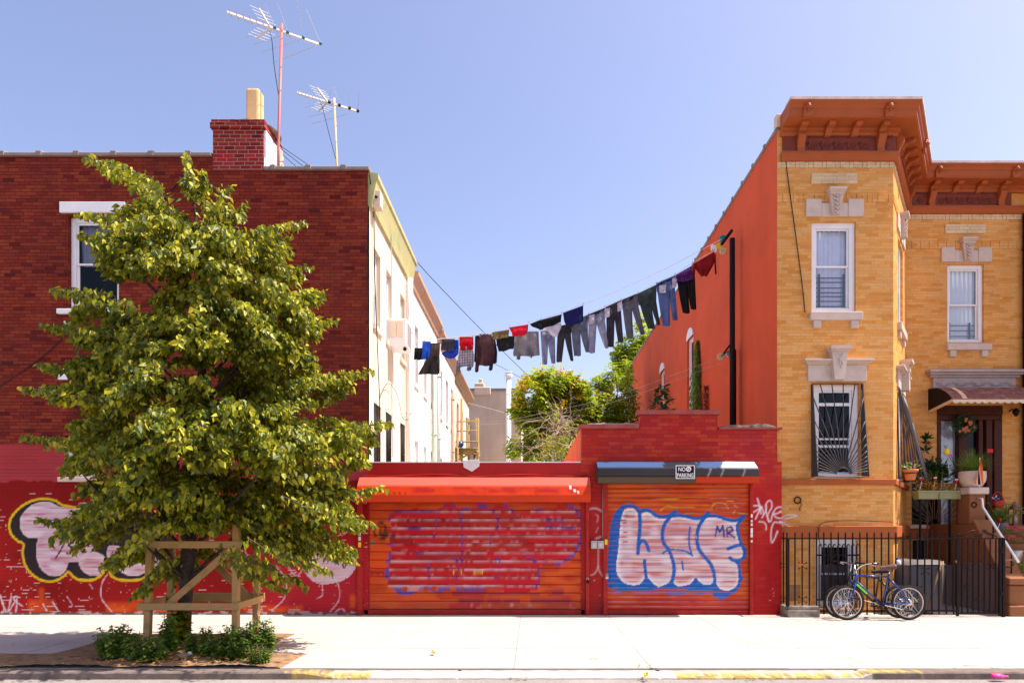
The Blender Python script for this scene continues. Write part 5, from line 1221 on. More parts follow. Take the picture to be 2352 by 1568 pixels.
for z in (2, 4, 6, 8): MB().torus((PX(2349, YM), YM - .1, z), .07, .014, (0, 0, 1), 16, 6).build('clamp', 'black_iron', dp)
# ------------------------------------------------------------ foliage helpers
LEAF = [(0, 0), (.26, .10), (.40, .36), (.30, .66), (.0, 1.12), (-.30, .66), (-.40, .36), (-.26, .10)]
def rnd_unit():
    v = Vector((random.gauss(0, 1), random.gauss(0, 1), random.gauss(0, 1))); return v.normalized() if v.length > 1e-6 else Vector((0, 0, 1))
def leaf(mb, p, d, n, s, shape=LEAF, fold=.18, curl=.15):
    """one leaf of two half blades folded along the midrib"""
    d = d.normalized(); sd = d.cross(n)
    if sd.length < 1e-4: sd = d.orthogonal()
    sd.normalize(); nn = sd.cross(d)
    h = len(shape) // 2
    pts = []
    for x, y in shape: pts.append(p + sd * (x * s) + d * (y * s) + nn * (fold * abs(x) * s - curl * y * y * s))
    i = [mb.pt(q) for q in pts]
    mb.face(i[:h + 1]); mb.face([i[0]] + i[h:])
SIMPLE = [(0, 0), (.28, .45), (0, 1), (-.28, .45)]
LANCE = [(0, 0), (.16, .4), (0, 1), (-.16, .4)]
def inpoly(x, y, poly):
    c = False; n = len(poly)
    for k in range(n):
        (ax, ay), (bx, by) = poly[k], poly[(k + 1) % n]
        if (ay > y) != (by > y) and x < (bx - ax) * (y - ay) / (by - ay) + ax: c = not c
    return c
def edged(x, y, poly):
    best = 1e9; n = len(poly)
    for k in range(n):
        (ax, ay), (bx, by) = poly[k], poly[(k + 1) % n]; vx, vy = bx - ax, by - ay
        t = max(0, min(1, ((x - ax) * vx + (y - ay) * vy) / (vx * vx + vy * vy + 1e-9))); best = min(best, math.hypot(x - ax - t * vx, y - ay - t * vy))
    return best
# ------------------------------------------------------------ street tree in its wooden guard
SIL = [(205, 360), (232, 372), (262, 405), (325, 432), (345, 455), (395, 470), (420, 440), (415, 400), (425, 362), (450, 372), (478, 400), (495, 415), (520, 430), (525, 462), (545, 470), (560, 495), (580, 515), (575, 540), (600, 545), (625, 520), (660, 508), (692, 512), (695, 545), (685, 570), (660, 585), (690, 600), (700, 650), (735, 670), (725, 690), (710, 700), (740, 715), (757, 735), (735, 755), (712, 790), (725, 810), (720, 830), (740, 850), (775, 820), (845, 850), (800, 880), (780, 905), (820, 935), (800, 960), (888, 965), (850, 985), (860, 1000), (830, 1030), (840, 1060), (875, 1120), (845, 1135), (820, 1150), (850, 1195), (830, 1215), (800, 1230), (810, 1265), (805, 1285), (770, 1270), (750, 1310), (735, 1290), (720, 1260), (690, 1335), (670, 1330), (655, 1300), (640, 1345), (625, 1330), (615, 1300), (600, 1275), (560, 1255), (520, 1235), (480, 1240), (500, 1270), (455, 1310), (440, 1310), (420, 1330), (380, 1320), (350, 1340), (310, 1365), (300, 1350), (330, 1310), (330, 1290), (270, 1300), (240, 1280), (250, 1262), (210, 1275), (180, 1260), (170, 1240), (125, 1230), (150, 1205), (95, 1195), (110, 1175), (160, 1160), (170, 1130), (150, 1110), (160, 1080), (150, 1060), (165, 1040), (130, 1010), (60, 1000), (80, 985), (130, 970), (110, 940), (140, 920), (60, 890), (90, 880), (160, 870), (170, 850), (100, 835), (110, 820), (160, 800), (190, 790), (175, 770), (115, 745), (130, 725), (180, 720), (160, 700), (125, 670), (135, 655), (170, 660), (230, 690), (275, 700), (300, 695), (340, 710), (355, 680), (300, 670), (280, 645), (250, 620), (225, 575), (190, 540), (200, 530), (240, 515), (185, 500), (190, 485), (240, 490), (280, 470), (300, 445), (265, 430), (235, 400), (205, 385)]
DT = 9.7
TAX = [(418, 1476), (424, 1400), (434, 1250), (448, 1100), (458, 960), (466, 820), (468, 700), (455, 560), (440, 420)]
def trunk_at(py):
    for (x0, y0), (x1, y1) in zip(TAX, TAX[1:]):
        if y1 <= py <= y0: return x0 + (x1 - x0) * (py - y0) / (y1 - y0)
    return TAX[-1][0] if py < TAX[-1][1] else TAX[0][0]
tree = thing('street_tree', 'leafy young linden street tree growing through the wooden guard at the kerb', 'tree', P(418, 1476, DT))
m = MB()
pts = [P(x, y, DT + .02 * math.sin(k)) for k, (x, y) in enumerate(TAX)]
rad = [.125, .10, .092, .082, .07, .055, .042, .026, .010]
pts2 = []; rad2 = []
for k in range(len(pts) - 1):
    for t in (0, .25, .5, .75): pts2.append(pts[k].lerp(pts[k + 1], t) + Vector((noise.noise(Vector((k + t, 0, 1))) * .012, noise.noise(Vector((k + t, 5, 1))) * .012, 0))); rad2.append(rad[k] * (1 - t) + rad[k + 1] * t)
pts2.append(pts[-1]); rad2.append(rad[-1])
m.tube(pts2, rad2, 12)
random.seed(21)
clusters = []
xs_ = [p[0] for p in SIL]; ys_ = [p[1] for p in SIL]
clumps = []; tries = 0
while len(clumps) < 132 and tries < 30000:            # boughs: flattened drooping masses with air between them
    tries += 1
    x, y = random.uniform(min(xs_), max(xs_)), random.uniform(min(ys_), max(ys_))
    if not inpoly(x, y, SIL): continue
    e = edged(x, y, SIL)
    if e < 13: continue
    th = min(1.35, .05 + e / 155. * 1.25); dz = random.uniform(-1, .55); dz = math.copysign(abs(dz) ** .6, dz) * th
    if any(math.hypot(x - c[0], (y - c[1]) * 1.45) < 50 and abs(dz - c[2]) < .7 for c in clumps): continue
    clumps.append((x, y, dz, e))
for (cx_, cy_, dz0, e0) in clumps:
    rx, ry = min(52, e0 * .75 + 17), min(27, e0 * .35 + 11); sl = (.45 if cx_ > trunk_at(min(1470, cy_)) else -.45) * min(1, abs(cx_ - 450) / 150)
    for k in range(int(5 + 15 * (rx / 52) * (ry / 27))):
        a = random.uniform(0, 2 * math.pi); r = math.sqrt(random.random()); ox, oy = rx * r * math.cos(a), ry * r * math.sin(a)
        x, y = cx_ + ox, cy_ + oy + sl * ox
        if not inpoly(x, y, SIL): continue
        e = edged(x, y, SIL)
        if e < 5: continue
        dz = dz0 + random.uniform(-.28, .28)
        if y > 1205 and 315 < x < 612: dz = abs(dz) * .6 + .55
        clusters.append((x, y, DT - .40 + dz, e))
for k in range(210):                                   # thin inner leafage behind
    x, y = random.uniform(min(xs_), max(xs_)), random.uniform(min(ys_), max(ys_))
    if inpoly(x, y, SIL) and edged(x, y, SIL) > 40: clusters.append((x, y, DT + random.uniform(.05, .8), 30))
TIPS = [(205, 365), (430, 362), (692, 510), (735, 668), (757, 735), (845, 850), (888, 968), (875, 1118), (850, 1200), (808, 1282), (690, 1335), (640, 1345), (100, 1190), (125, 1230), (62, 1000), (60, 888), (100, 835), (115, 745), (130, 660), (188, 488), (190, 540), (310, 1362), (170, 1255), (240, 1290), (525, 432), (560, 475), (620, 520), (240, 390), (330, 440), (835, 1060), (780, 905), (750, 1305), (470, 400), (660, 545), (700, 610), (455, 1310), (400, 1335)]
crown = MB(); tw = MB()
def spray(mb, tw, c, dirn, L, n, s, spread=.05, droop=.55):
    """a drooping twig with alternate leaves"""
    p = c - dirn * (L * .5); q = []
    for k in range(6):
        t = k / 5; q.append(p + dirn * (L * t) + Vector((0, 0, -droop * .5 * L * t * t)))
    tw.tube(q, [.006, .0055, .005, .004, .003, .002], 3, caps=False)
    for k in range(n):
        t = (k + random.random()) / n; i = min(4, int(t * 5)); f = t * 5 - i
        b = q[i].lerp(q[i + 1], f) + rnd_unit() * spread
        side = Vector((dirn.y, -dirn.x, 0)) * (1 if k % 2 else -1)
        d = (dirn * .35 + side * .35 + Vector((0, 0, -random.uniform(.2, 1.7))) + rnd_unit() * .4)
        nn = (Vector((0, 0, .55)) + rnd_unit() * 1.0)
        leaf(mb, b, d, nn, s * random.uniform(.5, 1.35), curl=random.uniform(.0, .45), fold=random.uniform(.1, .6))
for (x, y, D, e) in clusters:
    c = P(x, y, D); ax = P(trunk_at(min(1300, y + 60)), min(1300, y + 60), DT); dv = c - ax; dv.z *= .35
    dirn = (dv.normalized() + rnd_unit() * .35); dirn.z *= .6; dirn.normalize()
    small = min(1, e / 30)
    spray(crown, tw, c, dirn, .15 + .24 * small, int(14 + 17 * small), .074, .03 + .03 * small)
random.seed(77)
for (x, y) in TIPS:                                   # the long shoots that break the outline
    tx = trunk_at(min(1300, y + 140)); ty = min(1290, y + 110) if y < 1200 else y - 120
    L_ = math.hypot(tx - x, ty - y); f0 = min(.6, 165 / max(L_, 1)); D0 = DT - .45 + random.uniform(-.5, .3) if not (y > 1205 and 350 < x < 600) else DT + .25
    n_ = max(4, int(L_ * f0 / 13))
    for k in range(n_ + 1):
        f = f0 * k / n_; bow = -16 * math.sin(math.pi * min(1, f * 1.3)) if y < 1200 else 0
        c = P(x + (tx - x) * f, y + (ty - y) * f + bow, D0 + random.uniform(-.1, .1) * k); dv = P(x, y, D0) - P(tx, ty, D0); dv.normalize()
        spray(crown, tw, c, (dv + rnd_unit() * .25).normalized(), .20 + .05 * min(k, 4), 10 + 2 * min(k, 5), .070, .02 + .012 * min(k, 5), .4)
# limbs from the trunk towards sampled clusters
random.seed(5)
limb = random.sample([c for c in clusters if c[3] > 14], 60)
for (x, y, D, e) in limb:
    b = P(x, y, D); yy = min(1330, y + 60 + abs(x - trunk_at(y)) * .75); a = P(trunk_at(yy), yy, DT)
    mid = a.lerp(b, .5) + Vector((0, 0, -.06 * (b - a).length)); r0 = .010 + .010 * (b - a).length
    q = [a * (1 - t) ** 2 + mid * 2 * t * (1 - t) + b * t * t for t in np.linspace(0, 1, 8)]
    m.tube([p + rnd_unit() * .012 for p in q], list(np.linspace(r0, .005, 8)), 6)
m.build('trunk', 'bark', tree)
cr = crown.build('crown', 'linden_leaf', tree); tw.build('twigs', 'twig', tree)
# dead brown sprig in the crown
dm = MB(); dtw = MB(); random.seed(9)
for k in range(9): spray(dm, dtw, P(262 + random.uniform(-22, 22), 1090 + random.uniform(-30, 30), DT - 1.15), rnd_unit(), .3, 9, .06)
dm.build('dead_leaves', 'dry_leaf', tree)
# wooden guard
gd = thing('tree_guard', 'square guard of new timber posts and rails round the street tree', 'tree guard', P(450, 1480, 9.7))
fD, rD = 9.3, 10.1
fl, fr = P(342, 1485, fD), P(566 * .9408 + 8, 1485, fD)
fl = Vector((PX(338, fD), fD, 0)); fr = Vector((PX(541, fD), fD, 0)); rl = Vector((PX(392, rD), rD, 0)); rr_ = Vector((PX(588, rD), rD, 0))
def post(p, ztop, lean): 
    mm = MB(); mm.beam(p + Vector((0, 0, -.02)), p + Vector((lean, 0, ztop)), .088, .088, (0, 1, 0)); mm.build('post', 'wood_new', gd, bevel=.006)
post(fl, 1.62, .05); post(fr, 1.95, .02); post(rl, 1.6, .02); post(rr_, 1.62, .02)
zr1 = PZ(1392, fD - .06); zr2 = PZ(1250, fD - .06)
def rail(a, b, w_=.04, h=.10):
    mm = MB(); mm.beam(a, b, w_, h); mm.build('rail', 'wood_new', gd, bevel=.004)
o = Vector((0, -.068, 0))
rail(Vector((PX(316, fD - .068), fD - .068, zr1)), Vector((PX(548, fD - .068), fD - .068, zr1 + .0)))
rail(Vector((PX(334, fD - .068), fD - .068, zr2)), Vector((PX(552, fD - .068), fD - .068, zr2 + .0)))
rail(Vector((fr.x + .068, fD - .09, zr1 + .01)), Vector((rr_.x + .10, rD + .05, zr1 + .02)))
rail(Vector((rl.x - .1, rD + .068, zr1 + .03)), Vector((rr_.x + .1, rD + .068, zr1 + .03)), .04, .13)
rail(Vector((fl.x - .068, fD - .05, zr1)), Vector((rl.x - .07, rD + .05, zr1)), .04, .10)
rail(Vector((PX(380, fD - .02), fD + .065, PZ(1388, fD))), Vector((PX(525, fD), fD + .065, PZ(1262, fD))), .04, .09)
rail(Vector((PX(492, rD), rD + .02, PZ(1292, rD))), Vector((PX(585, rD), rD + .02, PZ(1388, rD))), .04, .11)
# suckers and weeds in the pit
def weed(name, label, px, D, h, wd, n, s, mat, seed, group='weeds growing in the tree pit', lean=0.):
    random.seed(seed); base = Vector((PX(px, D), D, .02)); t = thing(name, label, 'weed', base, group)
    lm, sm = MB(), MB()
    for k in range(n):
        a = random.uniform(0, 2 * math.pi); r = wd * math.sqrt(random.random()); tp = base + Vector((r * math.cos(a) + lean, r * .6 * math.sin(a), h * random.uniform(.5, 1.) * (1 - .35 * (r / wd) ** 2)))
        b = base + Vector((r * .5 * math.cos(a), r * .35 * math.sin(a), 0)); q = [b.lerp(tp, u) + Vector((.02 * math.sin(u * 5 + k), 0, 0)) for u in np.linspace(0, 1, 6)]
        sm.tube(q, .004, 4)
        m_ = int(h * 62)
        for j in range(m_):
            u = .12 + .88 * (j + random.random()) / m_; p = b.lerp(tp, u); d = Vector((math.cos(j * 2.4), math.sin(j * 2.4), random.uniform(-.5, .35)))
            leaf(lm, p + d * .01, d, Vector((0, 0, 1)) + rnd_unit() * .5, s * random.uniform(.7, 1.4) * (1.2 - .5 * u), LEAF if s > .04 else SIMPLE)
    lm.build('leaves', mat, t); sm.build('stems', 'twig', t)
weed('weed_clump', 'dark leafy weed clump at the left end of the tree pit', 266, 8.35, .52, .30, 40, .060, 'weed_leaf', 1)
weed('weed_clump', 'bushy weed clump between the left guard post and the trunk', 338, 8.25, .40, .28, 34, .055, 'weed_leaf', 2)
weed('weed_clump', 'tall bright weed leaning against the left side of the trunk', 388, 8.8, .70, .12, 16, .065, 'creeper_leaf', 3)
weed('weed_clump', 'narrow upright weed just right of the trunk', 440, 8.6, .42, .08, 14, .045, 'weed_leaf', 4)
weed('weed_clump', 'upright weed spire left of the right front guard post', 476, 8.5, .50, .09, 16, .045, 'weed_leaf', 5)
weed('weed_clump', 'dense weed clump round the foot of the right front guard post', 530, 8.4, .48, .32, 50, .055, 'weed_leaf', 6)
weed('weed_clump', 'tall weed clump at the right end of the tree pit', 594, 8.5, .62, .22, 40, .055, 'weed_leaf', 7)
weed('grass_tuft', 'yellowish grass tuft at the kerb below the right weed clump', 594, 8.05, .30, .16, 70, .035, 'creeper_leaf', 8)
weed('tree_sucker', 'large-leaved linden sucker at the foot of the street tree', 408, 9.45, .78, .10, 7, .11, 'linden_leaf', 10)
# fallen leaves and stones
random.seed(31); lm = MB()
for k in range(900):
    x = random.gauss(PX(430, 8.3), .75); y = random.uniform(7.97, 9.4)
    if x > -3.3: continue
    leaf(lm, Vector((x, y, .055 + random.uniform(0, .02))), Vector((math.cos(k), math.sin(k), random.uniform(-.1, .25))), Vector((0, 0, 1)) + rnd_unit() * .5, random.uniform(.03, .06), SIMPLE)
lo = lm.build('leaf_litter', 'dry_leaf', None); lo['kind'] = 'stuff'; tag(lo, 'brown dry leaf litter on the soil of the tree pit', 'leaf litter')
for k, (px, D, s, mt, lab) in enumerate(((420, 8.25, .055, 'stone_dirty', 'brown stone on the soil in front of the street tree'), (436, 8.5, .03, 'white_stucco', 'pale crumpled scrap on the leaf litter beside the brown stone'), (376, 8.9, .035, 'white_plastic', 'white litter scrap among the left weeds'), (302, 8.2, .05, 'stone_dirty', 'grey stone at the front left edge of the tree pit'))):
    mm = MB(); mm.ball(Vector((PX(px, D), D, .055 + s * .5)), s, 8, (1.1, .8, .8))
    mm.v = [tuple(Vector(v) + rnd_unit() * s * .12) for v in mm.v]; tag(mm.build('stone' if k in (0, 3) else 'paper_scrap', mt, None), lab, 'stone' if k in (0, 3) else 'litter')
for k, (px, D, mt, lab, s) in enumerate(((991, 8.72, 'dry_leaf', 'curled yellow leaf alone on the middle of the bare sidewalk', .075), (1467, 7.98, 'dry_leaf', 'small brown leaf near the kerb below the blue-lettered shutter', .045), (2005, 11.75, 'dry_leaf', 'orange leaf on the sidewalk below the blue bicycle', .05), (2062, 11.8, 'dry_leaf', 'brown leaf under the rear wheel of the blue bicycle', .04), (1930, 11.75, 'dry_leaf', 'yellow leaf beside the front wheels of the bicycles', .045))):
    random.seed(40 + k); mm = MB(); b = Vector((PX(px, D), D, .012))
    for j in range(2 if k == 0 else 1): leaf(mm, b + Vector((j * .03, 0, j * .01)), Vector((math.cos(k + j * 2), math.sin(k + j * 2), .2)), Vector((0, 0, 1)), s, LEAF, .3, -.3)
    tag(mm.build('fallen_leaf', mt, None), lab, 'leaf', 'fallen leaves on the sidewalk')
# ------------------------------------------------------------ trees in the back yard
def cloud_tree(name, label, trunk_px, D, blobs, n, s, mat, seed, bl=None, group='trees in the back yard', shape=SIMPLE, wood='bark', pinnate=True):
    random.seed(seed); base = Vector((PX(trunk_px, D), D, 0)); t = thing(name, label, 'tree', base, group)
    lm, bm_, fm = MB(), MB(), MB(); tot = sum(b[2] * b[3] for b in blobs)
    top = P(blobs[0][0], blobs[0][1], D); bm_.tube([base, base + (top - base) * .45 + Vector((.1, 0, 0)), base + (top - base) * .8], [.16, .12, .06], 8)
    for (x, y, rx, ry, dz, fl) in blobs:
        c = P(x, y, D + dz); sx, sz = rx * D / F, ry * D / F
        bm_.tube([base + Vector((0, 0, c.z * .35)), base.lerp(c, .6) + Vector((0, 0, c.z * .1)), c], [.07, .045, .015], 6)
        for k in range(int(n * rx * ry / tot)):
            v = rnd_unit(); r = random.random() ** .45; off = Vector((v.x * sx, v.y * (sx + sz) * .5, v.z * sz)) * r
            if noise.noise(off * 1.6 + c) .real > .10: continue
            p = c + off; d0 = (off.normalized() + rnd_unit() * .7 + Vector((0, 0, -.25))).normalized()
            if pinnate:
                for j in range(6):
                    sdv = d0.cross(Vector((0, 0, 1))); sdv = sdv.normalized() if sdv.length > .01 else Vector((1, 0, 0))
                    leaf(lm, p + d0 * (j // 2 * s * .6), d0 * .4 + sdv * (1 if j % 2 else -1) + Vector((0, 0, -.3)), Vector((0, 0, 1)) + rnd_unit() * .4, s * random.uniform(.7, 1.2), shape)
            else: leaf(lm, p, d0, Vector((0, 0, 1)) + rnd_unit() * .7, s * random.uniform(.7, 1.3), shape)
        if fl:
            for k in range(int(fl)):
                v = rnd_unit(); v.z = abs(v.z); v.y = -abs(v.y) * .6; p = c + Vector((v.x * sx, v.y * sx, v.z * sz)) * .98
                for j in range(34): leaf(fm, p + rnd_unit() * .28 * random.random(), rnd_unit() + Vector((0, 0, .6)), rnd_unit(), .13, SIMPLE)
    lm.build('crown', mat, t); bm_.build('trunk', wood, t)
    if fm.v: fm.build('blossom', 'blossom', t)
cloud_tree('flowering_tree', 'yellow flowering tree in the yard beside the white vent pipe', 1262, 25, [(1255, 890, 62, 38, 0, 11), (1225, 905, 38, 30, -.5, 6), (1300, 890, 42, 30, .3, 6), (1250, 960, 62, 50, 0, 3), (1200, 940, 26, 22, -.6, 5), (1215, 1030, 45, 38, -.8, 3), (1290, 980, 50, 60, .5, 0), (1330, 920, 34, 40, .6, 5)], 4300, .17, 'garden_leaf', 3)
cloud_tree('leafy_tree', 'bushy pale green tree beside the orange wall behind the stepped parapet', 1390, 27, [(1380, 920, 52, 58, 0, 3), (1420, 880, 40, 50, .4, 0), (1350, 950, 42, 45, -.4, 2), (1425, 950, 40, 60, 0, 2), (1410, 1000, 60, 50, 0, 0), (1340, 1010, 50, 45, 0, 0)], 3800, .17, 'garden_leaf', 4)
cloud_tree('tall_tree', 'tall feathery tree rising behind the far corner of the orange wall', 1462, 34, [(1445, 815, 34, 40, 0, 0), (1470, 775, 22, 32, 0, 0), (1440, 860, 26, 30, 0, 0), (1500, 800, 40, 50, 1.5, 0), (1475, 735, 14, 18, 1, 0)], 2000, .22, 'garden_leaf', 6)
# bare tangled bush
random.seed(77); D = 22; bt = thing('bare_bush', 'tangle of bare pale twigs in front of the yellow flowering tree', 'bush', (PX(1285, D), D, 0)); m = MB()
for k in range(150):
    p = P(random.gauss(1282, 22), random.uniform(960, 1080), D + random.uniform(-.8, .8)); v = rnd_unit() * .14; q = [p]
    for j in range(9): v = (v + rnd_unit() * .07 + Vector((0, 0, -.012))).normalized() * .14; p = p + v; q.append(p)
    m.tube(q, [.012] * 5 + [.009, .008, .006, .005, .004], 3, caps=False)
m.tube([(PX(1285, D), D, 0), (PX(1285, D), D, 3.4)], .05, 6)
m.build('twigs', 'dry_twig', bt)
m = MB(); random.seed(78)
for k in range(900):
    p = P(random.gauss(1290, 26), random.uniform(1000, 1075), D + random.uniform(-.9, .3)); leaf(m, p, rnd_unit() + Vector((0, 0, -.5)), Vector((0, 0, 1)) + rnd_unit() * .6, .10, SIMPLE)
m.build('leaves', 'garden_leaf', bt)
for x0, y0, x1, y1 in ((1350, 960, 1318, 870), (1420, 940, 1408, 850)):
    pass
# creeper column on the orange wall and the weed on the garage roof
random.seed(51); cp = thing('creeper', 'green pointed column of creeper climbing the orange wall', 'creeper', (XO - .1, 18.9, 3.3)); m = MB(); st_ = MB()
for k in range(2600):
    t = random.random() ** 1.15; z = 3.35 + 3.7 * t; w_ = (.52 * (1 - t) ** .55 + .02) * (1 + .25 * noise.noise(Vector((z * 2, 1, 1)))); y = 18.85 + random.uniform(-1, 1) * w_ + .25 * t * .2
    x = XO - .02 - random.random() ** 1.5 * (.34 * (1 - t) + .05)
    leaf(m, Vector((x, y, z)), Vector((-.4, random.uniform(-.4, .4), -1)) + rnd_unit() * .4, Vector((-1, 0, .3)) + rnd_unit() * .6, .11 * random.uniform(.6, 1.2), SIMPLE)
m.build('leaves', 'creeper_leaf', cp); m = MB()
for k in range(600):
    t = random.random(); z = 3.35 + 2.2 * t; y = 18.0 - .1 * t + random.uniform(-1, 1) * .22 * (1 - .6 * t); leaf(m, Vector((XO - .02 - random.random() * .10, y, z)), Vector((-.3, 0, -1)) + rnd_unit() * .5, Vector((-1, 0, .3)) + rnd_unit() * .6, .085, SIMPLE)
m.build('dead_leaves', 'red_leaf', cp); st_.tube([(XO - .05, 18.85, 3.3), (XO - .04, 18.9, 5), (XO - .03, 18.9, 6.8)], [.03, .02, .005], 5); st_.build('stem', 'twig', cp)
random.seed(52); D = 13.3; wd = thing('roof_weed', 'dark leafy weed sprouting behind the top step of the brick parapet', 'weed', (PX(1521, D), D, 3.35)); m = MB(); s2 = MB()
s2.tube([(PX(1521, D), D, 3.3), (PX(1522, D), D, PZ(886, D))], [.012, .004], 5)
for k in range(13):
    t = k / 12; z = PZ(940, D) + (PZ(888, D) - PZ(940, D)) * t
    for j in range(3):
        a = k * 2.4 + j * 2.1; L_ = .20 * (1.05 - t) + .05; d = Vector((math.cos(a), math.sin(a), -.15)); b = Vector((PX(1521, D), D, z)); s2.tube([b, b + d * L_], .003, 3)
        for q in range(4): leaf(m, b + d * (L_ * (.45 + .18 * q)), d + rnd_unit() * .8, Vector((0, 0, 1)) + rnd_unit() * .3, .13, SIMPLE)
m.build('leaves', 'dark_leaf', wd); s2.build('stem', 'twig', wd)
# ------------------------------------------------------------ washing on the line
def LD(px): return 16.241 / (1 + .2125 * (px - CX) / F)
def ZL(x, y, dd=0.): px, py = 940.8 + x * .32, 526.8 + y * .32; return P(px, py, LD(px) + dd)
LOW = smooth([(-20, 806), (90, 800), (230, 786), (350, 776), (480, 760), (600, 752), (740, 728), (940, 722), (1060, 695), (1160, 675), (1285, 605), (1410, 550), (1525, 500), (1640, 455), (1770, 385), (1905, 322), (2030, 240), (2190, 150), (2245, 112)], 5)
UPP = smooth([(-20, 800), (340, 772), (590, 728), (720, 690), (860, 662), (945, 640), (1095, 597), (1250, 535), (1420, 470), (1800, 300), (2240, 70)], 5)
ln = thing('clothesline', 'white double clothesline full of washing strung between the row house and the orange wall', 'clothesline', ZL(-20, 800))
m = MB(); m.tube([ZL(x, y) for x, y in LOW], .006, 4); m.build('lower_line', 'line_white', ln)
m = MB(); m.tube([ZL(x, y, -.09) for x, y in UPP], .006, 4); m.build('upper_line', 'line_white', ln)
def cloth_mat(name, col, kind=None, col2=None):
    m_, nt, b, out = newmat(name); co = objco(nt)
    c = ramp(nt, noise_(nt, co, 7, 5, .6), [(.3, tuple(v * .72 for v in col)), (.7, tuple(min(1, v * 1.25) for v in col))])
    if kind == 'plaid':
        s = N(nt, 'ShaderNodeSeparateXYZ'); nt.links.new(co, s.inputs[0])
        for ax, sc in ((0, 15.), (2, 15.), (0, 46.), (2, 46.)):
            f = math_(nt, 'LESS_THAN', math_(nt, 'FRACT', math_(nt, 'MULTIPLY', s.outputs[ax], sc)), .38 if sc < 20 else .22)
            c = mixc(nt, math_(nt, 'MULTIPLY', f, .55), c, col2)
    if kind == 'dots':
        v = N(nt, 'ShaderNodeTexVoronoi'); v.inputs['Scale'].default_value = 26; nt.links.new(co, v.inputs['Vector'])
        c = mixc(nt, math_(nt, 'LESS_THAN', v.outputs['Distance'], .22), c, col2)
    if kind == 'wash':
        c = mixc(nt, ramp(nt, noise_(nt, co, 4, 4, .6), [(.4, 0.), (.65, .8)]), c, col2)
    nt.links.new(c, b.inputs['Base Color']); b.inputs['Roughness'].default_value = .85; b.inputs['Specular IOR Level'].default_value = .2
    bump(nt, b, noise_(nt, co, 30, 4), .25, .01)
    t = N(nt, 'ShaderNodeBsdfTranslucent'); nt.links.new(c, t.inputs[0]); mx = N(nt, 'ShaderNodeMixShader'); mx.inputs[0].default_value = .28
    nt.links.new(b.outputs[0], mx.inputs[1]); nt.links.new(t.outputs[0], mx.inputs[2]); nt.links.new(mx.outputs[0], out.inputs[0])
for nm, c, k, c2 in (('c_black', (.012, .011, .014), None, None), ('c_blue', (.02, .10, .62), None, None), ('c_char', (.075, .055, .055), None, None), ('c_dark', (.035, .030, .032), None, None), ('c_slate', (.055, .055, .075), None, None), ('c_royal', (.015, .06, .52), 'dots', (.35, .4, .7)), ('c_red', (.55, .008, .018), None, None), ('c_plaid', (.62, .58, .66), 'plaid', (.07, .05, .13)), ('c_maroon', (.085, .045, .05), 'wash', (.17, .06, .075)), ('c_olive', (.22, .16, .07), None, None), ('c_crimson', (.70, .012, .04), None, None), ('c_ink', (.022, .021, .028), None, None), ('c_grey', (.30, .28, .31), 'wash', (.20, .19, .22)), ('c_white', (.74, .70, .82), None, None), ('c_jean', (.22, .24, .38), 'wash', (.34, .35, .48)), ('c_djean', (.045, .040, .055), 'wash', (.08, .07, .085)), ('c_mjean', (.13, .15, .21), 'wash', (.19, .20, .28)), ('c_ljean', (.36, .36, .48), 'wash', (.26, .27, .4)), ('c_navy', (.014, .016, .11), None, None), ('c_gjean', (.17, .165, .20), 'wash', (.11, .11, .14)), ('c_green', (.045, .062, .058), None, None), ('c_bjean', (.10, .15, .36), 'wash', (.17, .22, .42)), ('c_purple', (.085, .015, .13), 'dots', (.3, .15, .35)), ('c_maroon2', (.30, .012, .014), None, None), ('c_pocket', (.55, .52, .62), None, None)): cloth_mat(nm, c, k, c2)
def strip(mb, rows, th=.03, folds=3, amp=.036, seed=0, ncol=9, dd=0., nrow=14):
    """soft tubular cloth from (y, left, right) rows in the reading frame of the line"""
    rg = random.Random(seed); ph = rg.uniform(0, 6); ph2 = rg.uniform(0, 6)
    ys = [r[0] for r in rows]; yy = np.linspace(ys[0], ys[-1], nrow)
    xl = np.interp(yy, ys, [r[1] for r in rows]); xr = np.interp(yy, ys, [r[2] for r in rows]); sk = np.interp(yy, ys, [r[3] if len(r) > 3 else 0 for r in rows])
    rings = []
    for i, y in enumerate(yy):
        t = i / (nrow - 1); ring = []
        for side in (1, -1):
            for j in range(ncol):
                s = j / (ncol - 1); s = s if side > 0 else 1 - s
                x = xl[i] + (xr[i] - xl[i]) * s; h = th * (.35 + .65 * min(1, t * 4)) * math.sqrt(max(0, 1 - (2 * s - 1) ** 2))
                f = amp * (.15 + .85 * t) * math.sin(2 * math.pi * folds * s + ph + t * 1.5) + amp * .5 * math.sin(2 * math.pi * folds * 2.1 * s + ph2 - t * 2) * t + .015 * math.sin(t * 7 + ph)
                p = ZL(x, y + sk[i] * (s - .5) + 3.5 * t * math.sin(s * 9 + ph), dd + f - side * h); ring.append(mb.pt(p))
        rings.append(ring)
    q = len(rings[0])
    for a, b in zip(rings, rings[1:]):
        for j in range(q): mb.face((a[j], a[(j + 1) % q], b[(j + 1) % q], b[j]), True)
    mb.face(rings[0]); mb.face(rings[-1][::-1])
GRP = 'washing hanging on the clothesline'
def garment(name, label, cat, mat, strips, seed, parts=(), **kw):
    c = ZL((strips[0][0][1] + strips[0][0][2]) / 2, strips[0][0][0]); t = thing(name, label, cat, c, GRP); m = MB()
    for k, r in enumerate(strips): strip(m, r, seed=seed * 7 + k, **kw)
    m.build('cloth', mat, t)
    for (nm, mt, rows, dd) in parts:
        mm = MB(); strip(mm, rows, th=.02, folds=1, amp=.01, seed=seed + 99, dd=dd + kw.get('dd', 0)); mm.build(nm, mt, t)
    return t
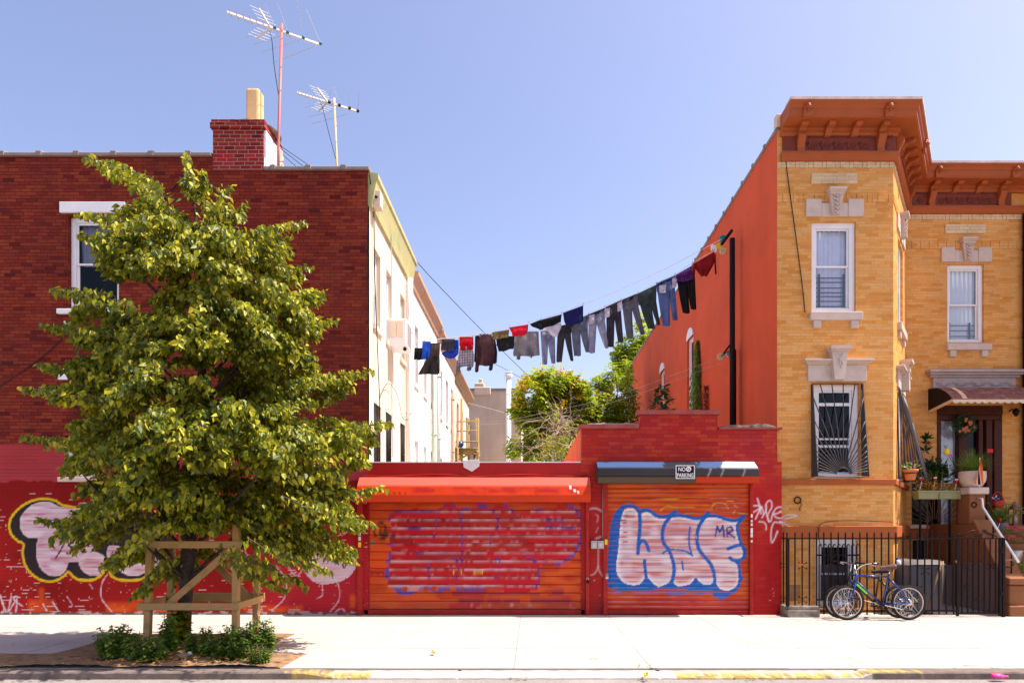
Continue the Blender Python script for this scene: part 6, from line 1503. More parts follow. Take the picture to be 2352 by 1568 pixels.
def pants(label, mat, w0, w1, crotch, l1, l2, seed, pockets=(), waist=None, dd=0., name='jeans', cat='jeans'):
    """waist corners w0,w1 (x,y), crotch point, hems l1,l2 (xl,xr,y)"""
    w0, w1 = (w0[0] - 5, w0[1] + 1), (w1[0] + 5, w1[1] - 1); l1 = (l1[0] - 3, l1[1] + 4, l1[2]); l2 = (l2[0] - 4, l2[1] + 3, l2[2])
    t = thing(name, label, cat, ZL(*w0), GRP); m = MB(); sk = (w1[1] - w0[1])
    ym = (w0[1] + w1[1]) / 2; mx = (w0[0] + w1[0]) / 2
    strip(m, [(ym, w0[0], w1[0], sk), (ym + (crotch[1] - ym) * .5, w0[0] + 2, w1[0] - 1, sk * .6), (crotch[1] + 6, w0[0] + 4, w1[0] - 2, sk * .3)], seed=seed, folds=2.4, amp=.034, nrow=9, dd=dd)
    for (xl, xr, y), a, b in ((l1, w0[0] + 4, crotch[0] + 4), (l2, crotch[0] - 4, w1[0] - 2)):
        strip(m, [(crotch[1] - 14, a, b), (crotch[1] + (y - crotch[1]) * .5, a + (xl - a) * .5 - 1, b + (xr - b) * .52), (y, xl, xr)], seed=seed + xl, folds=1.6, amp=.026, th=.04, nrow=14, ncol=7, dd=dd)
    m.build('legs', mat, t)
    if waist: 
        mm = MB(); strip(mm, [(ym - 1, w0[0] - 1, w1[0] + 1, sk), (ym + 22, w0[0], w1[0], sk)], seed=seed + 5, folds=2, amp=.018, th=.042, nrow=5, dd=dd); mm.build('waistband', waist, t)
    for (xl, xr, y0, y1, s_) in pockets:
        mm = MB(); strip(mm, [(y0, xl, xr, s_), (y1, xl + 3, xr - 3, s_ * .5)], th=.012, folds=1, amp=.008, seed=seed + 50 + xl, nrow=7, ncol=6, dd=dd - .075); mm.build('pocket', 'c_pocket', t)
S = lambda *r: [list(r)]
garment('cloth', 'small black cloth at the left end of the clothesline', 'cloth', 'c_black', S((850, 34, 92), (935, 30, 88)), 1)
garment('tank_top', 'bright blue tank top beside the black cloth', 'top', 'c_blue', [[(803, 92, 152), (860, 88, 152), (932, 80, 150)]], 2)
garment('skirt', 'black pleated skirt flaring out below the brown top', 'skirt', 'c_dark', [[(905, 132, 216), (960, 104, 217), (1038, 60, 216)]], 4, folds=6, amp=.075, th=.06)
garment('tank_top', 'brown tank top hanging above the black pleated skirt', 'top', 'c_char', [[(815, 152, 218), (850, 152, 218), (912, 140, 216)]], 3, dd=-.08)
garment('shirt', 'royal blue sports shirt half behind the slate cloth', 'shirt', 'c_royal', [[(792, 322, 352), (850, 300, 353), (892, 222, 352), (926, 270, 318)]], 6, dd=.06)
garment('shorts', 'slate grey shorts in front of the royal blue shirt', 'shorts', 'c_slate', [[(786, 232, 324), (868, 226, 314)]], 5, dd=-.04)
garment('shirt', 'plaid white and violet shirt under the red shorts', 'shirt', 'c_plaid', [[(850, 360, 452), (900, 352, 462), (965, 340, 460), (985, 338, 455)], [(940, 338, 372), (1018, 330, 362)], [(945, 425, 458), (1014, 408, 440)]], 8, folds=4, amp=.06)
garment('shorts', 'scarlet shorts in front of the plaid shirt', 'shorts', 'c_red', [[(770, 358, 456), (830, 356, 460)], [(822, 357, 410), (868, 366, 400)], [(822, 404, 460), (862, 412, 456)]], 7, dd=-.07)
garment('jacket', 'black sleeveless jacket behind the maroon hooded jacket', 'jacket', 'c_ink', [[(760, 470, 500), (850, 468, 500), (950, 462, 490)], [(770, 590, 612), (880, 590, 630), (960, 585, 626)]], 10, dd=.06)
garment('jacket', 'maroon grey hooded jacket with long hanging sleeves', 'jacket', 'c_maroon', [[(750, 500, 590), (850, 492, 600), (978, 486, 596)], [(790, 484, 512), (900, 476, 506), (1024, 468, 494)], [(790, 578, 604), (900, 585, 612), (1012, 566, 594)]], 9, folds=3.5, amp=.06)
garment('shirt', 'black t-shirt hanging behind the olive shorts', 'shirt', 'c_ink', [[(765, 618, 756), (830, 626, 752), (868, 640, 745, -24)]], 12)
garment('shorts', 'olive brown folded shorts on the upper line', 'shorts', 'c_olive', [[(728, 592, 716, -20), (784, 596, 708, -18)]], 11, dd=-.09)
garment('blouse', 'grey blouse with long creases between the black t-shirt and the pale jeans', 'blouse', 'c_grey', [[(732, 760, 926), (800, 756, 928), (890, 742, 934), (908, 748, 934)], [(880, 768, 800), (934, 768, 794)], [(880, 862, 884), (920, 864, 880)]], 14, folds=6, amp=.075)
garment('top', 'crimson red top folded over the upper line', 'top', 'c_crimson', [[(692, 712, 852, -22), (730, 732, 850, -16), (762, 738, 828, -10)]], 13, dd=-.09)
pants('pale blue jeans under the white vest', 'c_jean', (944, 728), (1040, 722), (992, 790), (956, 984, 968), (1022, 1044, 962), 18, pockets=((950, 975, 735, 762, 0),))
pants('charcoal jeans between the white vest and the navy towel', 'c_djean', (1062, 694), (1156, 676), (1112, 770), (1056, 1088, 952), (1160, 1173, 944), 19)
garment('underpants', 'black knotted underwear with teal edge left of the black shorts', 'underwear', 'c_ink', [[(662, 862, 945, -34), (690, 880, 955, -20), (718, 930, 958)]], 15, dd=-.09)
garment('vest', 'white vest hanging in front of the pale jeans', 'vest', 'c_white', [[(680, 990, 1090, -24), (710, 962, 1088, -14), (740, 1000, 1070), (768, 1025, 1060)]], 17, dd=-.14, folds=2)
garment('shorts', 'black shorts folded on the upper line beside the navy towel', 'shorts', 'c_black', [[(628, 946, 1092, -40), (690, 958, 1086, -44)]], 16, dd=-.18)
pants('grey blue jeans half behind the navy towel', 'c_mjean', (1160, 672), (1276, 612), (1222, 722), (1184, 1226, 908), (1268, 1284, 880), 21)
garment('towel', 'plain navy blue towel on the upper line', 'towel', 'c_navy', [[(572, 1100, 1246, -54), (640, 1110, 1246, -50), (682, 1130, 1246, -46)]], 20, dd=-.16, folds=1, amp=.012)
pants('light grey jeans with white pockets turned out', 'c_ljean', (1284, 612), (1400, 562), (1340, 672), (1288, 1326, 888), (1406, 1424, 850), 22, pockets=((1286, 1330, 612, 676, -12), (1398, 1440, 566, 628, -14)), waist='c_djean')
pants('black jeans with one white pocket turned out', 'c_djean', (1412, 556), (1516, 506), (1470, 612), (1420, 1462, 842), (1500, 1532, 808), 23, pockets=((1490, 1524, 520, 586, -18),))
pants('grey jeans with dark belt next to the dark green trousers', 'c_gjean', (1528, 506), (1640, 458), (1592, 565), (1562, 1602, 780), (1662, 1686, 752), 24, waist='c_ink')
pants('dark green trousers between the grey and blue jeans', 'c_green', (1646, 458), (1768, 396), (1728, 528), (1714, 1758, 712), (1780, 1796, 684), 25, name='trousers', cat='trousers')
pants('blue jeans with white pockets beside the purple top', 'c_bjean', (1776, 388), (1902, 330), (1862, 440), (1820, 1864, 694), (1892, 1922, 650), 26, pockets=((1790, 1842, 398, 456, -8), (1884, 1920, 344, 416, -20)), waist='c_navy')
pants('black trousers hanging below the purple top', 'c_black', (1918, 370), (2046, 345), (1988, 372), (1964, 2008, 602), (2022, 2056, 575), 28, name='trousers', cat='trousers')
garment('top', 'purple spotted top above the black trousers', 'top', 'c_purple', [[(294, 1908, 2024, -66), (330, 1910, 2030, -40), (372, 1914, 2040, -20)]], 27, dd=-.07)
garment('shirt', 'dark red shirt at the right end of the line against the orange wall', 'shirt', 'c_maroon2', [[(205, 2036, 2190, -92), (262, 2050, 2188, -40), (336, 2092, 2136)], [(245, 2030, 2054), (330, 2030, 2048), (398, 2028, 2044)], [(175, 2182, 2198), (250, 2188, 2200), (322, 2192, 2204)]], 29, folds=2)
# pegs
pg = None
for k, (x, y, dd) in enumerate([(92, 800, 0), (150, 797, 0), (232, 786, 0), (322, 779, 0), (352, 776, 0), (456, 763, 0), (505, 758, 0), (590, 752, 0), (716, 690, -.09), (852, 663, -.09), (945, 640, -.09), (1092, 598, -.09), (1246, 536, -.09), (1284, 606, 0), (1402, 554, 0), (1518, 503, 0), (1640, 455, 0), (1770, 385, 0), (1904, 323, 0), (2030, 240, 0), (2188, 152, 0)]):
    c = ZL(x, y, dd)
    if pg is None:
        mm = MB(); mm.box(-.006, .006, -.016, -.004, -.05, .035); mm.box(-.006, .006, .004, .016, -.05, .035); mm.box(-.008, .008, -.006, .006, -.005, .01)
        pg = mm.build('clothes_peg', 'cable_light', None); pg.location = c; tag(pg, 'small pale peg holding washing on the clothesline', 'clothes peg', 'pegs on the clothesline')
    else: q = pg.copy(); COL.objects.link(q); q.location = c
m = MB(); 
pb = thing('peg_bag', 'white bunch of spare pegs hanging by the clothesline pulley', 'peg bag', ZL(2190, 140)); random.seed(4)
for k in range(7): m.ball(ZL(2180 + random.uniform(-14, 22), 140 + random.uniform(-18, 14)), .045, 6, (.6, .6, 1.4))
m.build('bag', 'white_plastic', pb)
# pole with pulleys on the orange wall
pxp = 1682; Dp = 15.05; xp = PX(pxp, Dp)
pole = thing('clothesline_pole', 'tall black pole with pulleys standing against the orange wall', 'pole', (xp, Dp, 3.3))
m = MB(); m.tube([(xp, Dp, 3.2), (xp, Dp, PZ(548, Dp))], .062, 12); m.tube([(xp + .09, Dp + .12, 3.2), (xp + .09, Dp + .12, PZ(800, Dp))], .04, 10); m.build('shaft', 'black_iron', pole)
m = MB(); a = ZL(2302, 42); m.beam(Vector((xp, Dp, a.z + .03)), ZL(2236, 112), .05, .05); m.beam(Vector((xp, Dp, PZ(785, Dp))), P(1662, 812, Dp), .04, .04); m.build('bracket', 'black_iron', pole)
for x, y, mt, r in ((2250, 66, 'teal_plastic', .085), (2222, 120, 'yellow_plastic', .075), (2250, 155, 'pole_tan', .085)):
    c = ZL(x, y); mm = MB(); mm.torus(c, r * .75, r * .28, (.25, 1, 0), 18, 6); mm.lathe(c + Vector((0, -.012, 0)), [(r * .6, 0), (r * .6, .024)], 14, (0, 1, 0)); mm.lathe(c + Vector((0, -.03, 0)), [(.02, 0), (.02, .06)], 8, (0, 1, 0)); mm.build('pulley', mt, pole)
for x, y, mt in ((2233, 912, 'pole_tan'), (2297, 895, 'galvanised')):
    c = ZL(x, y); mm = MB(); mm.torus(c, .065, .02, (.25, 1, 0), 18, 6); mm.lathe(c + Vector((0, -.01, 0)), [(.05, 0), (.05, .02)], 14, (0, 1, 0)); mm.build('pulley', mt, pole)
    mm = MB(); mm.tube([c, Vector((xp, Dp, c.z + .12))], .01, 4); mm.build('hook', 'black_iron', pole)
# second, empty clothesline, other wires
def cable(label, pts, r, mat, name='cable', grp='wires over the yard'):
    p = [P(*q) for q in pts]; o = MB().tube([Vector(v) for v in smooth([tuple(v) for v in p], 5)], r, 4).build(name, mat, None); tag(o, label, 'cable', grp); return o
cable('empty pale clothesline running low across the yard to the lower pulleys', [(944, 960, 17.0), (1044, 969, 16.6), (1148, 966, 16.2), (1260, 946, 15.9), (1372, 920, 15.6), (1468, 890, 15.4), (1655, 820, 15.1)], .004, 'cable_light', 'wire')
cable('lower pale return line of the empty clothesline', [(944, 966, 17.0), (1044, 974, 16.6), (1148, 972, 16.2), (1260, 955, 15.9), (1372, 932, 15.6), (1468, 904, 15.4), (1655, 834, 15.1)], .004, 'cable_light', 'wire')
cable('dark cable dropping steeply behind the washing to the trees', [(953, 596, 17.2), (1000, 648, 19), (1108, 760, 22), (1212, 862, 25)], .010, 'cable_black')
cable('thin dark cable from the orange cornice down to the flowering tree', [(1003, 776, 21), (1045, 796, 22), (1150, 842, 24), (1240, 893, 25)], .008, 'cable_black')
cable('pale cable running down from the fire escape past the vent pipe', [(1075, 925, 30), (1150, 945, 31), (1195, 962, 32)], .012, 'cable_light')
cable('long dark cable lying diagonally down the front of the yellow house', [(1797, 290, 12.82), (1806, 380, 12.83), (1825, 520, 12.83), (1842, 650, 12.83), (1849, 717, 12.83)], .009, 'cable_black', grp='cables on the house fronts')
cable('thin cable curving from the stone band to the basement window', [(2050, 1198, 12.76), (1950, 1195, 12.76), (1890, 1200, 12.76), (1880, 1222, 12.75), (1884, 1250, 12.76), (1895, 1272, 12.8)], .008, 'cable_black', grp='cables on the house fronts')
cable('dark cable hanging down the corner of the cream row house', [(848, 400, 12.52), (858, 480, 12.9), (861, 640, 12.9), (869, 850, 13.1), (872, 940, 13.2), (866, 1010, 13.0), (868, 1060, 13.0)], .012, 'cable_black', grp='cables on the house fronts')
cable('pale cable hanging straight down past the air conditioner', [(899, 505, 14.3), (899, 700, 14.3), (900, 900, 14.3), (902, 1050, 14.3)], .012, 'cable_light', grp='cables on the house fronts')
cable('looped dark cable below the cream house windows', [(872, 915, 13.2), (890, 880, 13.9), (912, 905, 14.8), (925, 960, 15.4), (938, 962, 16.2)], .007, 'cable_black', grp='cables on the house fronts')
cable('faint dark cable slanting across the red brick wall behind the tree', [(440, 380, 12.58), (330, 520, 12.58), (240, 660, 12.58), (120, 800, 12.58), (-20, 900, 12.58)], .008, 'cable_black', grp='cables on the house fronts')
cable('dark cable running level across the red brick wall', [(-20, 838, 12.58), (150, 836, 12.58), (420, 842, 12.58)], .012, 'cable_black', grp='cables on the house fronts')
# pipes and fittings on the row houses
def pipe(label, px, D, y0, y1, r, mat):
    t = thing('drain_pipe', label, 'pipe', (PX(px, D), D, PZ(y1, D)), 'pipes on the row houses'); x = XR + r + .03; D2 = x * F / (px - CX)
    m = MB(); m.tube([(x, D2, 0), (x, D2, PZ(y0, D2))], r, 8); m.build('pipe', mat, t); [MB().torus((x, D2, z), r, .02, (0, 0, 1), 12, 5).build('clamp', mat, t) for z in (2.5, 4.5, 6.5)]
pipe('white drain pipe between the cream and the white row house', 942, 16.95, 640, 1100, .07, 'white_paint')
pipe('pale green drain pipe on the white row house', 998, 20.8, 800, 1100, .08, 'pale_green')
pipe('grey drain pipe between the second and third row house', 1007, 21.7, 790, 1100, .07, 'galvanised')
pipe('brown drain pipe on the third row house', 1040, 25.8, 905, 1100, .06, 'tan_pipe')
t = thing('rain_hopper', 'pinkish rain hopper box under the green cornice at the wall corner', 'rain hopper', P(858, 480, 12.8))
MB().box(XR + .01, XR + .2, 12.72, 12.95, PZ(478, 12.8), PZ(441, 12.8)).build('box', 'pot_white', t, bevel=.01); mm = MB(); mm.ball(Vector((PX(864, 12.7), 12.70, PZ(452, 12.7))), .03, 6); mm.build('outlet', 'black_iron', t)
ac = thing('air_conditioner', 'white air conditioner sticking out of the cream row house', 'air conditioner', P(915, 795, 14.24))
x1 = PX(934, 14.24); z0, z1 = PZ(795, 14.24), PZ(731, 14.24)
MB().box(XR - .1, x1, 14.24, 14.85, z0, z1).build('case', 'white_paint', ac, bevel=.02)
mm = MB(); mm.box(XR + .05, XR + .19, 14.225, 14.24, z0 + .2, z1 - .06); mm.box(XR + .21, XR + .34, 14.225, 14.24, z0 + .2, z1 - .06); mm.build('vent', 'cream_render', ac)
mm = MB(); [mm.box(x1, x1 + .01, 14.30, 14.80, z, z + .02) for z in np.arange(z0 + .06, z1 - .05, .05)]; mm.build('grille', 'grey_box', ac)
mm = MB(); mm.ball(Vector((x1 - .05, 14.3, z0 - .045)), .042, 8); tag(mm.build('security_camera', 'black_steel', None), 'small dark dome camera under the air conditioner', 'camera')
# yellow fire escape
fe = thing('fire_escape', 'rusty yellow iron fire escape on the far row houses', 'fire escape', P(1070, 1050, 27))
def fpost(px, D, y0, y1, r=.05): m.tube([(PX(px, D), D, 0), P(px, y0, D)], r, 6)
m = MB()
for px, D, y0 in ((1060, 27, 915), (1051, 26.6, 1005), (1090, 27.3, 1030), (1098, 29, 960), (1076, 28, 960)): fpost(px, D, y0, 1060)
m.build('posts', 'yellow_iron', fe); m = MB()
for y in (1030, 1014, 1042): m.tube([P(1044, y, 26.8), P(1094, y, 26.8)], .03, 5); m.tube([P(1094, y, 26.8), P(1100, y - 2, 30)], .03, 5)
for y in (990, 968): m.tube([P(1050, y, 27), P(1096, y - 2, 28.5)], .025, 5)
m.build('rails', 'yellow_iron', fe); m = MB(); m.box(PX(1046, 26.8), PX(1094, 26.8), 26.8, 28.2, PZ(1035, 26.8), PZ(1030, 26.8)); m.build('platform', 'yellow_iron', fe); m = MB()
m.beam(P(1045, 1060, 26.7), P(1092, 1034, 26.7), .12, .06); m.beam(P(1100, 1050, 29), P(1094, 960, 30), .12, .06); [m.beam(P(1045 + k * 6, 1058 - k * 3.2, 26.65), P(1045 + k * 6, 1050 - k * 3.2, 26.65), .03, .03) for k in range(8)]; m.build('stair', 'yellow_iron', fe)
mm = MB(); mm.ball(P(1057, 1020, 26.7), .14, 8); tag(mm.build('bundle', 'bike_blue', None), 'small blue violet bundle on the fire escape platform', 'bundle')
# ------------------------------------------------------------ roof: aerials, wrapped bundle
def AZ(x, y, z): px, py = 470.4 + .27 * x, .27 * y; D = (z - EYE) * F / (CY - py); return P(px, py, D)
def aerial(label, z, boom, mast, base, As, Bs, refl, stubs, mm_pole, Dm, ins, rr):
    t = thing('tv_antenna', label, 'antenna', AZ(*mast, z))
    a, b = AZ(*boom[0], z), AZ(*boom[1], z); m = MB(); m.beam(a, b, .035, .035); 
    m.build('boom', 'antenna_white', t)
    top = P(470.4 + .27 * mast[0], .27 * mast[1], Dm); bs = P(470.4 + .27 * base[0], .27 * base[1], Dm); m = MB(); m.tube([bs + Vector((0, 0, -.5)), bs, top + Vector((0, 0, .12))], .028 if rr else .022, 8); m.build('mast', mm_pole, t)
    m = MB()
    for p, q in As + Bs: m.tube([AZ(*p, z), AZ(*q, z)], .0055, 4)
    m.build('elements', 'alu', t)
    m = MB(); [m.ball(AZ(*p, z), .035, 6) for p, q in As]; m.build('insulators', ins, t)
    m = MB(); c = refl[0]
    for q, dz in ((refl[1], .02), (refl[2], -.02)): m.beam(AZ(*c, z), AZ(*q, z), .03, .03)
    for q in refl[1:]:
        for k in range(4):
            f = .35 + .2 * k; p = AZ(c[0] + (q[0] - c[0]) * f, c[1] + (q[1] - c[1]) * f, z); m.tube([p + Vector((-.14, -.10, 0)), p + Vector((.14, .10, 0))], .004, 4)
    m.build('reflector', 'antenna_white', t)
    m = MB()
    for k in range(stubs):
        f = (k + .5) / stubs * .68; p = a.lerp(b, f); m.tube([p + Vector((.01, -.09, .0)), p + Vector((-.01, .09, 0))], .007, 4)
    m.build('directors', mm_pole if rr else 'alu', t)
    m = MB(); m.tube([Vector(v) for v in smooth([tuple(AZ(*p, z)) if k == 0 else tuple(P(470.4 + .27 * p[0], .27 * p[1], Dm)) for k, p in enumerate(rr or [(985, 880), (1005, 930), (1060, 1150), (1112, 1350)])], 5)], .007, 4); m.build('cable', 'cable_black', t)
aerial('large rooftop TV antenna with a red mast and teal insulators beside the chimney', 11.48, ((190, 105), (990, 385)), (655, 260), (625, 1260), [((595, 235), (515, 35)), ((705, 275), (620, 35)), ((840, 320), (780, 5)), ((985, 370), (860, 75))], [((545, 262), (355, 320)), ((650, 305), (420, 380)), ((810, 345), (485, 443)), ((945, 390), (575, 540))], ((560, 240), (460, 75), (443, 325)), 10, 'antenna_pole', 12.95, 'teal_plastic', [(545, 260), (570, 340), (590, 560), (630, 830)])
aerial('smaller rooftop TV antenna on a tan mast near the roof corner', 10.72, ((785, 790), (1302, 950)), (1100, 885), (1125, 1430), [((1060, 870), (1070, 755)), ((1145, 895), (1095, 735)), ((1232, 920), (1210, 765)), ((1302, 945), (1313, 770))], [((1020, 880), (850, 915)), ((1130, 935), (880, 997)), ((1240, 965), (915, 1053))], ((1045, 870), (955, 750), (970, 943)), 12, 'pole_tan', 14.0, 'cable_black', None)
random.seed(15); m = MB(); b = P(640, 386, 13.25); prof = [(.02, -.35), (.085, -.3), (.10, .05), (.085, .12), (.10, .22), (.075, .30), (.09, .34), (.05, .40), (.0, .41)]
m.lathe(b, prof, 14); m.v = [tuple(Vector(v) + rnd_unit() * .012) for v in m.v]; tag(m.build('wrapped_bundle', 'canvas_wrap', None), 'canvas wrapped roof bundle tied up at the foot of the red antenna mast', 'bundle')
for k, (p, q) in enumerate((((640, 1240), (912, 1425)), ((640, 1262), (850, 1425)), ((665, 1320), (780, 1420)))):
    o = MB().tube([P(470.4 + .27 * p[0], .27 * p[1], 13.0), P(470.4 + .27 * q[0], .27 * q[1], 13.9)], .006, 4).build('guy_wire', 'cable_black', None); tag(o, ('upper guy wire', 'middle guy wire', 'lowest guy wire')[k] + ' running from the red antenna mast down to the roof', 'wire', 'guy wires of the red mast antenna')
# ------------------------------------------------------------ bicycles
def bicycle(label, D, fcol, saddle, off, geo, flat=False):
    B = lambda x, y, dd=0.: P(1862.8 + .124 * (x + off[0]), 1260.7 + .124 * (y + off[1]), D) + Vector((0, dd, 0))
    t = thing('bicycle', label, 'bicycle', (B(1300, 1300).x, D, 0)); fc, rc = B(*geo['fw']), B(*geo['rw']); r = fc.z - .004
    rc.z = fc.z
    for k, c in enumerate((fc, rc)):
        m = MB(); m.torus(c, r - .052, .013, (0, 1, 0), 48, 6, 1.1); w_ = m.build('wheel', 'rim_metal', t)
        m = MB(); m.torus(c, r - .024, .024, (0, 1, 0), 56, 8)
        for a in np.arange(0, 2 * math.pi, 2 * math.pi / 64):                      # knobbly tread
            d = Vector((math.cos(a), 0, math.sin(a))); q = c + d * (r - .001); s = Vector((-d.z, 0, d.x)) * .007
            for yy in (-.012, .012): m.beam(q + Vector((0, yy - .007, 0)), q + Vector((0, yy + .007, 0)), .011, .008, d)
        m.build('tyre', 'rubber', w_)
        m = MB()
        for j in range(32):
            a = 2 * math.pi * j / 32; b = a + (.75 if j % 4 < 2 else -.75); s = .03 if j % 2 else -.03
            m.tube([c + Vector((.022 * math.cos(b), s, .022 * math.sin(b))), c + Vector(((r - .06) * math.cos(a), 0, (r - .06) * math.sin(a)))], .0026, 3)
        m.build('spokes', 'chrome', w_); m = MB(); m.lathe(c + Vector((0, -.055, 0)), [(.012, 0), (.026, .01), (.026, .02), (.016, .03), (.016, .08), (.026, .09), (.026, .1), (.012, .11)], 12, (0, 1, 0)); m.build('hub', 'chrome', w_)
    ht, hb, st_, bb = B(*geo['ht']), B(*geo['hb']), B(*geo['st']), B(*geo['bb'])
    m = MB(); u = lambda a, b, r_, n=8: m.tube([a, b], r_, n)
    u(ht, hb, .020); u(ht.lerp(hb, .18), st_.lerp(bb, .05), .015); u(ht.lerp(hb, .75), bb, .018); u(st_ + Vector((0, 0, .02)), bb, .016)
    for s in (-.055, .055):
        e = rc + Vector((0, s, 0)); m.tube([st_.lerp(bb, .1) + Vector((0, s * .3, 0)), st_.lerp(e, .5) + Vector((0, s * .4, 0)), e], .0095, 6); m.tube([bb + Vector((0, s * .6, 0)), e], .011, 6)
    m.lathe(bb + Vector((0, -.04, 0)), [(.024, 0), (.024, .08)], 12, (0, 1, 0)); m.build('frame', fcol, t)
    m = MB()
    for s in (-.05, .05): m.tube([hb + Vector((0, s * .6, 0)), hb + (hb - ht).normalized() * .10 + Vector((0, s, 0)), hb.lerp(fc, .55) + Vector((.03, s, 0)), fc + Vector((0, s, 0))], [.015, .015, .012, .009], 7)
    m.beam(hb + Vector((0, -.05, -.01)), hb + Vector((0, .05, -.01)), .05, .04); m.build('fork', fcol, t)
    m = MB(); top = B(*geo['stem']); m.tube([ht, top], .014, 8)
    bar = [B(*p, dd) for p, dd in geo['bar']]; m.tube([Vector(v) for v in smooth([tuple(v) for v in bar], 4)], .011, 7); m.build('handlebar', 'chrome', t)
    for a, b in geo['grips']:
        MB().tube([B(*a[:2], a[2]), B(*b[:2], b[2])], .017, 8).build('grip', 'saddle_black', t)
        q = B(*a[:2], a[2]); MB().tube([q + Vector((-.02, 0, -.02)), q + Vector((.06, -.02, -.045))], .006, 5).build('brake_lever', 'chrome', t)
    m = MB(); sp = B(*geo['sp']); m.tube([st_, sp], .013, 8); m.build('seat_post', 'chrome', t)
    x0, x1, y0, y1 = geo['sad']; nz_, tail = B(x0, (y0 * .4 + y1 * .6)), B(x1, (y0 + y1) / 2); m = MB(); rings = []
    for k in range(12):
        f = k / 11; p = nz_.lerp(tail, f); wd = .022 + .062 * max(0, (f - .35) / .65) ** .8; hh = .018 + (B(0, y0).z - B(0, y1).z) * .5 * (.35 + .65 * f ** .7) * (1 if k < 11 else .6); wd *= 1 if 0 < k < 11 else .5
        rings.append([m.pt(p + Vector((0, wd * math.cos(a), hh * max(-.55, math.sin(a)) + .03 * (f - .3) ** 2))) for a in np.linspace(0, 2 * math.pi, 12, endpoint=False)])
    for a, b in zip(rings, rings[1:]):
        for j in range(12): m.face((a[j], a[(j + 1) % 12], b[(j + 1) % 12], b[j]), True)
    m.face(rings[0]); m.face(rings[-1][::-1]); m.build('saddle', saddle, t)
    m = MB(); cr = bb + Vector((0, -.055, 0)); m.torus(cr, .085, .006, (0, 1, 0), 36, 5); m.torus(cr, .06, .006, (0, 1, 0), 28, 5)
    for j in range(5): a = j * 1.2566; m.beam(cr, cr + Vector((math.cos(a) * .083, 0, math.sin(a) * .083)), .006, .016, (0, 1, 0))
    m.build('chainring', 'black_iron', t)
    m = MB(); e = B(*geo['crank'], -.075); m.beam(cr + Vector((0, -.02, 0)), e, .012, .024, (0, 1, 0)); m.beam(bb + Vector((0, .075, 0)), bb * 2 - e + Vector((0, 0, 0)), .012, .024, (0, 1, 0)); m.build('crank', 'chrome', t)
    m = MB(); m.box(e.x - .045, e.x + .045, e.y - .09, e.y - .01, e.z - .012, e.z + .012); m.build('pedal', 'saddle_black', t); m = MB(); e2 = bb * 2 - e; m.box(e2.x - .045, e2.x + .045, e2.y + .01, e2.y + .09, e2.z - .012, e2.z + .012); m.build('pedal', 'saddle_black', t)
    m = MB(); s_ = Vector((0, -.04, 0)); rcs = rc + s_; m.tube([cr + Vector((0, 0, .085)), rcs + Vector((0, 0, .045))], .005, 4); m.tube([cr + Vector((0, 0, -.085)), rcs + Vector((-.0, 0, -.12)), rcs + Vector((.03, 0, -.11)), rcs + Vector((0, 0, -.045))], .005, 4); m.build('chain', 'black_iron', t)
    m = MB(); [m.torus(rc + Vector((0, -.045 + j * .008, 0)), .03 + j * .008, .005, (0, 1, 0), 24, 5) for j in range(4)]; m.build('sprockets', 'chrome', t)
    m = MB(); g = bar[len(bar) // 2]; m.tube([Vector(v) for v in smooth([tuple(g), tuple(g + Vector((.12, -.03, -.02))), tuple(g + Vector((.16, -.02, -.14))), tuple(ht.lerp(st_, .3) + Vector((0, -.02, .02)))], 5)], .004, 4); m.tube([Vector(v) for v in smooth([tuple(g), tuple(g + Vector((-.10, -.04, -.0))), tuple(g + Vector((-.12, -.03, -.16))), tuple(hb + Vector((-.02, -.05, .0)))], 5)], .004, 4); m.build('brake_cable', 'cable_black', t)
    if 'sticker' in geo:
        m = MB(); a, b = B(*geo['sticker'][0], -.021), B(*geo['sticker'][1], -.021); m.beam(a, b, .004, .030, (0, 0, 1)); m.build('sticker', 'bike_green', t)
        m = MB(); c = rc + Vector((.08, -.015, .10)); m.beam(c, c + Vector((.07, 0, -.085)), .004, .035, (0, 1, 0)); m.build('reflector', 'white_plastic', t)
    return t
bicycle('blue mountain bicycle with brown saddle and bright green frame sticker leaning at the iron fence', 11.9, 'bike_blue', 'saddle_brown', (0, 0), dict(fw=(665, 985), rw=(1805, 985), ht=(850, 455), hb=(805, 610), st=(1445, 480), bb=(1320, 1025), stem=(825, 385), bar=[((1110, 255), -.27), ((1000, 245), -.24), ((900, 290), -.10), ((830, 385), .0), ((860, 300), .10), ((930, 250), .22), ((1020, 250), .30)], grips=[((1000, 247, -.24), (1110, 255, -.27)), ((930, 250, .22), (1020, 250, .30))], sp=(1448, 400), sad=(1285, 1572, 290, 395), crank=(1735, 1125), sticker=((838, 640), (1030, 822))))
bicycle('black bicycle with black saddle standing behind the blue bicycle', 12.14, 'bike_black', 'saddle_black', (0, 0), dict(fw=(540, 968), rw=(1640, 968), ht=(730, 440), hb=(690, 580), st=(1262, 510), bb=(1180, 1000), stem=(745, 270), bar=[((880, 245), -.22), ((780, 248), -.10), ((745, 265), 0), ((650, 245), .14), ((530, 235), .24)], grips=[((760, 247, -.12), (880, 245, -.24)), ((620, 240, .16), (510, 232, .27))], sp=(1275, 460), sad=(1125, 1430, 378, 455), crank=(1100, 1030)))
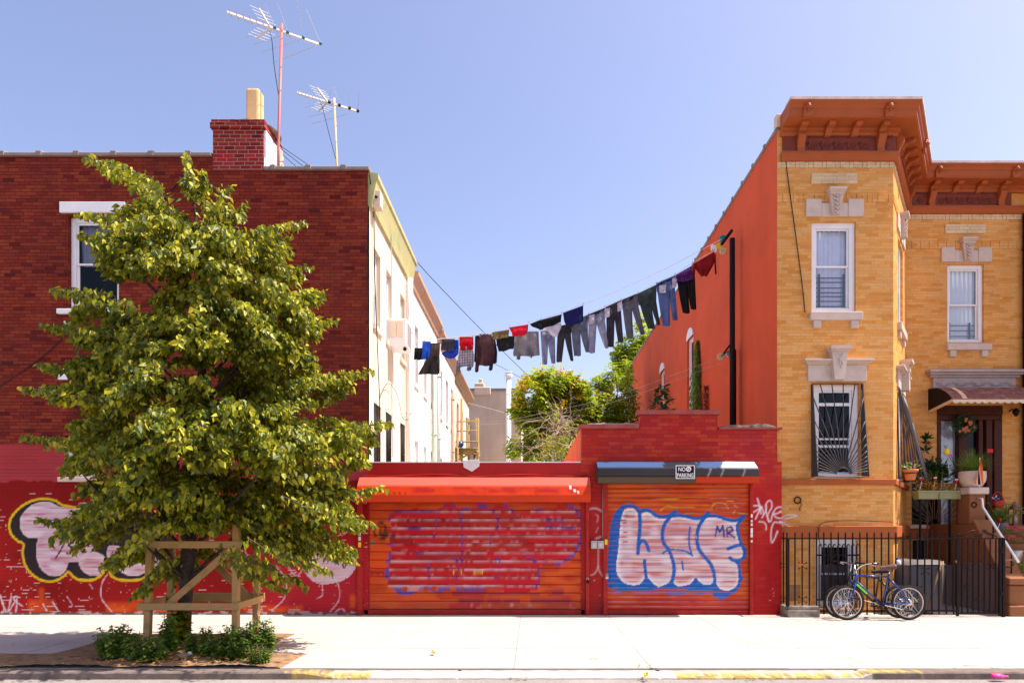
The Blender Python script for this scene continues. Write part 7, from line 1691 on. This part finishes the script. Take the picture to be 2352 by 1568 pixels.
# ------------------------------------------------------------ iron fence and gate
DF = 12.3; zrail = PZ(1236, DF); ztip = PZ(1224, DF)
fn = thing('iron_fence', 'black iron railing with spiked bars in front of the yellow brick bay', 'fence', (PX(1824, DF), DF, 0))
def bars(parent, pts, z0, z1, r=.0105, first=None):
    b0 = None
    for k, (x, y, zz) in enumerate(pts):
        if b0 is None: m = MB(); m.beam((0, 0, zz), (0, 0, z1), .02, .02, (0, 1, 0)); m.lathe((0, 0, z1), [(.012, 0), (.002, .035)], 6); b0 = o = m.build('bar', 'black_iron', parent, local=True); zz0 = zz
        elif abs(zz - zz0) > .01: m = MB(); m.beam((0, 0, zz), (0, 0, z1), .02, .02, (0, 1, 0)); m.lathe((0, 0, z1), [(.012, 0), (.002, .035)], 6); b0 = o = m.build('bar', 'black_iron', parent, local=True); zz0 = zz
        else: o = b0.copy(); COL.objects.link(o); o.parent = parent
        o.location = Vector((x, y, 0)) - Vector((parent.location.x, parent.location.y, 0))
xsb = np.arange(1826, 2192, 16.55)
bars(fn, [(PX(x, DF), DF, .2 if x < 1882 else .05) for x in xsb], 0, ztip)
bars(fn, [(PX(1808, 12.45), 12.46, .22), (PX(1801, 12.55), 12.58, .22), (PX(1794, 12.6), 12.72, .22)], 0, ztip)
m = MB(); m.box(PX(1810, DF), PX(2197, DF), DF - .018, DF + .018, zrail - .012, zrail + .012); m.beam((PX(1810, DF) + .01, DF + .02, zrail), (PX(1792, 12.7), 12.8, zrail), .03, .024); m.box(PX(1882, DF), PX(2197, DF), DF - .015, DF + .015, .10, .13); m.build('rail', 'black_iron', fn)
m = MB(); m.box(PX(1806, DF), PX(1812, DF), DF - .03, DF + .03, .2, zrail + .01); m.build('post', 'black_iron', fn)
def scroll(parent, cx, cz, s, D_, kind=4):
    m = MB()
    for sx, sz in ((1, 1), (-1, 1), (1, -1), (-1, -1))[:kind]:
        pts = [(cx + sx * .006, cz)]
        for t in np.linspace(0, 1, 5): pts.append((cx + sx * s * .85 * t, cz + sz * s * (.15 + .95 * t - .45 * t * t)))
        for a in np.linspace(0, 4.6, 10): rr = .28 * s * (1 - a / 6.2); pts.append((cx + sx * (s * .85 - .0 + rr * math.sin(a) * .9), cz + sz * (s * .65 + rr * math.cos(a) - .28 * s + .28 * s)))
        m.tube([(x, D_ - .012, z) for x, z in pts], .006, 4)
    m.build('scrollwork', 'black_iron', parent)
for x, y in ((1843, 1298), (1843, 1376), (1959, 1297), (2041, 1303), (2124, 1310), (2107, 1352)): scroll(fn, PX(x, DF), PZ(y, DF), .075, DF)
scroll(fn, PX(1799, 12.58), PZ(1298, 12.58), .06, 12.58); scroll(fn, PX(1799, 12.58), PZ(1376, 12.58), .06, 12.58)
def screen_mat():
    m_, nt, b, out = newmat('wire_screen'); nt.nodes.remove(b); t = N(nt, 'ShaderNodeBsdfTransparent'); d = N(nt, 'ShaderNodeBsdfDiffuse'); d.inputs[0].default_value = (.06, .05, .055, 1)
    co = objco(nt); s = N(nt, 'ShaderNodeSeparateXYZ'); nt.links.new(co, s.inputs[0]); f = 0
    g = [math_(nt, 'LESS_THAN', math_(nt, 'FRACT', math_(nt, 'MULTIPLY', s.outputs[k], 62.)), .30) for k in (0, 2)]
    mx = N(nt, 'ShaderNodeMixShader'); nt.links.new(math_(nt, 'MAXIMUM', g[0], g[1]), mx.inputs[0]); nt.links.new(t.outputs[0], mx.inputs[1]); nt.links.new(d.outputs[0], mx.inputs[2]); nt.links.new(mx.outputs[0], out.inputs[0])
screen_mat()
m = MB(); m.quad((PX(2058, DF), DF + .02, .12), (PX(2195, DF), DF + .02, .12), (PX(2195, DF), DF + .02, PZ(1296, DF)), (PX(2058, DF), DF + .02, PZ(1296, DF))); m.build('wire_screen', 'wire_screen', fn); m = MB(); m.quad((PX(1814, DF), DF + .02, .3), (PX(1840, DF), DF + .02, .3), (PX(1840, DF), DF + .02, PZ(1342, DF)), (PX(1814, DF), DF + .02, PZ(1342, DF))); m.quad((PX(1880, DF), DF + .02, .3), (PX(1958, DF), DF + .02, .3), (PX(1958, DF), DF + .02, PZ(1296, DF)), (PX(1880, DF), DF + .02, PZ(1296, DF))); m.build('wire_screen', 'wire_screen', fn)
gt = thing('iron_gate', 'black iron gate with twisted bars and scrolled crest beside the stoop', 'gate', (PX(2200, DF), DF, 0))
bars(gt, [(PX(x, DF), DF, .06) for x in np.arange(2210, 2293, 12.9)], 0, zrail - .03)
m = MB(); 
for x in (2199, 2297): m.box(PX(x, DF) - .02, PX(x, DF) + .02, DF - .02, DF + .02, .02, zrail)
m.box(PX(2199, DF), PX(2297, DF), DF - .015, DF + .015, zrail - .012, zrail + .014); m.box(PX(2199, DF), PX(2297, DF), DF - .015, DF + .015, .06, .09); m.build('frame', 'black_iron', gt)
m = MB(); g = lambda x, y: P(2050.9 + .20397 * x, 1110.1 + .20397 * y, DF)
m.tube([g(760, 600), g(850, 545), g(900, 525), g(940, 530)], .010, 5); m.tube([g(1180, 600), g(1090, 555), g(1020, 525)], .010, 5)
for cx_, s in ((930, 1), (990, -1), (1020, 1), (740, 1)): m.tube([g(cx_ + s * 26 * math.cos(a) * (1 - a / 9), (575 if cx_ < 1000 and cx_ > 800 else 530 if cx_ > 1000 else 578) + 26 * math.sin(a) * (1 - a / 9)) for a in np.linspace(0, 7, 18)], .009, 4)
m.build('crest', 'black_iron', gt)
for x, y in ((2221, 1300), (2221, 1348), (2243, 1372), (2276, 1300), (2243, 1290)): scroll(gt, PX(x, DF), PZ(y, DF), .06, DF)
m = MB(); m.quad((PX(2199, DF), DF + .02, .08), (PX(2297, DF), DF + .02, .08), (PX(2297, DF), DF + .02, PZ(1292, DF)), (PX(2199, DF), DF + .02, PZ(1292, DF))); m.build('wire_screen', 'wire_screen', gt)
m = MB(); m.beam(g(1250, 865), g(1345, 855), .01, .02); m.lathe(g(715, 875), [(.02, -.02), (.03, 0), (.02, .02)], 8, (0, 1, 0)); m.build('latch', 'rusty_iron', gt)
gp = thing('gate_post', 'black iron gate post standing between the gate and the stoop pier', 'post', (PX(2303, DF), DF, 0)); m = MB(); m.box(PX(2301, DF), PX(2307, DF), DF - .03, DF + .03, 0, zrail + .02); m.build('shaft', 'black_iron', gp, bevel=.004); [MB().box(PX(2297, DF), PX(2302, DF), DF - .032, DF - .01, z, z + .07).build('hinge', 'black_iron', gp) for z in (1.2, .4)]
kb = MB(); kb.box(PX(1806, DF), PX(1881, DF), DF - .06, DF + .12, -.01, .14); kb.box(PX(1806, DF), PX(1810, DF) + .14, DF + .12, 12.83, -.01, .2); kb.box(PX(1808, DF) + .01, PX(1880, DF), DF - .05, DF + .11, .14, .215)
tag(kb.build('stone_kerb', 'stone_dirty', None, bevel=.02, seg=2), 'battered grey stone kerb under the left end of the iron fence', 'stone kerb')
m = MB(); c = P(1838, 1295, DF - .03); m.beam(c + Vector((-.03, 0, .01)), c + Vector((.05, -.01, -.01)), .012, .025); tag(m.build('ribbon', 'orange_tape', None), 'scrap of orange tape tied to the left end of the iron fence', 'tape')
# ------------------------------------------------------------ bin, sticks, bottle
Db = 12.95; bx0, bx1 = PX(2064, Db), PX(2152, Db); zt = PZ(1296, Db)
bn = thing('rubbish_bin', 'grey plastic wheeled bin with loose lid behind the iron fence', 'bin', ((bx0 + bx1) / 2, Db, 0)); cx_ = (bx0 + bx1) / 2; wx = (bx1 - bx0) / 2
m = MB(); lo_, hi = [m.pt((cx_ + sx * wx * .72, Db + sy * .24, .04)) for sx, sy in ((-1, -1), (1, -1), (1, 1), (-1, 1))], [m.pt((cx_ + sx * wx * .97, Db + sy * .34, zt)) for sx, sy in ((-1, -1), (1, -1), (1, 1), (-1, 1))]
m.face(lo_[::-1]); m.face(hi)
for k in range(4): m.face((lo_[k], lo_[(k + 1) % 4], hi[(k + 1) % 4], hi[k]))
m.box(cx_ - wx, cx_ + wx, Db - .36, Db + .36, zt - .045, zt); m.build('body', 'bin_grey', bn, bevel=.02, seg=2)
m = MB(); n = 14; gr = {}
for i in range(n + 1):
    for j in range(7):
        u, v = i / n, j / 6; e = min(1, min(u, 1 - u) * 7) * min(1, min(v, 1 - v) * 5 + .25); gr[i, j] = m.pt((cx_ - wx * 1.03 + 2 * wx * 1.06 * u, Db - .38 + .76 * v, zt + .004 + .11 * e * (.75 + .5 * noise.noise(Vector((u * 3, v * 3, 2))))))
for i in range(n):
    for j in range(6): m.face((gr[i, j], gr[i + 1, j], gr[i + 1, j + 1], gr[i, j + 1]), True)
m.build('lid', 'bin_lid', bn); [MB().lathe((cx_ + s * wx * .6, Db + .25, .1), [(.1, -.03), (.1, .03)], 14, (1, 0, 0)).build('wheel', 'rubber', bn) for s in (-1, 1)]
bt = thing('plastic_bottle', 'white plastic jug with blue cap beside the grey bin', 'bottle', (PX(2061, 12.6), 12.6, zt - .1)); m = MB(); c = Vector((PX(2062, 12.58), 12.58, PZ(1296, 12.58))); m.lathe(c, [(.05, 0), (.055, .01), (.055, .07), (.02, .10)], 12); m.build('body', 'white_plastic', bt); m = MB(); m.lathe(c + Vector((0, 0, .10)), [(.024, 0), (.024, .03)], 10); m.build('cap', 'blue_plastic', bt)
for a, b, lab in (((640, 905), (420, 1450), 'wooden broom handle leaning to the right behind the fence by the bin'), ((655, 880), (585, 1440), 'thin wooden stick standing beside the gate, behind the fence')):
    m = MB(); p, q = g(*a) + Vector((0, .25, 0)), g(*b) + Vector((0, .12, 0)); m.tube([p, q], .018, 7); tag(m.build('wooden_stick', 'broom_wood', None), lab, 'stick')
# ------------------------------------------------------------ planters, flowers and ornaments at the entrance
def h3(x, y, D): return P(2050.9 + .204 * x, 827.9 + .204 * y, D)
def pot(name, label, cat, c, prof, mat): 
    t = thing(name, label, cat, c); MB().lathe(c, prof, 22).build('pot', mat, t); return t
def tuft(mb, c, n, rx, rz, s, shape=SIMPLE, up=.3):
    for k in range(n): v = rnd_unit(); v.z = abs(v.z); r = random.random() ** .5; leaf(mb, c + Vector((v.x * rx * r, v.y * rx * r, v.z * rz * r)), v + Vector((0, 0, up)) + rnd_unit() * .5, Vector((0, 0, 1)) + rnd_unit() * .6, s * random.uniform(.6, 1.2), shape)
random.seed(61)
c = T2(.62, .24, PZ(1102, 13.2)); tp = pot('flower_pot', 'terracotta pot of white flowers in a ring on the bay window grille', 'flower pot', c, [(.085, 0), (.095, .02), (.125, .17), (.145, .175), (.145, .215), (.12, .215)], 'terracotta')
m = MB(); tuft(m, c + Vector((0, 0, .2)), 90, .17, .17, .06); m.build('leaves', 'weed_leaf', tp); m = MB(); tuft(m, c + Vector((0, 0, .24)), 40, .17, .15, .04); m.build('blossom', 'white_plastic', tp)
m = MB(); m.torus(c + Vector((0, 0, .13)), .135, .009, (0, 0, 1)); m.tube([c + Vector((0, 0, -.02)), T2(.62, .02, c.z - .02)], .01, 5); m.tube([c + Vector((.1, -.1, .13)), c + Vector((.06, -.06, -.02))], .008, 4); m.build('ring_holder', 'black_iron', tp)
Dt = 13.9; tx0, tx1 = PX(2101, Dt), PX(2201, Dt); z0, z1 = PZ(1146, Dt), PZ(1127, Dt)
tr = thing('planter_trough', 'olive green trough of coleus and yellow flowers between the bay and the stoop', 'planter', ((tx0 + tx1) / 2, Dt, z0)); m = MB()
m.extr([(tx0 + .03, Dt - .10, z0), (tx0 + .03, Dt + .10, z0), (tx0, Dt + .13, z1), (tx0, Dt - .13, z1)], (tx1 - tx0 - .03, 0, 0)); m.box(tx0 - .02, tx1 + .01, Dt - .15, Dt + .15, z1 - .03, z1 + .004); m.box((tx0 + tx1) / 2 - .02, (tx0 + tx1) / 2 + .02, Dt - .14, Dt - .1, z0, z1 - .03); m.build('box', 'trough_green', tr, bevel=.006)
[MB().box(x, x + .03, Dt - .02, Dt + .02, 0, z0).build('support', 'black_iron', tr) for x in (tx0 + .1, tx1 - .2)]
m = MB(); [tuft(m, Vector((random.uniform(tx0, tx1), Dt + random.uniform(-.12, .08), z1)), 26, .13, .16, .055) for k in range(16)]; m.build('coleus', 'coleus', tr)
m = MB(); 
for x in (290, 430, 500, 560):
    b = h3(x, 1440, Dt)
    for k in range(60): leaf(m, b + Vector((random.gauss(0, .012), random.gauss(0, .012), k / 60 * .38)), rnd_unit() + Vector((0, 0, .5)), rnd_unit(), .03, SIMPLE)
m.build('flower_spikes', 'creeper_leaf', tr)
for k, (x, y) in enumerate(((325, 1350), (475, 1350), (715, 1370))):
    t = thing('garden_torch', ('left', 'middle', 'right')[k] + ' one of the three red and white garden lights stuck in the green trough', 'garden light', h3(x, y + 100, Dt - .1), 'garden lights in the trough'); c = h3(x, y, Dt - .1)
    MB().tube([c, h3(x - 25, y + 120, Dt - .1)], .008, 5).build('stick', 'white_plastic', t); MB().lathe(c + Vector((0, 0, -.02)), [(.018, 0), (.032, .06), (.03, .07)], 10).build('shade', 'red_plastic', t); MB().lathe(c + Vector((0, 0, .05)), [(.034, 0), (.034, .025)], 10).build('cap', 'white_plastic', t)
t = thing('bushy_plant', 'dark bushy plant behind the green trough', 'plant', (PX(2130, 14.4), 14.4, 1.75)); m = MB(); [tuft(m, h3(random.uniform(260, 590), random.uniform(1230, 1400), 14.4), 40, .2, .25, .11) for k in range(16)]; m.build('leaves', 'dark_leaf', t); MB().tube([(PX(2130, 14.4), 14.4, 0), (PX(2130, 14.4), 14.4, 2.5)], .02, 5).build('stem', 'twig', t)
t = thing('spindly_plant', 'spindly palm-like plant with a tuft of narrow leaves against the yellow brick', 'plant', h3(375, 1250, 14.6)); MB().tube([h3(378, 1300, 14.6), h3(370, 1100, 14.6), h3(362, 1020, 14.6), h3(372, 920, 14.6)], [.012, .01, .008, .006], 5).build('stem', 'cable_light', t); m = MB(); c = h3(378, 900, 14.6)
for k in range(38): d = rnd_unit(); leaf(m, c + Vector((0, 0, random.uniform(-.08, .08))), d + Vector((0, 0, .5)), rnd_unit(), .19 * random.uniform(.6, 1), LANCE)
for k in range(8): d = rnd_unit(); leaf(m, h3(362, 1020, 14.6), d + Vector((0, 0, .4)), rnd_unit(), .2, LANCE)
m.build('leaves', 'dark_leaf', t)
c = Vector((9.21, 13.74, 2.50)); gp_ = pot('plant_pot', 'big woven cream pot of grassy leaves on the stoop pier', 'plant pot', c, [(.13, 0), (.17, .02), (.235, .13), (.25, .22), (.245, .34), (.225, .345), (.22, .30)], 'pot_white'); m = MB()
for z in np.arange(.04, .33, .035): r = np.interp(z, [0, .02, .13, .22, .34], [.13, .17, .235, .25, .245]); m.torus(c + Vector((0, 0, z)), r, .008, (0, 0, 1), 30, 5)
m.build('woven_bands', 'pot_white', gp_); m = MB()
for k in range(420):
    a = random.uniform(0, 2 * math.pi); sp = random.random() ** .6; d = Vector((math.cos(a) * sp, math.sin(a) * sp, 1.0)); b = c + Vector((math.cos(a) * .12 * sp, math.sin(a) * .12 * sp, .33)); L_ = random.uniform(.35, .62); prev = None
    for j in range(5):
        f = j / 4; p = b + d.normalized() * L_ * f + Vector((0, 0, -.28 * sp * f * f)); sdv = Vector((-math.sin(a), math.cos(a), 0)) * .007 * (1 - f * .8); r = (m.pt(p - sdv), m.pt(p + sdv))
        if prev: m.face((prev[0], prev[1], r[1], r[0]))
        prev = r
m.build('grass_leaves', 'weed_leaf', gp_)
fg = thing('flag', 'small red flag with a dark white-edged diagonal on a stick by the cream pot', 'flag', h3(978, 1420, 13.45)); MB().tube([h3(978, 1092, 13.45), h3(976, 1425, 13.45)], .008, 6).build('stick', 'white_plastic', fg)
cvs = {'red_plastic': [], 'sign_white': [], 'cable_black': []}
def fpt(s, t): x = 975 + s * (1020 - 975) if s >= 0 else 975 + s * 70; y = 1120 + 280 * t; return h3(975 - 70 * (1 - s) * t * .95 + 45 * s * t, 1110 + (285 - 25 * abs(s - .5)) * t, 13.45) + Vector((0, -.02 - .03 * math.sin(s * 7 + t * 3), 0))
for nm, mt, s0, s1 in (('field', 'orange_tape', 0, .32), ('white_edge', 'sign_white', .32, .40), ('dark_band', 'cable_black', .40, .58), ('white_edge', 'sign_white', .58, .64), ('field', 'orange_tape', .64, 1)):
    m = MB(); ss = np.linspace(s0, s1, 5); tt = np.linspace(0.02, 1, 9); ids = [[m.pt(fpt(s, t)) for s in ss] for t in tt]
    for a, b in zip(ids, ids[1:]):
        for j in range(4): m.face((a[j], a[j + 1], b[j + 1], b[j]), True)
    m.build(nm, mt, fg)
wr = thing('wreath', 'round wreath of dark leaves with orange and pink flowers on the house door', 'wreath', h3(805, 730, 14.95)); c = h3(805, 730, 14.95); m, m2 = MB(), MB()
for k in range(420): a = random.uniform(0, 2 * math.pi); r = random.gauss(.165, .035); leaf(m, c + Vector((r * math.cos(a), random.uniform(-.06, .03), r * math.sin(a))), Vector((math.cos(a + 1), -.3, math.sin(a + 1))) + rnd_unit() * .5, Vector((0, -1, 0)) + rnd_unit() * .5, .07, SIMPLE)
m.build('leaves', 'dark_leaf', wr); m = MB()
for k in range(22):
    a = random.uniform(-2.4, 2.6); r = random.gauss(.13, .03); q = c + Vector((r * math.cos(a), -.07, r * math.sin(a)))
    for j in range(9): leaf(m, q, Vector((math.cos(j * .7), -.5, math.sin(j * .7))), Vector((0, -1, 0)) + rnd_unit() * .2, .042, SIMPLE)
m.build('flowers', 'flower_orange', wr)
for lab, nm, (x, y), (sx, sy), mt, top in (('yellow pineapple-shaped ornament on a stick in front of the lace door panel', 'garden_ornament', (605, 1025), (700, 1190), 'yellow_plastic', 'weed_leaf'), ('small pink ornament on a stick beside the yellow one', 'garden_ornament', (655, 1058), (700, 1190), 'pink_plastic', None), ('red butterfly-shaped ornament on a stick right of the grassy pot', 'garden_ornament', (1095, 1015), (1060, 1200), 'red_plastic', None)):
    t = thing(nm, lab, 'ornament', h3(sx, sy, 13.9)); cc = h3(x, y, 13.9); MB().tube([cc, h3(sx, sy, 13.9), h3(sx, sy + 230, 13.9)], .006, 5).build('stick', 'black_iron', t); m = MB()
    if mt == 'yellow_plastic': m.ball(cc, .062, 10, (.9, .9, 1.15)); m.build('fruit', mt, t); m = MB(); tuft(m, cc + Vector((-.03, 0, .06)), 14, .03, .04, .05, LANCE); m.build('leaves', top, t)
    else:
        for a in (.5, -.4, 2.6, 3.5): leaf(m, cc, Vector((math.cos(a), -.2, math.sin(a))), Vector((0, -1, .2)), .07 if mt == 'red_plastic' else .045, LEAF)
        m.ball(cc, .015, 6); m.build('wings', mt, t)
def g4(x, y, D): return P(2050.9 + .204 * x, 1110.1 + .204 * y, D)
t = thing('gift_basket', 'red hooped basket with white and blue bows on the stoop landing', 'basket', g4(1180, 300, 14.4)); c = g4(1180, 275, 14.4); MB().lathe(c, [(.09, 0), (.13, .16), (.12, .16)], 14).build('basket', 'red_plastic', t); MB().tube([c + Vector((.125 * math.cos(a), 0, .16 + .19 * math.sin(a))) for a in np.linspace(0, math.pi, 14)], .010, 5).build('handle', 'red_plastic', t); m = MB(); tuft(m, c + Vector((-.09, -.03, .17)), 12, .06, .07, .06); m.build('bow', 'sign_white', t); m = MB(); tuft(m, c + Vector((-.02, -.03, .17)), 10, .08, .07, .07); m.build('ribbon', 'blue_plastic', t); MB().box(c.x - .14, c.x + .14, 14.28, 14.55, 1.71, c.z).build('stand', 'stoop_stone', t)
t = thing('potted_shrub', 'feathery green shrub in a pot on the upper stoop steps', 'plant', g4(1210, 500, 13.8)); m = MB(); c = Vector((g4(1215, 0, 13.8).x, 13.8, 1.62))
for k in range(26):
    v = rnd_unit(); v.z = abs(v.z) + .6; v.normalize(); L_ = random.uniform(.3, .62)
    for j in range(26): f = j / 26; leaf(m, c + Vector((0, 0, .14)) + v * L_ * f + Vector((0, 0, -.1 * f * f)), v + rnd_unit() * 1.1, rnd_unit(), .07, LANCE)
m.build('leaves', 'weed_leaf', t); MB().lathe(c + Vector((0, 0, -.1)), [(.10, 0), (.13, .22), (.14, .24)], 16).build('pot', 'bin_grey', t)
t = thing('flower_pot', 'pot of red and pink flowers on the middle stoop steps', 'flower pot', g4(1380, 850, 13.3)); c = Vector((g4(1370, 0, 13.3).x, 13.3, .97)); MB().lathe(c, [(.10, 0), (.14, .2), (.15, .24)], 16).build('pot', 'galvanised', t); m, m2 = MB(), MB()
for k in range(13): q = c + Vector((random.uniform(-.28, .36), random.uniform(-.16, .1), .3 + random.uniform(0, .38))); tuft(m, q, 22, .12, .1, .07); tuft(m2, q + Vector((0, -.06, .06)), 20, .075, .06, .05)
m.build('leaves', 'weed_leaf', t); m2.build('flowers', 'flower_red', t)
t = thing('low_plant', 'light green leafy plant at the foot of the stoop steps', 'plant', g4(1450, 1000, 12.75)); m = MB(); tuft(m, g4(1460, 985, 12.75), 90, .13, .16, .08); m.build('leaves', 'creeper_leaf', t); MB().lathe(Vector((g4(1460, 0, 12.75).x, 12.75, .38)), [(.1, 0), (.13, .2)], 12).build('pot', 'terracotta', t)
t = thing('solar_light', 'red topped garden light with a white stick in the shrub pot on the stoop', 'garden light', g4(1205, 500, 13.6)); MB().lathe(g4(1205, 440, 13.6), [(.02, 0), (.035, .07), (.03, .09)], 10).build('shade', 'red_plastic', t); MB().tube([g4(1205, 440, 13.6), g4(1180, 510, 13.6), g4(1175, 640, 13.6)], .008, 5).build('stick', 'white_plastic', t)
t = thing('lantern', 'dull brown lantern standing on the stoop landing against the yellow brick', 'lantern', g4(1372, 500, 14.7)); c = Vector((g4(1372, 0, 14.7).x, 14.7, 1.71)); m = MB(); m.box(c.x - .09, c.x + .09, 14.6, 14.8, c.z, c.z + .04); m.box(c.x - .09, c.x + .09, 14.6, 14.8, c.z + .36, c.z + .4); [m.box(c.x + sx * .08 - .01, c.x + sx * .08 + .01, 14.69 + sy * .08, 14.71 + sy * .08, c.z + .04, c.z + .36) for sx in (-1, 1) for sy in (-1, 1)]; m.lathe(c + Vector((0, 0, .4)), [(.1, 0), (.03, .1), (.02, .14)], 8); m.build('frame', 'rusty_iron', t); MB().lathe(c + Vector((0, 0, .04)), [(.05, 0), (.05, .2)], 10).build('candle', 'pot_white', t)
t = thing('iron_ring', 'black iron ring hanging on the yellow brick below the stone band', 'ring', P(1832, 1148, YB - .03)); m = MB(); m.torus(P(1832, 1148, YB - .03), .062, .012, (0, 1, 0), 22, 6); m.build('ring', 'black_iron', t); MB().tube([P(1839, 1150, YB - .02), P(1841, 1160, YB - .02), P(1836, 1166, YB - .02), P(1838, 1173, YB - .02)], .007, 5).build('chain', 'black_iron', t)
# wall lamp under the awning
t = thing('wall_lamp', 'small dark carriage lamp on the yellow brick right of the door', 'lamp', h3(1385, 600, 14.85)); c = h3(1385, 600, 14.85); m = MB(); m.lathe(c + Vector((0, 0, -.05)), [(.03, 0), (.075, .10), (.08, .11), (.02, .18)], 8); m.build('shade', 'black_iron', t); MB().tube([c + Vector((0, 0, .1)), c + Vector((-.03, .1, .12)), c + Vector((-.03, .17, .08))], .014, 5).build('bracket', 'black_iron', t)
# litter at the kerb
c = Vector((PX(2289, 7.7), 7.66, -.035)); m = MB(); m.lathe(c + Vector((-.09, 0, 0)), [(.012, 0), (.036, .02), (.034, .10), (.03, .13), (.012, .17), (.013, .2)], 10, (1, .05, 0)); tag(m.build('plastic_bottle', 'pink_plastic', None), 'crumpled pink plastic bottle lying in the gutter', 'bottle')
c = Vector((PX(1480, 7.72), 7.70, -.05)); m = MB(); random.seed(3); tuft(m, c, 12, .035, .03, .07); tag(m.build('paper_scrap', 'yellow_plastic', None), 'yellow scrap of litter at the dropped kerb', 'litter')
for k, (px, lab) in enumerate(((1185, 'brown leaves drifted in the gutter left of the yellow scrap'), (1730, 'dry leaves in the gutter in front of the blue-lettered shutter'))):
    m = MB(); random.seed(70 + k)
    for j in range(9): leaf(m, Vector((PX(px, 7.72) + random.gauss(0, .15), 7.70 + random.uniform(-.03, .03), -.055)), Vector((math.cos(j), math.sin(j), .1)), Vector((0, 0, 1)) + rnd_unit() * .3, .045, SIMPLE)
    o = m.build('gutter_leaves', 'dry_leaf', None); tag(o, lab, 'leaves'); o['kind'] = 'stuff'
